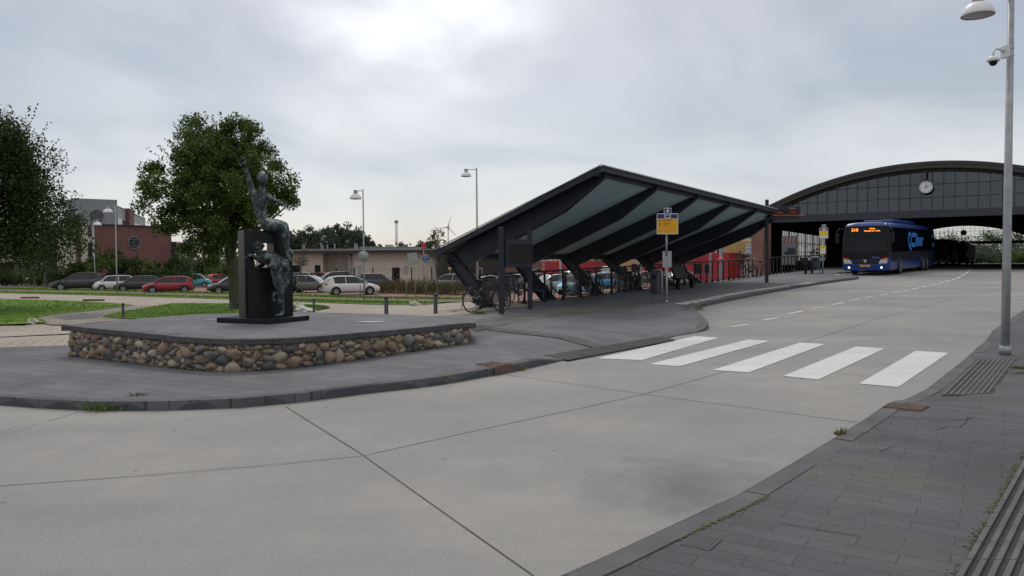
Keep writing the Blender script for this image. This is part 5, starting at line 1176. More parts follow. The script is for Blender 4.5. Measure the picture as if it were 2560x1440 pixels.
b2 = make_bus('bus', False, bdark, 12.0); p = atd(2385, 663, 100); b2.location = (p.x, p.y, G(p.x, p.y) + RD); b2.rotation_euler = (0, 0, math.atan2(-.80, -.60)); tag(b2, 'plain black bus inside the hall, right of the blue coach', 'bus', 'dark buses waiting inside the hall')
b3 = copy_tree(b2); p = atd(2347, 663, 92); b3.location = (p.x, p.y, G(p.x, p.y) + RD); tag(b3, 'black bus inside the hall half hidden behind the rear of the blue coach', 'bus', 'dark buses waiting inside the hall')
# ================================================================== LAMPS, SIGNS, STREET FURNITURE
galv = mat('galvanised_steel', (.30, .32, .335), rough=.45, metal=.35, var=.15, scale=6); whiteg = mat('white_lamp_shade', (.70, .71, .73), rough=.35, var=.05); lampgl = mat('frosted_lamp_glass', (.36, .35, .33), rough=.3, var=.08, scale=8)
greyb = mat('grey_lamp_housing', (.30, .30, .32), rough=.5, var=.08)
def lamp_head(root, x, z, s=1.0, tilt=0.0):
    q = Vector((math.sin(tilt), 0, math.cos(tilt)))
    mb = MB(); mb.lathe([(.335, -.02), (.34, .01), (.325, .05), (.30, .12), (.24, .20), (.16, .255), (.10, .275)], 28, (x, 0, z), q); mb.v = [Vector((x + (v.x - x) * s, v.y * s, z + (v.z - z) * s)) for v in mb.v]; h = mb.build('lamp_shade', whiteg, root)
    mb = MB(); mb.lathe([(0, -.05), (.20, -.04), (.32, -.005)], 28, (x, 0, z), q); mb.v = [Vector((x + (v.x - x) * s, v.y * s, z + (v.z - z) * s)) for v in mb.v]; mb.build('lamp_glass', lampgl, h)
    mb = MB(); mb.lathe([(.115, .26), (.115, .46), (.10, .48), (0, .48)], 20, (x, 0, z), q); mb.box((x - .035, -.345, z - .01), (x + .035, -.325, z + .05)); mb.v = [Vector((x + (v.x - x) * s, v.y * s, z + (v.z - z) * s)) for v in mb.v]; mb.build('lamp_housing', greyb, h)
def street_lamp(p, h, label, az=math.pi, r=.06, s=1.0, arm=.75, group='street lamps with white bell shades', lean=0):
    o = empty('street_lamp', p, az, label, 'street lamp', group); o.rotation_euler = (0, lean, az)
    mb = MB(); mb.tube([(0, 0, -.3), (0, 0, h * .25), (0, 0, h)], [r, r * .95, r * .72], 16); mb.cyl((0, 0, -.1), (0, 0, .06), r * 1.3, n=16); mb.build('pole', galv, o)
    z = h - .12; mb = MB(); mb.tube([(0, 0, z), (arm * .5, 0, z + .02), (arm, 0, z)], .025, 8); mb.build('arm', galv, o)
    lamp_head(o, arm + .1 * s, z - .42 * s, s, .0); return o
# near lamp on the right pavement
pl = gnd(2513, 873); L1 = street_lamp(pl, atd(2513, 40, pl.y).z - pl.z + .12 + .42 * .74, 'tall galvanised street lamp at the right edge with a white bell shade and camera', math.pi + .12, .066 * pl.y / 12.5, .74, .52, lean=-.003)
print('lamp base', pl)
# security camera on that pole
zc = atd(2515, 130, pl.y).z; camo = empty('security_camera', (pl.x, pl.y, zc), math.pi + .15, 'white dome security camera on a curved bracket clamped to the near lamp post', 'security camera')
mb = MB(); mb.bevbox((.045, -.07, -.10), (.11, .07, .10), .01); mb.torus((0, 0, .06), (0, 0, 1), .07, .005, 20, 5); mb.torus((0, 0, -.06), (0, 0, 1), .07, .005, 20, 5); mb.build('mount', whiteg, camo)
mb = MB(); mb.tube([(.10, 0, 0), (.15, 0, .03), (.22, 0, .045), (.275, 0, .03), (.295, 0, -.03), (.295, 0, -.09)], [.03, .024, .020, .019, .019, .019], 10); mb.build('bracket', whiteg, camo)
mb = MB(); mb.lathe([(0, -.07), (.05, -.08), (.085, -.11), (.098, -.15), (.09, -.165), (.0, -.165)], 24, (.295, 0, 0)); mb.build('dome_cover', whiteg, camo)
mb = MB(); mb.lathe([(.062, -.165), (.060, -.195), (.045, -.222), (.02, -.236), (0, -.238)], 20, (.295, 0, 0)); mb.build('dome_lens', blackp, camo)
def lamp_px(px, pyb, pyt, label, az=math.pi, s=None, hz=None, hside=22, r=.055, d=None):
    p = gnd(px, pyb) if d is None else Vector((atd(px, pyb, d).x, d, G(atd(px, pyb, d).x, d)))
    h = atd(px, pyt, p.y).z - p.z; k = p.y / F
    return street_lamp(p, h, label, az, r, s or 1.0, max(.25, hside * k - .1))
lamp_px(911, 753, 473, 'street lamp with a round sign back, right of the sculpture', hside=18, s=1.15)
lamp_px(293, 737, 513, 'street lamp in front of the dark hatchback, nearest of the left group', hside=18, s=1.1)
lamp_px(238, 722, 548, 'street lamp in front of the dark estate car, left of the brick wall window', math.pi * .04, hside=4, s=1.2)
lamp_px(139, 706, 583, 'plain street lamp left of the dark estate car, its head lost in leaves', hside=4, s=1.1)
lamp_px(1194, 742, 420, 'tall street lamp rising behind the low end of the canopy', hside=26, s=1.1, r=.075)
lamp_px(2, 700, 600, 'distant street lamp at the far left edge under the tree', hside=4, r=.06)
lamp_px(476, 700, 632, 'small distant street lamp behind the light blue car', hside=4, r=.05)
def pole_thing(name, px, pyb, pyt, r, label, cat, d=None, m=galv):
    p = gnd(px, pyb) if d is None else Vector((atd(px, pyb, d).x, d, G(atd(px, pyb, d).x, d)))
    h = atd(px, pyt, p.y).z - p.z; o = empty(name, p, 0, label, cat); mb = MB(); mb.tube([(0, 0, -.2), (0, 0, h)], [r, r * .85], 12); mb.build('pole', m, o); return o, h, p
# distant mast
o, h, p = pole_thing('light_mast', 992, 660, 556, .6, 'slim pale light mast far behind the long beige building', 'mast', d=300, m=whiteg); mb = MB(); mb.lathe([(.4, h - .3), (.85, h + .1), (.85, h + .5), (.4, h + .8), (0, h + 1.2)], 16); mb.build('lamp_ring', greyb, o)
# lamp posts in the car park seen under the canopy
for px, pyb, pyt, r, d, lab in ((1401, 700, 615, .09, 58, 'grey pole in front of the red wall, seen through the second canopy bay'), (1604, 700, 600, .09, 62, 'grey pole beside the white house door, seen through the canopy'),
                                (1776, 690, 560, .09, 62, 'slim grey pole in front of the red building right of the canopy'), (1803, 690, 560, .17, 72, 'thick grey pole behind the red bicycle, in front of the red wall')):
    o, h, p = pole_thing('lamp_post', px, pyb, pyt, r, lab, 'pole', d=d); mb = MB(); mb.cyl((0, 0, h), (0, 0, h + .12), r * 1.2, r * .6, n=12); mb.build('cap', galv, o)
# wind turbine
wt = atd(1121, 640, 900); wo = empty('wind_turbine', (wt.x, wt.y, -1), 0, 'white three bladed wind turbine far beyond the roofs', 'wind turbine'); hz_ = atd(1121, 568, 900).z + 1
wmat = mat('white_turbine_paint', (.62, .63, .65), rough=.5, var=.02); mb = MB(); mb.tube([(0, 0, 0), (0, 0, hz_)], [1.3, .7], 16); mb.build('tower', wmat, wo)
mb = MB(); mb.bevbox((-1.4, -2.5, hz_ - 1.3), (1.4, 5, hz_ + 1.5), .4); mb.build('nacelle', wmat, wo)
for ang in (17, 137, 262):
    a = R_(ang); d = Vector((math.sin(a), 0, math.cos(a))); mb = MB(); c = Vector((0, -3.2, hz_)); mb.tube([c, c + d * 2, c + d * 6, c + d * 15.5], [.55, .7, .5, .12], 8); mb.build('blade', wmat, wo)
mb = MB(); mb.ico((0, -3.3, hz_), 1.3, 2); mb.build('hub', wmat, wo)
# sign backs
signb = mat('grey_sign_back', (.33, .345, .36), rough=.5, metal=.2, var=.1, scale=3)
def sign(px, pyb, pyt, w, h, shape, label, cat='sign', m=signb, lean=0.0, r=.03, front=None, yaw=0.0, d=None, zoff=0.0):
    p = gnd(px, pyb) if d is None else Vector((atd(px, pyb, d).x, d, G(atd(px, pyb, d).x, d)))
    zt_ = atd(px, pyt, p.y).z - p.z; o = empty('road_sign', p, yaw, label, cat); o.rotation_euler = (0, lean, yaw)
    mb = MB(); mb.tube([(0, 0, -.2), (0, 0, zt_ - .03)], r, 10); mb.build('pole', galv, o); k = p.y / F; w *= k; h *= k; zc_ = zt_ - h / 2
    mb = MB()
    if shape == 'round': mb.lathe([(0, -.012), (w / 2, -.012), (w / 2, .012), (0, .012)], 32, (0, -.05, zc_), (0, -1, 0))
    else: mb.bevbox((-w / 2, -.065, zc_ - h / 2), (w / 2, -.045, zc_ + h / 2), .008)
    pn = mb.build('sign_panel', m, o)
    mb = MB()
    if shape != 'round':
        for z in (-.3, .3): mb.box((-w * .48, -.072, zc_ + z * h - .02), (w * .48, -.066, zc_ + z * h + .02))
        mb.build('clamp_rail', galv, pn)
    return o, pn, zc_, w, h
p = gnd(911, 753); kk = p.y / F; zc_ = atd(908, 641, p.y).z; mb = MB(); w = 27 * kk
mb.lathe([(0, -.012), (w / 2, -.012), (w / 2 + .004, 0), (w / 2, .012), (0, .012)], 32, (0, 0, 0), (0, -1, 0)); mb.box((-.12, -.03, -.05), (.12, -.012, .05)); o = mb.build('round_sign', signb); o.location = (p.x - .02, p.y - .10, zc_); tag(o, 'round grey sign back fixed to the street lamp right of the sculpture', 'sign')
sign(901, 740, 664, 11, 22, 'rect', 'small upright grey sign back just left of the lamp with the round sign', r=.028)
sign(1016, 746, 664, 12, 23, 'rect', 'small upright grey sign back in front of the hedge, left of the tilted sign')
sign(1041, 754, 632, 24, 30, 'rect', 'tilted grey sign back on a leaning post beside the blue sign', lean=-.075)
blue = mat('blue_sign_face', (.012, .085, .45), rough=.4, var=.03); whitep = mat('white_sign_face', (.72, .73, .74), rough=.45, var=.03); navy = mat('navy_sign_face', (.018, .022, .17), rough=.4, var=.03); yel = mat('yellow_sign_face', (.80, .40, .01), rough=.45, var=.05); yel2 = mat('bright_yellow_sign_face', (.80, .60, .02), rough=.45, var=.05); redf = mat('red_sign_face', (.50, .03, .04), rough=.45, var=.05)
o, pn, zc_, w, h = sign(1065.5, 747, 634, 19, 27, 'round', 'round blue cycle path sign on a slim post near the young tree', m=blue, r=.028)
mb = MB(); R1 = w / 2; mb.torus((0, -.062, zc_), (0, 1, 0), R1 * .93, .012, 32, 6)
for zz_ in (R1 * .32, -R1 * .42):     # bicycle pictogram, and rider above
    for x in (-R1 * .3, R1 * .3): mb.torus((x, -.066, zc_ + zz_), (0, 1, 0), R1 * .17, .009, 16, 5)
    for a, b in (((-.3, 0), (-.05, .0)), ((-.05, 0), (.2, .3)), ((.2, .3), (-.15, .3)), ((-.15, .3), (-.3, 0)), ((.3, 0), (.17, .42)), ((-.15, .3), (-.05, 0))): mb.beam((a[0] * R1, -.066, zc_ + zz_ + a[1] * R1), (b[0] * R1, -.066, zc_ + zz_ + b[1] * R1), .008, .018, up=(0, 1, 0))
mb.build('pictogram', whitep, pn)
sign(1060, 712, 606, 11, 17, 'rect', 'red and white sign on a pole rising above the long beige building', m=redf, d=90, r=.04)
p = gnd(1194, 742); k = p.y / F
for i, (px, py, w, h, lab) in enumerate(((1182, 640, 11, 22, 'left grey sign back on the tall lamp behind the canopy'), (1197, 640, 9, 22, 'right grey sign back on the tall lamp behind the canopy'))):
    c = atd(px, py, p.y - .12); mb = MB(); mb.bevbox((-w * k / 2, -.012, -h * k / 2), (w * k / 2, .012, h * k / 2), .006); mb.box((-w * k / 2, .012, -.03), (w * k / 2, .03, .03)); o = mb.build('sign_panel', signb); o.name = 'road_sign'; o.location = c; tag(o, lab, 'sign')
for px, lab in ((1125, 'left yellow notice panel in front of the dark brick building'), (1139, 'right yellow notice panel in front of the dark brick building')): sign(px, 706, 668, 7, 6, 'rect', lab, m=yel2, d=88, r=.03)
# ------------------------------------------------------------------ bus stop A
pa = gnd(1666, 757); ka = pa.y / F; yawA = 0.04
stA = empty('bus_stop_sign', pa, yawA, 'bus stop sign A with blue and orange panel on a galvanised post', 'bus stop sign')
topz = lambda py: atd(1666, py, pa.y).z - pa.z
mb = MB(); mb.tube([(0, 0, -.2), (0, 0, topz(640))], .045, 14); mb.tube([(0, 0, topz(640)), (0, 0, topz(586))], .034, 12); mb.cyl((0, 0, 0), (0, 0, .08), .065, n=14); mb.build('post', galv, stA)
def panel(root, name, pxc, w, y0, y1, m, base, yoff=-.05, t=.03, r=.015):
    x = (pxc - base[0]) * base[1]; mb = MB(); mb.bevbox((x - w * base[1] / 2, yoff - t / 2, base[2](y1)), (x + w * base[1] / 2, yoff + t / 2, base[2](y0)), r); return mb.build(name, m, root), x
baA = (1666, ka, topz)
fp, x = panel(stA, 'sign_panel', 1667.5, 54, 534, 586, whitep, baA)
mb = MB(); mb.box((x - 25.5 * ka, -.068, topz(546.5)), (x + 25.5 * ka, -.066, topz(535.5))); mb.build('blue_band', navy, fp)
mb = MB(); mb.box((x - 25.5 * ka, -.068, topz(583.5)), (x + 25.5 * ka, -.066, topz(547))); mb.build('orange_field', yel, fp)
mb = MB(); mb.bevbox((x - 8 * ka, -.074, topz(545.5)), (x + 8 * ka, -.069, topz(536.8)), .01); mb.build('bus_symbol_plate', whitep, fp)
mb = MB(); mb.bevbox((x - 6 * ka, -.078, topz(543.3)), (x + 6 * ka, -.075, topz(538.6)), .008); mb.build('bus_symbol', navy, fp)
fl, x2 = panel(stA, 'letter_plate', 1668, 19, 520, 535, whitep, baA, r=.02); mb = MB(); mb.bevbox((x2 - 8 * ka, -.070, topz(533.6)), (x2 + 8 * ka, -.066, topz(521.4)), .012); fb_ = mb.build('letter_field', navy, fl)
mb = MB(); text_into(mb, 'A', .16, (x2, -.073, topz(527.7)), (1, 0, 0), (0, 0, 1), .001, bold=.006); mb.build('letter', whitep, fb_)
mb = MB(); textc = mat('dark_red_lettering', (.10, .015, .02), rough=.6, var=0)
text_into(mb, '13', .085, (x - 22 * ka, -.070, topz(552.5)), (1, 0, 0), (0, 0, 1), .001, 'LEFT', bold=.003); text_into(mb, '22', .085, (x - 22 * ka, -.070, topz(561)), (1, 0, 0), (0, 0, 1), .001, 'LEFT', bold=.003)
text_into(mb, 'Noorderhaven', .055, (x - 12 * ka, -.070, topz(550.5)), (1, 0, 0), (0, 0, 1), .001, 'LEFT', bold=.001); text_into(mb, 'Hoogezand - Station', .035, (x - 12 * ka, -.070, topz(554.5)), (1, 0, 0), (0, 0, 1), .001, 'LEFT')
text_into(mb, 'Winschoten', .055, (x - 12 * ka, -.070, topz(559.5)), (1, 0, 0), (0, 0, 1), .001, 'LEFT', bold=.001); text_into(mb, 'via Scheemda', .035, (x - 12 * ka, -.070, topz(563.5)), (1, 0, 0), (0, 0, 1), .001, 'LEFT')
for yy in (566, 573, 579): mb.box((x - 24 * ka, -.070, topz(yy)), (x + 24 * ka, -.0685, topz(yy) + .004))
mb.build('lettering', textc, fp)
for xx, w in ((1659.5, 8), (1673, 11)): panel(stA, 'timetable_panel', xx, w, 628, 669, signb, baA, yoff=-.02 if xx < 1665 else -.04)
# bus stop B
pb = gnd(2057, 684); kb = pb.y / F; stB = empty('bus_stop_sign', pb, .03, 'bus stop sign B with yellow panel left of the blue coach', 'bus stop sign')
tzb = lambda py: atd(2057, py, pb.y).z - pb.z; baB = (2057, kb, tzb)
mb = MB(); mb.tube([(0, 0, -.2), (0, 0, tzb(594))], .05, 12); mb.build('post', galv, stB)
fp, x = panel(stB, 'sign_panel', 2058, 22, 570, 596, whitep, baB); mb = MB(); mb.box((x - 10 * kb, -.069, tzb(576.5)), (x + 10 * kb, -.066, tzb(570.8))); mb.build('dark_band', navy, fp); mb = MB(); mb.box((x - 10 * kb, -.069, tzb(588.5)), (x + 10 * kb, -.066, tzb(577))); mb.build('yellow_field', yel2, fp)
mb = MB(); mb.bevbox((x - 4.5 * kb, -.074, tzb(576)), (x + 4.5 * kb, -.07, tzb(571.6)), .01); mb.build('bus_symbol', whitep, fp)
fl, x2 = panel(stB, 'letter_plate', 2058.5, 11.5, 562, 570.5, whitep, baB); mb = MB(); mb.bevbox((x2 - 4.7 * kb, -.072, tzb(569.7)), (x2 + 4.7 * kb, -.066, tzb(562.9)), .02); q = mb.build('letter_field', navy, fl); mb = MB(); text_into(mb, 'B', .20, (x2, -.075, tzb(566.3)), (1, 0, 0), (0, 0, 1), .001, bold=.006); mb.build('letter', whitep, q)
fp, x = panel(stB, 'timetable_panel', 2056, 15, 613, 635.5, yel2, baB); mb = MB(); mb.box((x - 6 * kb, -.069, tzb(633)), (x + 6 * kb, -.066, tzb(621))); mb.build('timetable', whitep, fp)
# ------------------------------------------------------------------ LED departure display on its mast
pd_ = gnd(1916.5, 706.5); kd = pd_.y / F; ds_ = empty('departure_display', pd_, 0, 'tall dark mast carrying a black departure display with orange lettering', 'departure display')
tzd = lambda py: atd(1917, py, pd_.y).z - pd_.z; mb = MB(); w = 7.2 * kd; mb.bevbox((-w / 2, -w / 2, -.1), (w / 2, w / 2, tzd(499)), .01); mb.build('mast', steel, ds_)
mb = MB(); mb.bevbox((w / 2 + .0, -.12, tzd(549)), (w / 2 + 78 * kd, .12, tzd(516)), .02); cab = mb.build('display_cabinet', steel, ds_)
mb = MB(); mb.box((w / 2 + 7 * kd, -.128, tzd(543)), (w / 2 + 72 * kd, -.121, tzd(526.5))); scn = mb.build('screen', blackp, cab)
leds = mat('orange_led_lettering', (.3, .06, .02), var=0, emit=(1, .22, .05), es=.22); mb = MB(); x0 = w / 2 + 8.5 * kd
text_into(mb, '14:02', .14, (w / 2 + 57 * kd, -.127, tzd(522.2)), (1, 0, 0), (0, 0, 1), .001); text_into(mb, '310 Assen', .12, (x0, -.13, tzd(531.5)), (1, 0, 0), (0, 0, 1), .001, 'LEFT'); text_into(mb, '3 min', .12, (w / 2 + 60 * kd, -.13, tzd(531)), (1, 0, 0), (0, 0, 1), .001)
text_into(mb, 'Welkom op het station, let op de halte', .115, (x0, -.13, tzd(538.5)), (1, 0, 0), (0, 0, 1), .001, 'LEFT', xs=.85); mb.build('display_lettering', leds, scn)
mb = MB(); text_into(mb, 'Lijn  Bestemming', .09, (x0, -.127, tzd(528.2)), (1, 0, 0), (0, 0, 1), .001, 'LEFT'); mb.build('header_lettering', whitep, cab)
# ------------------------------------------------------------------ black information board on two posts
p1 = gnd(1254, 785); p2 = gnd(1325, 773); bd_ = empty('information_board', (p1.x, p1.y, 0), 0, 'black information board between two dark posts at the near end of the railing', 'information board')
L = lambda p, z: Vector((p.x - p1.x, p.y - p1.y, z))
for p_, px_, pt_ in ((p1, 1252, 568), (p2, 1325, 575)):
    mb = MB(); zt_ = atd(px_, pt_, p_.y).z; wd = .15; mb.M = Matrix.Translation(L(p_, 0)); mb.bevbox((-wd / 2, -wd / 2, p_.z - .1), (wd / 2, wd / 2, zt_), .01); mb.build('post', steel, bd_)
za = atd(1290, 596, p1.y).z; zb_ = atd(1290, 669, p1.y).z; dr = (p2 - p1); dr.z = 0; dr.normalize(); nn = Vector((dr.y, -dr.x, 0))
mb = MB(); mb.beam(L(p1, (za + zb_) / 2) + dr * .12 + nn * .02, L(p2, (za + zb_) / 2) - dr * .02 + nn * .02, .16, za - zb_); cabn = mb.build('cabinet', steel, bd_)
mb = MB(); c0 = L(p1, (za + zb_) / 2 - .02) + dr * .30 + nn * .11; c1 = L(p2, (za + zb_) / 2 - .02) - dr * .10 + nn * .11; mb.beam(c0, c1, .012, (za - zb_) * .72); mb.build('dark_panel', blackp, cabn)
mb = MB(); hh = (za - zb_) * .38
for s_ in (-1, 1): mb.beam(c0 + Vector((0, 0, s_ * hh)), c1 + Vector((0, 0, s_ * hh)), .03, .03)
for c in (c0, c1): mb.beam(c - Vector((0, 0, hh)), c + Vector((0, 0, hh)), .03, .03)
mb.build('frame', steel, cabn)
# ------------------------------------------------------------------ litter bins
binm = mat('dark_grey_bin_paint', (.045, .052, .070), rough=.45, var=.1, scale=3)
def litter_bin(p, yaw, label):
    o = empty('litter_bin', p, yaw, label, 'litter bin', 'litter bins on the platform')
    mb = MB(); mb.bevbox((-.19, -.14, .30), (.19, .14, .98), .05); mb.bevbox((-.20, -.15, .93), (.20, .15, 1.02), .03); b_ = mb.build('bin_body', binm, o); mb = MB(); mb.box((-.12, -.156, .80), (.12, -.142, .90)); mb.build('opening', blackp, b_)
    mb = MB(); mb.tube([(-.245, 0, -.1), (-.245, 0, .98), (-.225, 0, 1.05), (-.16, 0, 1.07), (.16, 0, 1.07), (.225, 0, 1.05), (.245, 0, .98), (.245, 0, -.1)], .022, 10); mb.build('hoop', galv, o); return o
q = gnd(1643, 757); litter_bin(q, R_(-62), 'grey litter bin on a galvanised hoop beside bus stop sign A'); q = gnd(2040, 684); litter_bin(q, R_(-50), 'small dark litter bin beside bus stop sign B')
# ------------------------------------------------------------------ benches
def bench(p, yaw, label):
    o = empty('platform_bench', p, yaw, label, 'bench', 'benches against the railing')
    mb = MB()
    for x in (-.75, .75): mb.bevbox((x - .05, -.08, -.05), (x + .05, .08, .44), .01); mb.beam((x, .05, .42), (x, .34, 1.02), .05, .06); mb.beam((x, -.32, .45), (x, .15, .43), .05, .05)
    mb.build('frame', steel2, o)
    mb = MB(); 
    for k in range(6): mb.box((-.85, -.33 + k * .08, .455), (.85, -.265 + k * .08, .475))
    mb.build('seat', steel2, o)
    mb = MB(); mb.M = Matrix.Translation((0, .12, .52)) @ Matrix.Rotation(R_(-25), 4, 'X'); mb.box((-.85, -.012, 0), (.85, .012, .54)); mb.build('backrest', steel2, o); return o
q = gnd(1712, 722); bench(q, math.atan2(UR.y, UR.x), 'black bench with tilted backrest beside bus stop sign A'); q = gnd(2022, 684); bench(q, math.atan2(UR.y, UR.x), 'dark bench against the railing near the hall entrance')
# waste container behind the rail, tall dark panels seen between posts
for px, w, d, lab in ((1562, 28, 36.0, 'square dark utility cabinet behind the railing below the fourth canopy column'), (1585, 26, 38.5, 'rounded dark container behind the railing, right of the square cabinet')):
    c = atd(px, 700, d); z = G(c.x, c.y); h = atd(px, 678 if px < 1570 else 686, d).z - z; o = empty('utility_cabinet', (c.x, c.y, z), .4, lab, 'cabinet'); k = d / F * w / 2
    mb = MB(); mb.bevbox((-k, -.25, 0), (k, .25, h), .02 if px < 1570 else .12); mb.build('housing', steel2, o); mb = MB(); mb.box((-k * .85, -.262, .1), (k * .85, -.252, h * .9)); mb.build('door', binm, o)
# ------------------------------------------------------------------ boards by the hall
q = Vector((atd(1972, 690, 58.5).x, 58.5, 0)); q.z = G(q.x, q.y); kq = 58.5 / F; ib = empty('construction_board', q, R_(-8), 'white construction board with red and white stripes beside the hall entrance', 'board')
tzq = lambda py: atd(1972, py, 58.5).z - q.z
mb = MB(); mb.bevbox((-17 * kq, -.04, tzq(662)), (17 * kq, .04, tzq(589)), .01); bo = mb.build('panel', mat('grey_white_board', (.17, .18, .20), rough=.5, var=.08), ib)
mb = MB(); mb.box((-14.5 * kq, -.05, tzq(605)), (14.5 * kq, -.042, tzq(592))); mb.build('white_stripe_field', mat('dull_white_paint', (.30, .30, .30), rough=.5, var=.05), bo)
mb = MB()
for k in range(4):
    x = -14 * kq + k * 8 * kq; mb._add([(x, -.055, tzq(605)), (x + 4.2 * kq, -.055, tzq(605)), (min(14.4 * kq, x + 8.5 * kq), -.055, tzq(592)), (min(14.2 * kq, x + 4.3 * kq), -.055, tzq(592))], [(0, 1, 2, 3)])
mb.build('red_stripes', mat('dull_red_paint', (.22, .05, .045), rough=.5, var=.05), bo)
mb = MB(); mb._add([(-2 * kq, -.052, tzq(636)), (15 * kq, -.052, tzq(636)), (15 * kq, -.052, tzq(621)), (-4 * kq, -.052, tzq(619))], [(0, 1, 2, 3)]); mb.ico((-4 * kq, -.05, tzq(632)), .18, 2, (1.6, .1, .8)); mb.build('picture', mat('dark_blue_print', (.02, .03, .05), rough=.5, var=.05), bo)
mb = MB()
for x in (-15 * kq, 15 * kq): mb.box((x - .04, .045, 0), (x + .04, .12, tzq(592)))
mb.build('leg', steel, ib)
# white and red rounded roof seen through the far railing
q = atd(1966, 690, 75); q.z = G(q.x, q.y); kq = 75 / F
tn = empty('inflatable_arch', (q.x, q.y, LOW + .9), .1, 'low white rounded canopy with a red middle behind the far railing', 'tent'); zc_ = atd(1966, 665, 75).z - (LOW + .9)
for nm, x0, x1, m_ in (('white_fabric', -33, 33, whitep), ('red_fabric', -12, 14, redf)):
    mb = MB(); n = 16
    for k in range(n):
        a0_ = x0 + (x1 - x0) * k / n; a1_ = x0 + (x1 - x0) * (k + 1) / n; f = lambda a: zc_ * math.cos(min(1.45, abs(a) / 34 * 1.4)) ** .7 * (1.0 if nm[0] == 'w' else 1.01) - (.1 if nm[0] == 'r' else 0)
        off_ = 0 if nm[0] == 'w' else -.06
        mb._add([(a0_ * kq, off_, 0), (a1_ * kq, off_, 0), (a1_ * kq, off_, f(a1_)), (a0_ * kq, off_, f(a0_)), (a0_ * kq, 2.0, 0), (a1_ * kq, 2.0, 0), (a1_ * kq, 2.0, f(a1_)), (a0_ * kq, 2.0, f(a0_))], [(0, 1, 2, 3), (3, 2, 6, 7), (7, 6, 5, 4)])
    mb.build(nm, m_, tn)
# red parasol above the far railing
q = atd(1803, 670, 60); gz_ = G(q.x, q.y); pr_ = empty('red_parasol', (q.x, q.y, gz_), 0, 'small red domed parasol rising above the railing behind the red bicycle', 'parasol'); zt_ = atd(1803, 642, 60).z - gz_; kq = 60 / F
mb = MB(); mb.lathe([(9 * kq, zt_ - 8 * kq), (8 * kq, zt_ - 5 * kq), (5 * kq, zt_ - 2 * kq), (0, zt_)], 12); mb.build('canopy', redf, pr_); mb = MB(); mb.cyl((0, 0, 0), (0, 0, zt_ - .05), .03, n=8); mb.build('pole', galv, pr_)
# ------------------------------------------------------------------ drains and road details
rust = mat('rusty_cast_iron', (.12, .078, .062), rough=.8, var=.3, scale=8, bump=.4)
def drain(quad, label, slots=9, offs=.012):
    a, b, c, d = [Vector(q) for q in quad]; mb = MB(); f = lambda p, o_: (p.x, p.y, G(p.x, p.y) - kdrop(p.x, p.y) + o_)
    o = MB()
    vs = [f(p, -.1) for p in (a, b, c, d)] + [f(p, offs - .004) for p in (a, b, c, d)]; o._add(vs, [(4, 5, 6, 7), (0, 1, 5, 4), (1, 2, 6, 5), (2, 3, 7, 6), (3, 0, 4, 7)])
    root = o.build('storm_drain', rust); tag(root, label, 'storm drain')
    for k in range(slots):
        t0, t1 = (k + .2) / slots, (k + .75) / slots; q = [a.lerp(b, t0).lerp(d.lerp(c, t0), u) for u in (.08,)] + [a.lerp(b, t1).lerp(d.lerp(c, t1), .08), a.lerp(b, t1).lerp(d.lerp(c, t1), .92), a.lerp(b, t0).lerp(d.lerp(c, t0), .92)]
        vs = [f(p, offs - .003) for p in q] + [f(p, offs + .006) for p in q]; mb._add(vs, [(4, 5, 6, 7), (0, 1, 5, 4), (1, 2, 6, 5), (2, 3, 7, 6), (3, 0, 4, 7)])
    mb.build('grate_bars', rust, root); return root
drain([gp(*p) for p in [(2203, 1021), (2300, 1030), (2325, 1017), (2228, 1008)]], 'rusty red storm drain cover in the near right pavement edge', 14)
dr_ = drain([gp(*p) for p in [(1186, 912), (1238, 920), (1283, 911), (1232, 905)]], 'rusty storm drain with an open mouth in the far kerb before the crossing', 10)
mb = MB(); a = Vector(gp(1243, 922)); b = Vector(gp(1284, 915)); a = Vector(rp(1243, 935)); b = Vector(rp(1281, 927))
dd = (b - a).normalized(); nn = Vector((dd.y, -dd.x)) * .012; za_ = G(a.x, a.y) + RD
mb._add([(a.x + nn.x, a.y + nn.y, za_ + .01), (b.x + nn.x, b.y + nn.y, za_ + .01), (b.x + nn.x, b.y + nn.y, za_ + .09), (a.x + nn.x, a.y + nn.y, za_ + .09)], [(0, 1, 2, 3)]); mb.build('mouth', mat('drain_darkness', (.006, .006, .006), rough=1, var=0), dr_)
mb = MB(); nn2 = nn * 2
for k in (0, .34, .67, 1):
    p = a.lerp(b, k); mb.cbox((p.x + nn2.x, p.y + nn2.y, za_ + .05), (.03, .03, .10))
mb.build('mouth_bars', rust, dr_)
# white puddle mark and twigs on the terrace
mb = MB(); c = atz(928, 805, TZ)
mb._add([(c.x + math.cos(a) * .28 * (1 + .2 * math.sin(3 * a)), c.y + math.sin(a) * .12, TZ + .006) for a in [k * math.pi / 12 for k in range(24)]], [tuple(range(24))]); c = atz(532, 800, TZ)
mb._add([(c.x + math.cos(a) * .22, c.y + math.sin(a) * .05, TZ + .006) for a in [k * math.pi / 8 for k in range(16)]], [tuple(range(16))]); mb.build('pale_stain', mat('pale_spill', (.40, .40, .42), rough=.4, var=.1))['kind'] = 'structure'
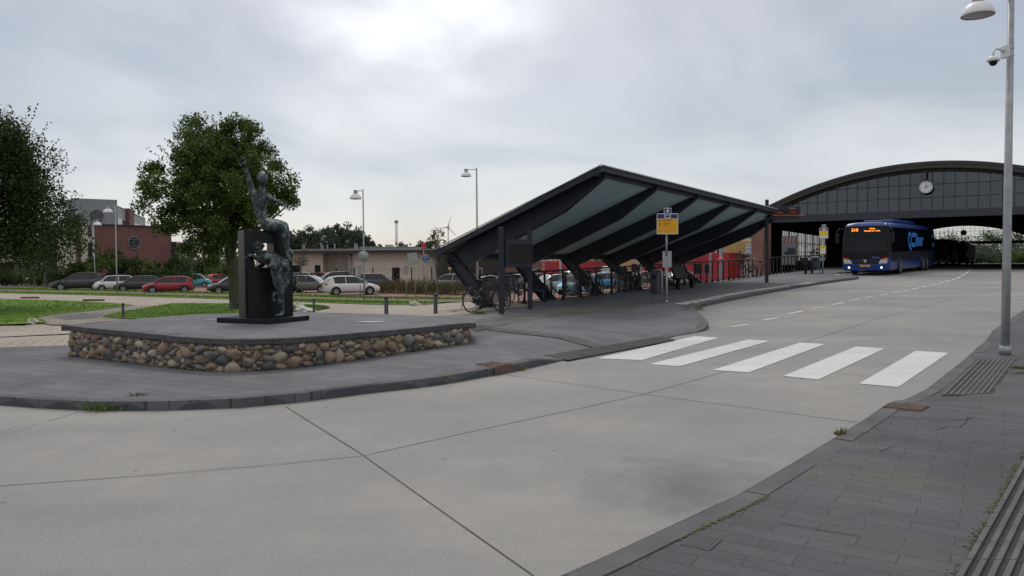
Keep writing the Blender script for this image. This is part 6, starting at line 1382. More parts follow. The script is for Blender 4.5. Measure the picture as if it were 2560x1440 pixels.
# weeds
weedm = mat('weed_leaf', (.09, .14, .03), rough=.7, var=.4, scale=20); weedd = mat('dry_weed_leaf', (.20, .18, .08), rough=.8, var=.4, scale=20)
def weed(px, py, r, n, m_, label, off=0.0, h=.10):
    p = gnd(px, py, off); rnd = random.Random(int(px * 7 + py)); mb = MB()
    for k in range(n):
        a = rnd.uniform(0, 6.28); rr = rnd.random() ** .7 * r; x, y = math.cos(a) * rr, math.sin(a) * rr * .5; hh_ = rnd.uniform(.3, 1) * h; w = rnd.uniform(.006, .014); t = rnd.uniform(0, 6.28)
        lx, ly = rnd.gauss(0, h * .5), rnd.gauss(0, h * .4); cx, cy = math.cos(t) * w, math.sin(t) * w
        mb._add([(x, y, -.01), (x + lx * .5 + cx, y + ly * .5 + cy, hh_ * .6), (x + lx, y + ly, hh_), (x + lx * .5 - cx, y + ly * .5 - cy, hh_ * .6)], [(0, 1, 2, 3)])
    o = mb.build('weed', m_); o.location = p; tag(o, label, 'weed', 'weeds in the paving')
weed(262, 1023, .30, 190, weedm, 'flat green weed tuft at the kerb below the terrace, at the lower left', RD + .02, .10)
weed(342, 990, .10, 50, weedm, 'tiny weed on the pavement just above the left kerb tuft', 0, .05)
weed(1243, 933, .07, 80, weedm, 'bright green weed at the left end of the storm drain mouth', RD, .12)
weed(1290, 926, .14, 110, weedd, 'brownish weed at the right end of the storm drain mouth', RD, .11)
weed(1196, 786, .20, 90, weedm, 'leafy weed at the foot of the first railing post', 0, .16)
weed(1738, 776, .28, 120, weedd, 'dry weed in the kerb corner beside the bus lane', RD, .16)
weed(2100, 1088, .05, 26, weedd, 'thin pale weed at the near kerb left of the rusty drain', -.01, .08)
weed(1522, 1417, .08, 60, weedd, 'mossy weed cluster at the bottom of the near kerb', 0, .012)
weed(2550, 922, .14, 90, weedm, 'green weed in the joint right of the ribbed paving', 0, .05)
weed(866, 790 + 92, .03, 20, weedm, 'speck of weed at the foot of the terrace wall', 0, .03)
weed(645, 908 + 16, .09, 70, weedm, 'small weed growing from the foot of the stone wall, centre', 0, .08)
weed(700, 918, .05, 30, weedd, 'brown leaf bits at the foot of the stone wall', 0, .03)
weed(1118, 946, .12, 60, weedm, 'flat weed patch on the pavement beside the kerb stones', 0, .03)
weed(512, 802, .16, 60, weedd, 'withered twig heap on the terrace left of the sculpture', TZ - .13, .08)
# low brown wheel stops
for px, py, w, lab in ((75, 746, 46, 'low brown wheel stop on the beige path, left one'), (234, 752.5, 54, 'low brown wheel stop on the beige path, right one')):
    p = gnd(px, py, .06); k = p.y / F; o = empty('wheel_stop', p, -.1, lab, 'wheel stop'); mb = MB(); mb.bevbox((-w * k / 2, -.12, -.05), (w * k / 2, .12, .12), .04); mb.build('beam', mat('brown_rubber', (.10, .075, .06), rough=.9, var=.2), o)
# ================================================================== PARKED CARS
def hy(px): return 660 - .0065 * (px - 1280)
def lowpt(px, py=None, d=None, z=LOW):
    if d is None: d = (EYE - z) * F / (py - hy(px))
    p = atd(px, 700, d); return Vector((p.x, d, z))
cglass = mat('car_window_glass', (.018, .022, .026), rough=.08, var=.05, spec=.4); wglass = mat('windscreen_glass_sky_sheen', (.16, .17, .18), rough=.08, var=.05, spec=1.0); redl = mat('red_tail_lamp', (.42, .015, .015), rough=.2, var=.05)  # windscreen base colour made pale to imitate the sky reflected in it
CT = {  # L, W, H, belt, hood z, [profile x fractions rear base, roof rear, roof front, cowl], wheel r
    'hatch': (4.2, 1.76, 1.46, .92, .88, (-.485, -.36, .08, .27), .32), 'small': (3.6, 1.66, 1.50, .94, .92, (-.49, -.41, .14, .32), .29), 'suv': (4.6, 1.88, 1.68, 1.05, 1.02, (-.485, -.36, .06, .25), .36),
    'estate': (4.5, 1.78, 1.48, .93, .88, (-.49, -.42, .06, .25), .32), 'van': (5.0, 1.92, 1.98, 1.15, 1.10, (-.49, -.46, .22, .38), .34)}
def make_car(kind, col, name='parked_car'):
    L, W, Hh, belt, hood, (xrb, xrr, xrf, xc), wr = CT[kind]; w = W / 2; root = empty(name)
    nm = 'car_paint_%02d_%02d_%02d' % tuple(int(c * 99) for c in col); paint_ = mat(nm, col, rough=.35, var=.04, coat=.25)
    xs = [-.5, -.485, -.44, -.36, -.2, 0, .15, xc, (xc + .5) / 2 + .02, .45, .485, .5]
    def ztop(f):
        if f <= xc: return belt - (.06 if f < -.47 else 0) + (.0 if f > -.4 else -.02)
        return hood - (hood - .62) * ((f - xc) / (.5 - xc)) ** 2.6 - .03 * (f - xc) / (.5 - xc)
    rows = []
    for f in xs:
        e = max(0, (abs(f) - .40) / .10); ww = w * (1 - .17 * e ** 2); zt_ = ztop(f); z0 = .20 + .10 * e ** 2
        if abs(f) >= .5: zt_ = min(zt_, .68 if f > 0 else .86)
        pts = [(ww * .86, z0), (ww * .97, z0 + .08), (ww, .48), (ww * .985, .70 * (zt_ / .92) if zt_ < .8 else .70), (ww * .93, zt_ - .04), (ww * .84, zt_), (ww * .4, zt_ + .025), (0, zt_ + .03)]
        rows.append([(f * L, y, z) for y, z in pts] + [(f * L, -y, z) for y, z in pts[-2::-1]])
    n = len(rows[0]); mb = MB(); mb._add([p for r_ in rows for p in r_], [(j * n + i, (j + 1) * n + i, (j + 1) * n + i + 1, j * n + i + 1) for j in range(len(rows) - 1) for i in range(n - 1)], True)
    mb._add(rows[0], [tuple(range(n))]); mb._add(rows[-1], [tuple(range(n))[::-1]])
    # roof cap
    prof = [(xrb * L, belt - .02), ((xrb * .55 + xrr * .45) * L, belt + (Hh - belt) * .55), (xrr * L, Hh - .07), ((xrr * .8 + xrf * .2) * L, Hh - .01), ((xrr + xrf) / 2 * L, Hh), (xrf * L - .1, Hh - .03), (xrf * L + .12, Hh - .10), ((xrf * .45 + xc * .55) * L, belt + (Hh - belt) * .50), (xc * L + .06, belt - .03)]
    hw = lambda z: w * (.90 - .22 * max(0, (z - belt)) / (Hh - belt))
    def row(k, inset=0.0):
        x, z = prof[k]; h_ = hw(z) - inset; return [(x, -h_, z - .02), (x, -h_ * .85, z + .012), (x, 0, z + .03), (x, h_ * .85, z + .012), (x, h_, z - .02)]
    def surf(mb, ks, ins=0.0):
        vs = [p for k in ks for p in row(k, ins)]; mb._add(vs, [(j * 5 + i, j * 5 + i + 1, (j + 1) * 5 + i + 1, (j + 1) * 5 + i) for j in range(len(ks) - 1) for i in range(4)], True)
    surf(mb, [2, 3, 4, 5, 6])
    for sg in (-1, 1):
        pl_ = [(x, sg * (hw(z) + .002), z - .015) for x, z in prof]; mb.tube(pl_[0:3], .045, 6); mb.tube(pl_[2:7], .03, 6); mb.tube(pl_[6:9], .03, 6)
        xb = (xrr * .45 + xrf * .55) * L; mb.beam((xb, sg * hw(belt), belt - .02), (xb - .03, sg * hw(Hh - .05), Hh - .05), .05, .03)
        xb2 = (xrr * .9 + xrf * .1) * L if kind != 'small' else (xrr * .6 + xrf * .4) * L
        if kind in ('hatch', 'suv'): mb._add([(xrb * L + .02, sg * (hw(belt) + .004), belt - .02), (xb2, sg * (hw(belt) + .004), belt - .02), (xb2 - .12, sg * (hw(Hh - .1) + .004), Hh - .1), (xrr * L, sg * (hw(Hh - .1) + .004), Hh - .1)], [(0, 1, 2, 3) if sg < 0 else (3, 2, 1, 0)])
    mb.build('body', paint_, root)
    mb = MB(); surf(mb, [0, 1, 2]); mb.build('rear_window', cglass, root); mb = MB(); surf(mb, [6, 7, 8]); mb.build('windscreen', wglass, root)
    for sg in (-1, 1):
        mb = MB(); vs = []
        for x, z in prof: vs += [(x, sg * (hw(belt) - .01), belt - .03), (x, sg * (hw(z) - .01), z - .02)]
        fs = [(2 * k, 2 * k + 2, 2 * k + 3, 2 * k + 1) if sg < 0 else (2 * k + 1, 2 * k + 3, 2 * k + 2, 2 * k) for k in range(len(prof) - 1)]; mb._add(vs, fs); mb.build('side_window', cglass, root)
        for f in (-.30, .31):
            x = f * L; wheel_part(root, x, sg * (w + .035), wr, .20)
        mb = MB()
        for f in (-.30, .31): mb._add([(f * L + (wr + .05) * math.cos(a * math.pi / 10), sg * (w + .001), wr + (wr + .05) * math.sin(a * math.pi / 10)) for a in range(-2, 13)], [tuple(range(15)) if sg < 0 else tuple(range(15))[::-1]])
        mb.box((-.22 * L, min(sg * (w - .02), sg * (w + .004)), .19), (.22 * L, max(sg * (w - .02), sg * (w + .004)), .27)); mb.build('wheel_arch', blackp, root)
        mb = MB(); mb.ico((.452 * L, sg * w * .70, .66 if kind != 'van' else .78), .12, 2, (1.2, 1.3, .62)); mb.build('headlight', lens_, root)
        mb = MB(); mb.ico((-.475 * L, sg * w * .80, .86 if kind != 'suv' else .98), .11, 2, (.8, 1.1, 1.1)); mb.build('tail_light', redl, root)
        mb = MB(); mb.ico((xc * L - .12, sg * (w + .06), belt + .04), .09, 2, (.8, 1.1, .8)); mb.build('wing_mirror', paint_, root)
    mb = MB(); mb.bevbox((.478 * L, -w * .62, .28), (.502 * L, w * .62, .46), .02); mb.bevbox((.485 * L, -w * .35, .56), (.503 * L, w * .35, .64), .01); mb.build('grille', blackp, root)
    mb = MB(); mb.box((.502 * L, -.26, .40), (.51 * L, .26, .51)); mb.build('number_plate', plate, root); mb = MB(); mb.box((-.508 * L, -.26, .60), (-.499 * L, .26, .71)); mb.build('number_plate', plate, root)
    return root
protos = {}
def car(px, py, kind, col, yaw, label, d=None, z=LOW, sc=1.0):
    p = lowpt(px, py, d, z); key = (kind, tuple(col))
    if key in protos: o = copy_tree(protos[key])
    else: o = make_car(kind, col); protos[key] = o
    o.location = p; o.rotation_euler = (0, 0, R_(yaw)); o.scale = (sc,) * 3; tag(o, label, 'car', 'cars parked in the car park'); return o
C_ = dict(dk=(.020, .023, .032), ch=(.022, .024, .026), red=(.30, .014, .03), wh=(.62, .63, .64), si=(.33, .36, .39), cy=(.045, .30, .36), rd2=(.36, .02, .03), bl=(.015, .03, .07), lb=(.20, .55, .68), gr=(.10, .105, .11), bb=(.02, .22, .42))
car(197, 725, 'suv', C_['dk'], 204, 'large dark blue grey estate at the left end of the front row', sc=1.05)
car(284, 726, 'small', C_['wh'], 212, 'small white car between the dark estate and the dark hatchback', sc=.98)
car(345, 728, 'hatch', C_['ch'], 208, 'charcoal hatchback between the small white car and the red hatchback')
car(422, 732, 'hatch', C_['red'], 203, 'shiny dark red hatchback facing left in the front row')
car(487, 718, 'small', C_['cy'], 14, 'turquoise small car behind the dark red hatchback')
car(551, 716, 'hatch', C_['rd2'], 52, 'bright red car seen from behind, right of the turquoise car', sc=.95)
car(583, 733, 'hatch', C_['dk'], 208, 'dark blue hatchback half hidden behind the tree trunk', sc=1.0)
car(700, 731, 'hatch', C_['ch'], 152, 'dark car with a red tail lamp just right of the granite block')
car(776, 731, 'estate', C_['gr'], -12, 'dark grey estate facing right behind the young staked tree')
car(877, 737, 'hatch', C_['wh'], 22, 'white hatchback parked behind the lamp with the round sign', sc=1.02)
car(738, 713, 'estate', C_['si'], 176, 'silver car whose roof shows above the dark cars right of the sculpture')
car(789, 712, 'small', C_['rd2'], 165, 'small red car between the silver roof and the dark off road car')
car(832, 720, 'suv', C_['gr'], 203, 'dark grey off road car facing left behind the white hatchback')
car(938, 722, 'small', C_['bl'], 18, 'small dark blue car left of the low hedge')
car(1128, 724, 'hatch', C_['si'], 158, 'silver hatchback behind the hedge, left of the canopy')
car(1222, 733, 'hatch', C_['bl'], 198, 'dark blue car behind the first mesh panel of the railing')
car(1272, 727, 'hatch', C_['gr'], 148, 'dark grey car with a red tail lamp behind the information board')
car(1312, 722, 'estate', C_['si'], 20, 'silver estate right of the information board')
car(1378, 730, 'hatch', C_['si'], 215, 'silver hatchback with a pale windscreen behind the second railing bays')
car(1428, 716, 'suv', C_['ch'], 230, 'black off road car behind the pale blue car')
car(1441, 736, 'small', C_['lb'], 236, 'pale blue and white small car between the second and third canopy columns')
car(1497, 722, 'hatch', C_['bb'], 200, 'bright blue hatchback behind the third canopy column')
car(1548, 718, 'hatch', C_['si'], 196, 'silver hatchback right of the bright blue car')
car(1530, 702, 'van', C_['wh'], 225, 'white people carrier behind the bright blue car')
car(1612, 712, 'estate', C_['gr'], 190, 'grey estate behind the dark containers')
car(1688, 716, 'hatch', C_['si'], 205, 'silver car behind the litter bin and bench')
car(1733, 706, 'small', C_['wh'], 200, 'small white car behind the railing, right of the bench')
car(1778, 706, 'hatch', C_['wh'], 205, 'white hatchback behind the railing, left of the red bicycle')
car(1862, 698, 'hatch', C_['red'], 190, 'red car just visible behind the far railing left of the brick pier')
car(1262, 686, 'van', C_['wh'], 210, 'white van at the back of the car park under the low eave')
car(1342, 692, 'estate', C_['wh'], 185, 'white estate in the back row left of the grey pole')
car(1382, 690, 'small', C_['gr'], 15, 'grey small car in the back row right beside the grey pole')
car(1412, 691, 'hatch', C_['wh'], 195, 'white hatchback in the back row before the red wall')
car(1462, 690, 'suv', C_['si'], 175, 'silver off road car in the back row before the red wall')
car(1575, 690, 'small', C_['ch'], 190, 'black small car in the back row before the yellow wall')
car(1640, 691, 'hatch', C_['gr'], 10, 'grey hatchback in the back row before the red ribbed wall')
car(30, 708, 'estate', C_['si'], 10, 'silver car far off at the left edge behind the trees')
# ================================================================== BUILDINGS
tan = brick_mat('tan_block_wall', (.68, .62, .52), (.63, .57, .475), (.50, .455, .38), .9, .30, .02, dirt=.08, bump=.3)
redbr = brick_mat('maroon_brick_wall', (.22, .105, .092), (.18, .088, .078), (.12, .085, .08), .25, .08, .012, dirt=.12, bump=.3)
darkbr = brick_mat('dark_brown_brick_wall', (.055, .048, .045), (.042, .038, .036), (.05, .045, .042), .25, .08, .012, dirt=.15, bump=.3)
cream = mat('cream_render', (.52, .48, .37), rough=.9, var=.06, scale=.5); yellow = mat('mustard_render', (.47, .34, .13), rough=.9, var=.06, scale=.5); redw = brick_mat('red_ribbed_cladding', (.36, .03, .04), (.34, .028, .038), (.20, .015, .02), .22, 8.0, .02, rough=.5, dirt=.06, bump=.8)
redflat = mat('red_flat_cladding', (.36, .03, .042), rough=.5, var=.05, scale=.4); greyp = brick_mat('grey_metal_cladding', (.26, .28, .31), (.25, .27, .30), (.20, .21, .23), 1.0, 6.0, .03, rough=.5, dirt=.06, bump=.5)
winm = mat('dark_window_pane', (.02, .025, .03), rough=.08, var=.1, spec=.6); frm = mat('white_window_frame', (.55, .56, .56), rough=.5, var=.05); greyf = mat('grey_window_frame', (.14, .15, .16), rough=.5, var=.05)
roofg = mat('flat_roof_gravel', (.14, .14, .145), rough=.95, var=.2, scale=2)
class Bld:
    """a building whose front runs from a to b (world xy); local x along the front, y away from the camera"""
    def __init__(s, name, a, b, label, cat='building', group=None, z=LOW):
        a = Vector(a); b = Vector(b); d = b - a; s.L = d.length; s.root = empty(name, (a.x, a.y, z - .3), math.atan2(d.y, d.x), label, cat, group); s.z0 = z - .3; s.y = a.y; s.a = a; s.d = d.normalized()
    def box(s, name, x0, x1, y0, y1, z0, z1, m, parent=None):
        mb = MB(); mb.box((x0, y0, z0), (x1, y1, z1)); return mb.build(name, m, parent or s.root)
    def win(s, x0, x1, z0, z1, fm=None, nx=1, nz=1, y=0, name='window', m=None):
        mb = MB(); t = .06; mb.box((x0 - t, y - .05, z0 - t), (x1 + t, y + .05, z0)); mb.box((x0 - t, y - .05, z1), (x1 + t, y + .05, z1 + t)); mb.box((x0 - t, y - .05, z0), (x0, y + .05, z1)); mb.box((x1, y - .05, z0), (x1 + t, y + .05, z1))
        for k in range(1, nx): x = x0 + (x1 - x0) * k / nx; mb.box((x - .03, y - .045, z0), (x + .03, y + .05, z1))
        for k in range(1, nz): z = z0 + (z1 - z0) * k / nz; mb.box((x0, y - .04, z - .03), (x1, y + .05, z + .03))
        w_ = mb.build(name, fm or greyf, s.root); mb = MB(); mb.box((x0, y - .02, z0), (x1, y + .01, z1)); mb.build('pane', m or winm, w_); return w_
    def X(s, px):      # local x on the front plane seen at pixel px
        v = ray(px, 660); v = v / v.y; den = v.x * s.d.y - s.d.x; t = (s.a.x * 1.0 - v.x * s.a.y) / (v.x * s.d.y - s.d.x) if abs(den) > 1e-6 else 0
        return t
    def Z(s, px, py):
        t = s.X(px); q = s.a + s.d * t; return atd(px, py, q.y).z - s.z0
def xy(px, d): p = atd(px, 660, d); return (p.x, p.y)
# long beige flat building
B1 = Bld('beige_flat_building', xy(640, 97), xy(1092, 97), 'long low beige block building with a dark flat roof and black doors')
zt_ = B1.Z(900, 633); XX = B1.X
m1, m2 = XX(807), XX(871)
mb = MB(); mb.box((0, 0, 0), (m1, 9, zt_)); mb.box((m1, 2.2, 0), (m2, 9, zt_)); mb.box((m2, 0, 0), (B1.L, 9, zt_)); mb.build('wall', tan, B1.root)
zr = B1.Z(900, 626); mb = MB(); mb.box((-.5, -1.3, zt_ + .003), (B1.L + .6, 9.4, zr)); mb.build('roof', darkbr if False else mat('dark_roof_fascia', (.035, .037, .042), rough=.6, var=.1), B1.root); mb = MB(); mb.box((-.55, -1.35, zr + .002), (B1.L + .65, 9.45, zr + .10)); mb.build('roof_edge', mat('pale_roof_trim', (.36, .37, .38), rough=.5, var=.05), B1.root)
for x0, x1, y0_ in ((727, 751, 663), (787, 801, 663), (983, 999, 669)):
    mb = MB(); mb.box((XX(x0), -.05, .2), (XX(x1), .02, B1.Z(x0, y0_))); dd_ = mb.build('door', blackp, B1.root); mb = MB(); mb.box((XX(x1) - .28, -.09, 1.3), (XX(x1) - .22, -.05, 1.5)); mb.build('handle', galv, dd_)
mb = MB(); mb.box((XX(759), -.04, .6), (XX(769), .0, B1.Z(760, 680))); mb.build('vent_grille', galv, B1.root)
for px in (842, 876, 880): mb = MB(); mb.cyl((XX(px), -.2, 0), (XX(px), -.2, zt_), .07, n=8); mb.build('downpipe', galv, B1.root)
for i, (px, h) in enumerate(((732, 18), (736, 17), (740, 15), (773, 15), (784, 20), (789, 14), (797, 20), (800, 15), (819, 17), (845, 20), (872, 19), (877, 18), (883, 15))):
    mb = MB(); x = XX(px); mb.cyl((x, 4, zr), (x, 4, zr + h * 97 / F), .07, n=6); mb.cyl((x, 4, zr + h * 97 / F - .02), (x, 4, zr + h * 97 / F + .08), .12, n=6); mb.build('vent_pipe', galv if i % 3 else steel2, B1.root)
mb = MB(); mb.box((XX(727), 5, zr), (XX(854), 8, zr + .45)); mb.build('rooflight', mat('maroon_roof_box', (.10, .06, .055), rough=.8, var=.1), B1.root)
# dark building right of it
B2 = Bld('dark_brick_building', xy(1092, 95), xy(1262, 95), 'low dark brown brick building beside the beige one, seen behind the canopy column')
mb = MB(); mb.box((.01, .3, 0), (B2.L, 10, B2.Z(1150, 638))); mb.build('wall', darkbr, B2.root); mb = MB(); mb.box((.02, -.1, B2.Z(1150, 638) + .002), (B2.L + .2, 10.2, B2.Z(1150, 632))); mb.build('roof', MATS['dark_roof_fascia'], B2.root)
for a_, b_ in ((1160, 1164), (1216, 1222)): B2.win(B2.X(a_), B2.X(b_), B2.Z(a_, 646), B2.Z(a_, 641), frm, y=.3)
mb = MB(); mb.box((B2.X(1137), .22, .2), (B2.X(1149), .3, B2.Z(1140, 672))); mb.build('door', blackp, B2.root); B2.win(B2.X(1196), B2.X(1204), .3, B2.Z(1200, 671), frm, y=.3, name='glass_door')
# grey shed roofs behind
B3 = Bld('grey_warehouse', xy(885, 150), xy(1040, 150), 'pale grey warehouse roof rising behind the beige building'); mb = MB(); mb.box((0, 0, 0), (B3.L, 12, B3.Z(960, 618))); mb.build('wall', greyp, B3.root)
mb = MB(); mb.box((B3.X(957), 3, B3.Z(960, 618) + .002), (B3.X(973), 6, B3.Z(960, 610.5))); mb.build('roof_unit', galv, B3.root); mb = MB(); mb.box((-.1, -.1, B3.Z(960, 618) + .002), (B3.L + .1, 12.1, B3.Z(960, 617))); mb.build('roof_edge', frm, B3.root)
# mesh fence in front of the beige building
fo = empty('mesh_fence', (*xy(690, 88), LOW), 0, 'dark wire mesh fence in front of the long beige building', 'fence'); fx0 = xy(690, 88)[0]
for px in (706, 750, 796, 841, 886, 932, 981, 1029, 1079, 1128, 1180): mb = MB(); x = xy(px, 88)[0] - fx0; mb.box((x - .06, -.05, -.1), (x + .06, .05, 2.05)); mb.build('post', steel2, fo)
mb = MB(); x1_ = xy(1185, 88)[0] - fx0
for k in range(9): mb.box((0, -.008, .1 + k * .23), (x1_, .008, .112 + k * .23))
x = 0
while x < x1_: mb.box((x, -.004, .05), (x + .012, .004, 2.0)); x += .35
mb.build('wire_panel', steel2, fo)
# ---- left: town building with round windows
B4 = Bld('brick_town_building', xy(233, 95), xy(442, 104), 'maroon brick building with a big round window and a narrow white framed strip', 'building')
Z4 = B4.Z; X4 = B4.X; zt_ = Z4(330, 564)
mb = MB(); mb.box((X4(232), 0, 0), (X4(430), 14, Z4(240, 562))); mb.box((X4(430) + .002, .9, 0), (X4(462), 12, Z4(440, 604)));  mb.build('wall', redbr, B4.root)
mb = MB(); mb.box((X4(231), -.15, Z4(240, 562) + .002), (X4(432), 14.2, Z4(240, 559))); mb.build('parapet', MATS['dark_roof_fascia'], B4.root)
def round_win(b, px, py, r, nbar=3):
    x, z = b.X(px), b.Z(px, py); mb = MB(); mb.torus((x, -.02, z), (0, 1, 0), r, .10, 36, 6)
    for k in range(-nbar + 1, nbar): h = r * k / nbar; c = math.sqrt(r * r - h * h); mb.box((x - c, -.06, z + h - .03), (x + c, -.02, z + h + .03))
    mb.box((x - .03, -.06, z - r), (x + .03, -.02, z + r)); f_ = mb.build('round_window', greyf, b.root); mb = MB(); mb.lathe([(0, .03), (r, .03)], 32, (x, 0, z), (0, -1, 0)); mb._add([(x + r * math.cos(a * math.pi / 16), -.032, z + r * math.sin(a * math.pi / 16)) for a in range(32)], [tuple(range(32))]); mb.build('pane', winm, f_)
round_win(B4, 336, 607, .80, 2)
for (y0_, y1_) in ((562, 592), (606, 650)): B4.win(X4(220), X4(231), Z4(225, y1_), Z4(225, y0_), frm, y=-.02)
mb = MB(); mb.box((X4(218), .06, 0), (X4(232) - .01, 8, Z4(240, 560))); mb.build('window_bay', tan, B4.root)
mb = MB(); mb.box((X4(232) - .02, -.12, 0), (X4(235.5), .0, Z4(240, 560))); mb.build('white_post', frm, B4.root)
B4.win(X4(427), X4(440), Z4(430, 650), Z4(430, 605), greyf, nz=3, y=-.03)
mb = MB(); mb.box((X4(449), -1.5, Z4(450, 658)), (X4(463), .85, Z4(450, 606))); mb.build('bay_box', tan, B4.root)
B4b = Bld('tan_side_wing', xy(178, 90), xy(221, 91), 'tan rendered wing with a brown brick pillar at the left of the brick building')
b = B4b; mb = MB(); mb.box((0, 0, b.Z(185, 658)), (b.X(191), 9, b.Z(185, 546))); mb.box((b.X(203) + .0, .1, b.Z(205, 658)), (b.L, 9, b.Z(205, 551))); mb.build('wall', tan, b.root)
mb = MB(); mb.box((b.X(191) + .003, -.15, 0), (b.X(203), 9, b.Z(197, 538))); mb.build('pillar', redbr, b.root); mb = MB(); mb.box((.4, .6, 0), (b.L, 9, b.Z(185, 658) - .003)); mb.build('ground_floor', darkbr, b.root); mb = MB(); mb.box((-.1, -.3, b.Z(185, 546) + .002), (b.X(191), 9.2, b.Z(185, 543))); mb.box((b.X(203) + .003, -.2, b.Z(205, 551) + .002), (b.L + .1, 9.2, b.Z(205, 548))); mb.build('roof', MATS['dark_roof_fascia'], b.root)
B5 = Bld('grey_upper_building', xy(172, 114), xy(296, 118), 'grey clad upper storey with a round window above the brick building')
Z5 = B5.Z; X5 = B5.X; mb = MB(); mb.box((0, 0, 0), (B5.L, 3, Z5(230, 502))); mb.box((X5(186), -.02, Z5(187, 502)), (B5.L + .02, 3.02, Z5(240, 499) + .1)); mb.build('wall', greyp, B5.root); round_win(B5, 245, 540, .92, 3)
mb = MB(); mb.box((X5(174), -2.6, Z5(176, 527)), (X5(190), -.02, Z5(176, 525))); mb.build('canopy_roof', MATS['dark_roof_fascia'], B5.root); mb = MB(); mb.cyl((X5(189), -2.5, 0), (X5(189), -2.5, Z5(176, 527)), .08, n=8); mb.build('canopy_post', frm, B5.root)
B6 = Bld('grey_office_wing', xy(296, 118), xy(366, 150), 'grey clad office wing with a window band and brown brick shaft')
Z6 = B6.Z; X6 = B6.X; mb = MB(); mb.box((.01, .02, 0), (B6.L, 5, Z6(300, 517))); mb.build('wall', greyp, B6.root); B6.win(X6(297.5), X6(317), Z6(300, 563), Z6(300, 546), frm, 4, 1); B6.win(X6(330), X6(352), Z6(335, 566), Z6(335, 556), frm, 5, 1)
mb = MB(); mb.box((X6(317), -.6, 0), (X6(329), 2, Z6(322, 523))); mb.build('brick_shaft', redbr, B6.root); mb = MB(); mb.box((-.05, -.1, Z6(300, 517) + .002), (B6.L + .1, 5.1, Z6(300, 516))); mb.build('roof_edge', frm, B6.root)
B7 = Bld('tan_low_building', xy(26, 105), xy(96, 118), 'low tan building on a dark ground floor behind the left trees')
mb = MB(); mb.box((0, 0, B7.Z(60, 656)), (B7.L, 8, B7.Z(60, 637))); mb.build('wall', tan, B7.root); mb = MB(); mb.box((.3, .5, 0), (B7.L, 8, B7.Z(60, 656) - .003)); mb.build('ground_floor', darkbr, B7.root); B7.win(B7.X(46), B7.X(54), .9, B7.Z(50, 660), frm, y=.5); B7.win(B7.X(62), B7.X(72), .9, B7.Z(66, 660), greyf, y=.5)
# ---- houses and halls behind the canopy
Bd = Bld('dark_brick_house', xy(1325, 140), xy(1397, 132), 'dark maroon brick house with tall white window frames beyond the car park')
Xd, Zd = Bd.X, Bd.Z; mb = MB(); mb.box((0, 0, 0), (Bd.L, 9, 9.5)); mb.build('wall', redbr, Bd.root); Bd.win(Xd(1376), Xd(1379.5), Zd(1377, 650), Zd(1377, 632), frm, m=frm); Bd.win(Xd(1388), Xd(1391.5), Zd(1389, 643), Zd(1389, 625), frm); Bd.win(Xd(1371), Xd(1372), Zd(1371, 650), Zd(1371, 632), frm)
mb = MB(); mb.box((Xd(1354), -.9, Zd(1360, 653)), (Xd(1397), -.02, Zd(1360, 651))); mb.build('canopy_slab', frm, Bd.root); Bd.win(Xd(1359), Xd(1361), Zd(1360, 663), Zd(1360, 658), frm)
Bp = Bld('brick_house_far', xy(1262, 165), xy(1328, 160), 'small far brick house with white balcony rails left of the maroon house'); mb = MB(); mb.box((0, 0, 0), (Bp.L, 8, Bp.Z(1300, 630))); mb.build('wall', redbr, Bp.root)
for a_, y_ in ((1339, 638), (1339, 662)):
    pass
mb = MB(); c = xy(1337.5, 120); zc_ = atd(1337, 648, 120).z; mb.box((-.9, -.03, -.30), (.9, .03, .30)); o = mb.build('shop_sign', blue); o.location = (c[0], c[1], zc_); tag(o, 'small blue and white hanging sign before the maroon brick house', 'sign'); mb = MB(); text_into(mb, 'P', .4, (-.4, -.035, 0), (1, 0, 0), (0, 0, 1), .002); mb.box((.1, -.036, -.1), (.7, -.031, .1)); mb.build('lettering', whitep, o); mb = MB(); mb.cyl((-.85, .05, -zc_ - 0.6), (-.85, .05, .6), .06, n=8); mb.build('pole', galv, o)
Br = Bld('red_hall_building', xy(1362, 112), xy(1576, 112), 'red clad hall with a mustard upper wall behind the car park')
Xr, Zr = Br.X, Br.Z; zmid = Zr(1450, 652.5); mb = MB(); mb.box((0, 0, 0), (Br.L - .02, 12, zmid)); mb.build('wall', redflat, Br.root); mb = MB(); mb.box((Xr(1393), .25, zmid + .003), (Br.L, 12, zmid + 3.2)); mb.build('upper_wall', yellow, Br.root); mb = MB(); mb.box((Xr(1412), -.02, Zr(1415, 666)), (Xr(1419), .0, Zr(1415, 665))); mb.build('small_lettering_plate', frm, Br.root)
Bw = Bld('white_house', xy(1576.5, 111), xy(1602, 111), 'narrow white house front with a dark door between mustard and red walls')
mb = MB(); mb.box((0, -.1, 0), (Bw.L, 10, 6.2)); mb.build('wall', cream, Bw.root); Bw.win(Bw.X(1580), Bw.X(1592), .3, Bw.Z(1585, 660), greyf, 2, 3, y=-.12, name='door'); Bw.win(Bw.X(1598), Bw.X(1600.5), Bw.Z(1599, 664), Bw.Z(1599, 660), greyf, y=-.12)
Bm = Bld('mustard_annex', xy(1540, 108), xy(1576.4, 108), 'mustard rendered annex wall reaching down to the cars, left of the white house'); mb = MB(); mb.box((0, 0, .8), (Bm.L, 2.4, 6.0)); mb.build('wall', yellow, Bm.root); mb = MB(); mb.box((0.02, -.04, 0), (Bm.L * .3, 2.3, 4.2)); mb.build('red_plinth', redflat, Bm.root)
Bq = Bld('red_ribbed_building', xy(1602.5, 100), xy(1823, 84), 'large red ribbed building with a strip of white windows above, right of the white house')
Xq, Zq = Bq.X, Bq.Z; zt1 = Zq(1740, 633.5); mb = MB(); mb.box((0, 0, 0), (Bq.L, 8, zt1)); mb.build('wall', redw, Bq.root)
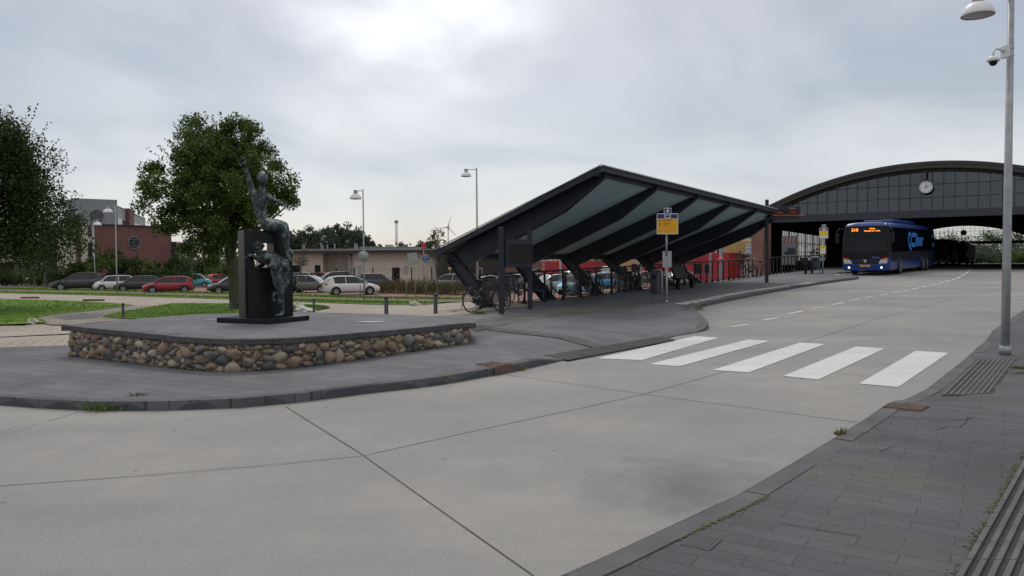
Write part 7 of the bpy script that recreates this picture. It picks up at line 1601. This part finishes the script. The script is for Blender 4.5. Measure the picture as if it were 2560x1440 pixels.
Bq.win(Xq(1737), Xq(1755), Zq(1745, 684), Zq(1745, 661), greyf, 1, 1); Bq.win(Xq(1762), Xq(1774), Zq(1768, 684), Zq(1768, 661), greyf, 1, 1)
mb = MB(); mb.box((Xq(1711), -.03, .3), (Xq(1716), .0, Zq(1713, 660))); mb.build('downpipe', galv, Bq.root); mb = MB(); mb.box((Xq(1798), -.04, .3), (Xq(1804), .0, Zq(1800, 661))); mb.build('door', galv, Bq.root)
Bu = Bld('cream_upper_building', xy(1690, 104), xy(1814, 96), 'cream building with a white window strip and mustard corner above the red ribbed wall')
Xu, Zu = Bu.X, Bu.Z; mb = MB(); mb.box((0, 0, 0), (Xu(1803), 6, Zu(1760, 596))); mb.build('wall', cream, Bu.root); mb = MB(); mb.box((Xu(1803) + .01, -.1, 0), (Bu.L, 6, Zu(1808, 603))); mb.build('corner', yellow, Bu.root)
for a_, b_ in ((1742, 1752), (1755, 1764), (1767, 1776), (1779, 1789), (1791, 1800), (1805, 1812)): Bu.win(Xu(a_) + .1, Xu(b_) - .1, Zu(a_, 632), Zu(a_, 619), frm, 1, 1, y=-.12 if a_ > 1803 else 0)
Bc = Bld('cream_low_building', xy(1823.5, 86), xy(1890, 84), 'low cream building with a pale metal roof and a large silver ventilation unit')
Xc, Zc = Bc.X, Bc.Z; zt1 = Zc(1850, 636); mb = MB(); mb.box((0, 0, 0), (Bc.L, 9, zt1)); mb.build('wall', cream, Bc.root); mb = MB(); mb.box((-1.6, -.5, zt1 + .002), (Bc.L + .3, 9.3, zt1 + .22)); mb.build('roof', mat('pale_metal_roof', (.45, .48, .52), rough=.4, metal=.3, var=.08), Bc.root)
mb = MB(); zu0 = Zc(1870, 633); zu1 = Zc(1870, 610.5); mb.bevbox((Xc(1855), 1.2, zu0), (Xc(1888), 4, zu1), .08); mb.bevbox((Xc(1855) + .1, .8, zu0 + .55), (Xc(1877), 1.25, zu0 + .82), .05); mb.bevbox((Xc(1855) + .1, .8, zu0 + .25 + .65), (Xc(1877), 1.25, zu0 + 1.05), .03); mb.build('ventilation_unit', mat('silver_duct', (.42, .48, .54), rough=.35, metal=.5, var=.1), Bc.root)
Bc.win(Xc(1838), Xc(1848), Zc(1840, 690), Zc(1840, 659), frm, 2, 1, m=mat('brown_grey_pane', (.11, .09, .08), rough=.2, var=.2)); Bc.win(Xc(1862), Xc(1866), .9, Zc(1864, 660), frm); Bc.win(Xc(1871), Xc(1874), 1.5, Zc(1872, 660), frm)
# ================================================================== TREES
def leaf_mat(name, a, b, c):
    m = bpy.data.materials.new(name); m.use_nodes = True; N = m.node_tree.nodes; L = m.node_tree.links; p = N['Principled BSDF']; p.inputs['Roughness'].default_value = .6; p.inputs['Specular IOR Level'].default_value = .12
    g = N.new('ShaderNodeNewGeometry'); cr = N.new('ShaderNodeValToRGB'); L.new(g.outputs['Random Per Island'], cr.inputs[0]); e = cr.color_ramp.elements; e[0].color = (*a, 1); e[1].color = (*c, 1); x = e.new(.6); x.color = (*b, 1)
    L.new(cr.outputs[0], p.inputs['Base Color'])
    t = N.new('ShaderNodeBsdfTranslucent'); L.new(cr.outputs[0], t.inputs[0]); mx_ = N.new('ShaderNodeMixShader'); mx_.inputs[0].default_value = .3; o = [n for n in N if n.type == 'OUTPUT_MATERIAL'][0]
    L.new(p.outputs[0], mx_.inputs[1]); L.new(t.outputs[0], mx_.inputs[2]); L.new(mx_.outputs[0], o.inputs[0]); return m
leafA = leaf_mat('leaf_mid_green', (.032, .056, .016), (.070, .115, .027), (.18, .25, .058)); leafB = leaf_mat('leaf_dark_green', (.018, .038, .015), (.036, .066, .024), (.085, .13, .040)); leafC = leaf_mat('leaf_olive', (.035, .045, .018), (.06, .075, .028), (.11, .12, .05)); leafD = leaf_mat('leaf_haze_green', (.060, .085, .065), (.080, .11, .078), (.11, .145, .10)); leafE = leaf_mat('hedge_leaf', (.055, .055, .025), (.085, .080, .035), (.13, .10, .05))  # far leaves paled towards grey green, distance haze put into their colour
barkm = mat('tree_bark', (.055, .060, .035), rough=.9, var=.3, scale=6, bump=.8, bscale=30); barkg = mat('grey_bark', (.13, .125, .11), rough=.9, var=.3, scale=8, bump=.6, bscale=30)
def leaves(mb, c, r, n, ls, rnd, up=.35, flat=1.0):
    """a twig's worth of leaves: pointed quads around a short axis"""
    for _ in range(n):
        d = Vector((rnd.gauss(0, 1), rnd.gauss(0, 1), rnd.gauss(0, 1) * flat)); d.normalize(); p = c + d * r * rnd.random() ** .45
        a = Vector((rnd.gauss(0, 1), rnd.gauss(0, 1), rnd.gauss(up, .8))).normalized(); b = a.cross(Vector((rnd.gauss(0, 1), rnd.gauss(0, 1), rnd.gauss(0, 1)))).normalized(); s = ls * rnd.uniform(.7, 1.3)
        o = len(mb.v); mb.v += [p - a * s * .5, p + b * s * .26, p + a * s * .5, p - b * s * .26]; mb.f.append([o, o + 1, o + 2, o + 3]); mb.mi.append(mb.cur); mb.sm.append(False)
def tree(name, base, h, crown, label, leafm, bark, seed, tr=.12, nb=60, ls=.13, n_leaf=12000, shoots=40, group=None, cat='tree', limbs=9, clump=.42, lean=(0, 0), stake=False, fork=.30, crown_fn=None, zc=None, wob=.25):
    """trunk with forking limbs; leaf clumps sit at limb tips inside the crown envelope (rx, ry, rz, z centre)"""
    rnd = random.Random(seed); root = empty(name, base, 0, label, cat, group); rx, ry, rz, zc_ = crown
    mb = MB(); zf = h * fork; top = Vector((lean[0], lean[1], zc_ + rz * .5))
    trunk = [Vector((0, 0, -.3)), Vector((0, 0, .15)), Vector((lean[0] * .1, lean[1] * .1, zf * .6)), Vector((lean[0] * .3, lean[1] * .3, zf)), Vector((lean[0] * .6, lean[1] * .6, zc_ - rz * .2)), top]
    mb.tube(trunk, [tr * 1.35, tr * 1.05, tr * .9, tr * .8, tr * .5, tr * .12], 12)
    clumps = []
    for k in range(nb):
        for _ in range(30):
            d = Vector((rnd.uniform(-1, 1), rnd.uniform(-1, 1), rnd.uniform(-1, 1)))
            if d.length > 1 or d.length < .32: continue
            f = 1 + wob * mnoise.noise(Vector((d.x * 1.7 + seed, d.y * 1.7, d.z * 1.7))) * 1.6
            sx = crown_fn(d.z) if crown_fn else 1
            p = Vector((d.x * rx * f * sx + lean[0], d.y * ry * f * sx + lean[1], zc_ + d.z * rz * f)); break
        clumps.append(p)
    for k in range(limbs):
        p = clumps[k * len(clumps) // limbs]; s = trunk[3].lerp(trunk[4], rnd.uniform(-.2, 1)); m_ = s.lerp(p, .5) + Vector((0, 0, -.1 * rz)); mb.tube([s, m_, p], [tr * .42, tr * .24, tr * .07], 6)
        for _ in range(4):
            q = min(clumps, key=lambda c: (c - m_).length + rnd.uniform(0, rx)); mb.tube([m_, m_.lerp(q, .5) + Vector((0, 0, -.05 * rz)), q], [tr * .2, tr * .1, tr * .03], 5)
    mb.build('trunk', bark, root)
    cm = MB(); per = n_leaf // len(clumps)
    for p in clumps: leaves(cm, p, rx * clump * rnd.uniform(.55, 1.1), per, ls, rnd, flat=.75)
    for k in range(shoots):    # upright shoots that break the outline
        d = Vector((rnd.gauss(0, 1), rnd.gauss(0, 1), rnd.uniform(-.2, 1.2))).normalized(); sx = crown_fn(max(-1, min(1, d.z))) if crown_fn else 1
        p = Vector((d.x * rx * 1.0 * sx + lean[0], d.y * ry * sx + lean[1], zc_ + d.z * rz)); dirn = (d + Vector((0, 0, .6))).normalized(); L_ = rx * rnd.uniform(.12, .30)
        for j in range(14): leaves(cm, p + dirn * L_ * j / 14, ls * .7, 1, ls, rnd, up=1.0)
    cm.build('crown', leafm, root)
    if stake:
        for sx in (-.35, .35): mb = MB(); mb.cyl((sx, 0, -.1), (sx, 0, 1.5), .035, n=8); mb.build('stake', barkg, root)
    return root
def px_tree(name, pxc, pyb, pyt, pw, label, leafm, bark, seed, d=None, crown_bot=None, cxoff=0, z=LOW, **kw):
    p = lowpt(pxc, pyb, d, z); k = p.y / F; h = atd(pxc, pyt, p.y).z - z; cb = (atd(pxc, crown_bot, p.y).z - z) if crown_bot else h * .35; rz = (h - cb) / 2
    return tree(name, p, h, (pw * k / 2, pw * k / 2 * kw.pop('dep', .9), rz, cb + rz), label, leafm, bark, seed, lean=(cxoff * k, 0), **kw)
# the full round tree behind the sculpture
px_tree('tree', 588, 778, 306, 305, 'broad leafy green tree behind the sculpture', leafA, barkm, 5, crown_bot=615, cxoff=-34, tr=.30, nb=240, ls=.145, n_leaf=84000, shoots=110, limbs=26, clump=.21, fork=.28, wob=.46, crown_fn=lambda z: (1.0 - .30 * max(0, z) ** 1.5 - .12 * max(0, -z)))
px_tree('tree', -30, 745, 262, 470, 'large dark conical tree cut by the left edge', leafB, barkm, 9, d=40, crown_bot=690, tr=.28, nb=230, ls=.16, n_leaf=68000, shoots=100, limbs=20, clump=.23, fork=.2, wob=.2, crown_fn=lambda z: min(2.3, (1.0 - .60 * ((z + 1) / 2) ** 1.15) / max(.40, math.sqrt(max(0, 1 - z * z)))))
px_tree('tree', 113, 709, 520, 150, 'dark tree with a pale trunk behind the left street lamp', leafB, barkg, 12, d=88, crown_bot=660, tr=.18, nb=50, ls=.22, n_leaf=7000, limbs=8, shoots=20)
px_tree('tree', 20, 700, 560, 130, 'dark bushy tree behind the left low building', leafB, barkg, 13, d=125, crown_bot=672, tr=.2, nb=40, ls=.3, n_leaf=5000, limbs=6, shoots=10)
px_tree('young_tree', 85, 722, 612, 66, 'slender young tree on the verge left of the dark estate', leafC, barkg, 14, crown_bot=660, tr=.06, nb=26, ls=.13, n_leaf=2200, limbs=8, shoots=14, group='young trees around the car park')
px_tree('young_tree', 481, 733, 596, 60, 'young tree with a thin trunk before the turquoise car', leafC, barkg, 15, crown_bot=650, tr=.055, nb=24, ls=.12, n_leaf=1700, limbs=8, shoots=14, group='young trees around the car park')
px_tree('young_tree', 754, 738, 628, 38, 'small staked young tree just right of the sculpture', leafC, barkg, 16, crown_bot=672, tr=.04, nb=16, ls=.10, n_leaf=520, limbs=9, shoots=6, stake=True, clump=.5, group='young trees around the car park')
px_tree('young_tree', 1093, 748, 560, 52, 'tall sparse young tree in front of the canopy end', leafC, barkg, 17, crown_bot=664, tr=.05, nb=26, ls=.12, n_leaf=900, limbs=14, shoots=12, clump=.5, group='young trees around the car park', crown_fn=lambda z: .85 - .45 * z)
px_tree('young_tree', 1503, 720, 632, 36, 'sparse young tree before the mustard wall under the canopy', leafC, barkg, 18, d=72, crown_bot=655, tr=.05, nb=14, ls=.12, n_leaf=450, limbs=10, shoots=6, clump=.5, group='young trees around the car park')
px_tree('young_tree', 1853, 705, 630, 34, 'sparse young tree before the low cream building', leafC, barkg, 19, d=66, crown_bot=655, tr=.05, nb=14, ls=.13, n_leaf=420, limbs=10, shoots=6, clump=.5, group='young trees around the car park')
# far clump above the beige roof
for i, (px, pt, w, lab) in enumerate(((742, 578, 44, 'leftmost of the far trees above the beige roof'), (775, 572, 62, 'broad far tree, second from the left above the beige roof'), (812, 569, 62, 'far tree in the middle of the clump above the roof'), (838, 567, 46, 'tallest rounded far tree above the beige roof'),
                                      (868, 570, 54, 'far tree directly left of the lamp with the round sign'), (895, 571, 54, 'far tree half behind the lamp with the round sign'), (916, 590, 34, 'lower far tree at the right end of the clump'))):
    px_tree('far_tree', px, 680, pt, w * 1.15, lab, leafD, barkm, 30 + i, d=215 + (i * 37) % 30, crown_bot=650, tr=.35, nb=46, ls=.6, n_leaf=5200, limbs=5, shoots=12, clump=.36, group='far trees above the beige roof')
for i, (px, pt, w, d, lab) in enumerate(((948, 611, 24, 200, 'small round tree left of the grey roof unit'), (1000, 609, 34, 210, 'small tree top at the foot of the light mast'), (1022, 610, 26, 205, 'small tree top right of the light mast'), (1058, 602, 30, 180, 'dark tree top left of the sparse young tree'),
                                         (1082, 598, 34, 175, 'dark tree top behind the sparse young tree'), (1822, 596, 40, 135, 'grey green tree behind the cream corner building'), (1848, 590, 36, 140, 'mid green tree between the far houses'), (1878, 572, 56, 110, 'big tree behind the silver ventilation unit'), (1330, 610, 60, 190, 'tree behind the far brick house'))):
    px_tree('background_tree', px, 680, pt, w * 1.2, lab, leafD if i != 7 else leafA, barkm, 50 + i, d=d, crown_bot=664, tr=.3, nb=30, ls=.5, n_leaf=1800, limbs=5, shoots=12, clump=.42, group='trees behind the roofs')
# shrubs in front of the brick building
sh = [(250, 690, 640, 60, 84), (285, 690, 622, 58, 86), (322, 690, 634, 52, 85), (368, 690, 648, 56, 86), (400, 690, 655, 44, 86), (436, 690, 644, 50, 86), (470, 690, 640, 50, 88), (505, 690, 650, 44, 90), (535, 690, 640, 70, 95), (560, 690, 600, 60, 100), (590, 690, 610, 60, 104), (510, 690, 618, 60, 102), (215, 690, 650, 40, 88), (190, 690, 665, 40, 88), (150, 690, 668, 60, 92), (95, 690, 672, 70, 94), (40, 690, 676, 80, 96), (-10, 690, 672, 70, 96), (548, 690, 662, 60, 88), (452, 690, 670, 66, 84), (392, 690, 672, 60, 83)]
for i, (px, pb_, pt, w, d) in enumerate(sh):
    px_tree('shrub', px, pb_, pt, w * 1.1, 'bushy shrub number %s from the left behind the parked cars' % 'x', leafB if i % 3 else leafA, barkm, 80 + i, d=d, crown_bot=712, tr=.08, nb=26, ls=.22, n_leaf=2300, limbs=4, shoots=16, clump=.40, group='shrubs behind the left parked cars', cat='shrub', fork=.1)['_px'] = px
shr = sorted([o for o in scene.objects if o.name.startswith('shrub')], key=lambda o: o['_px'])
wds = ordn + ['nineteenth', 'twentieth', 'twenty first']
for i, o in enumerate(shr):
    o['label'] = 'dark green shrub behind the left parked cars, %s of the row from the left' % wds[i]; del o['_px']
# low brown green hedge in the car park
hb = empty('hedge', (0, 0, 0), 0, 'low brownish green hedge in front of the beige building', 'hedge')
rnd = random.Random(77); mb = MB()
p0_, p1_ = lowpt(938, 733), lowpt(1172, 739)
for k in range(520):
    t = rnd.random(); c = p0_.lerp(p1_, t) + Vector((rnd.gauss(0, .5), rnd.uniform(-.6, 3.2), rnd.uniform(.1, .92) * (1 - .15 * math.sin(t * 20)))); leaves(mb, c, .42, 34, .10, rnd)
mb.build('foliage', leafE, hb)
mb = MB()
for k in range(60): t = k / 60; c = p0_.lerp(p1_, t); mb.tube([c + Vector((0, 1, -.1)), c + Vector((rnd.gauss(0, .2), 1 + rnd.gauss(0, .3), .8))], [.02, .008], 5)
mb.build('stems', barkm, hb)
# greenery seen through the far end of the hall
for i, (px, pt, w, d) in enumerate(((2345, 588, 60, 190), (2385, 580, 60, 200), (2430, 590, 70, 188), (2475, 578, 60, 196), (2515, 584, 70, 190), (2555, 580, 60, 200), (2455, 630, 60, 182), (2500, 634, 60, 183), (2410, 636, 50, 184), (2545, 634, 50, 184))):
    p = atd(px, 660, d); k = d / F; h = atd(px, pt, d).z - 1.1; tree('background_tree', (p.x, p.y, 1.1), h, (w * k * .65, w * k * .5, h * .5, h * .5), 'green bushy tree beyond the far end of the hall, %s of ten' % wds[i], leafA if i % 2 else leafD, barkm, 120 + i, tr=.2, nb=40, ls=.4, n_leaf=2600, limbs=4, shoots=8, clump=.42, group='trees beyond the hall', fork=.1)
# distant tree line
mb = MB(); rnd = random.Random(99)
for k in range(330):
    px = rnd.uniform(-900, 3400); d = rnd.uniform(420, 480); p = atd(px, 660, d); leaves(mb, Vector((p.x, p.y, rnd.uniform(0, 4.6))), 6.0, 46, 2.4, rnd)
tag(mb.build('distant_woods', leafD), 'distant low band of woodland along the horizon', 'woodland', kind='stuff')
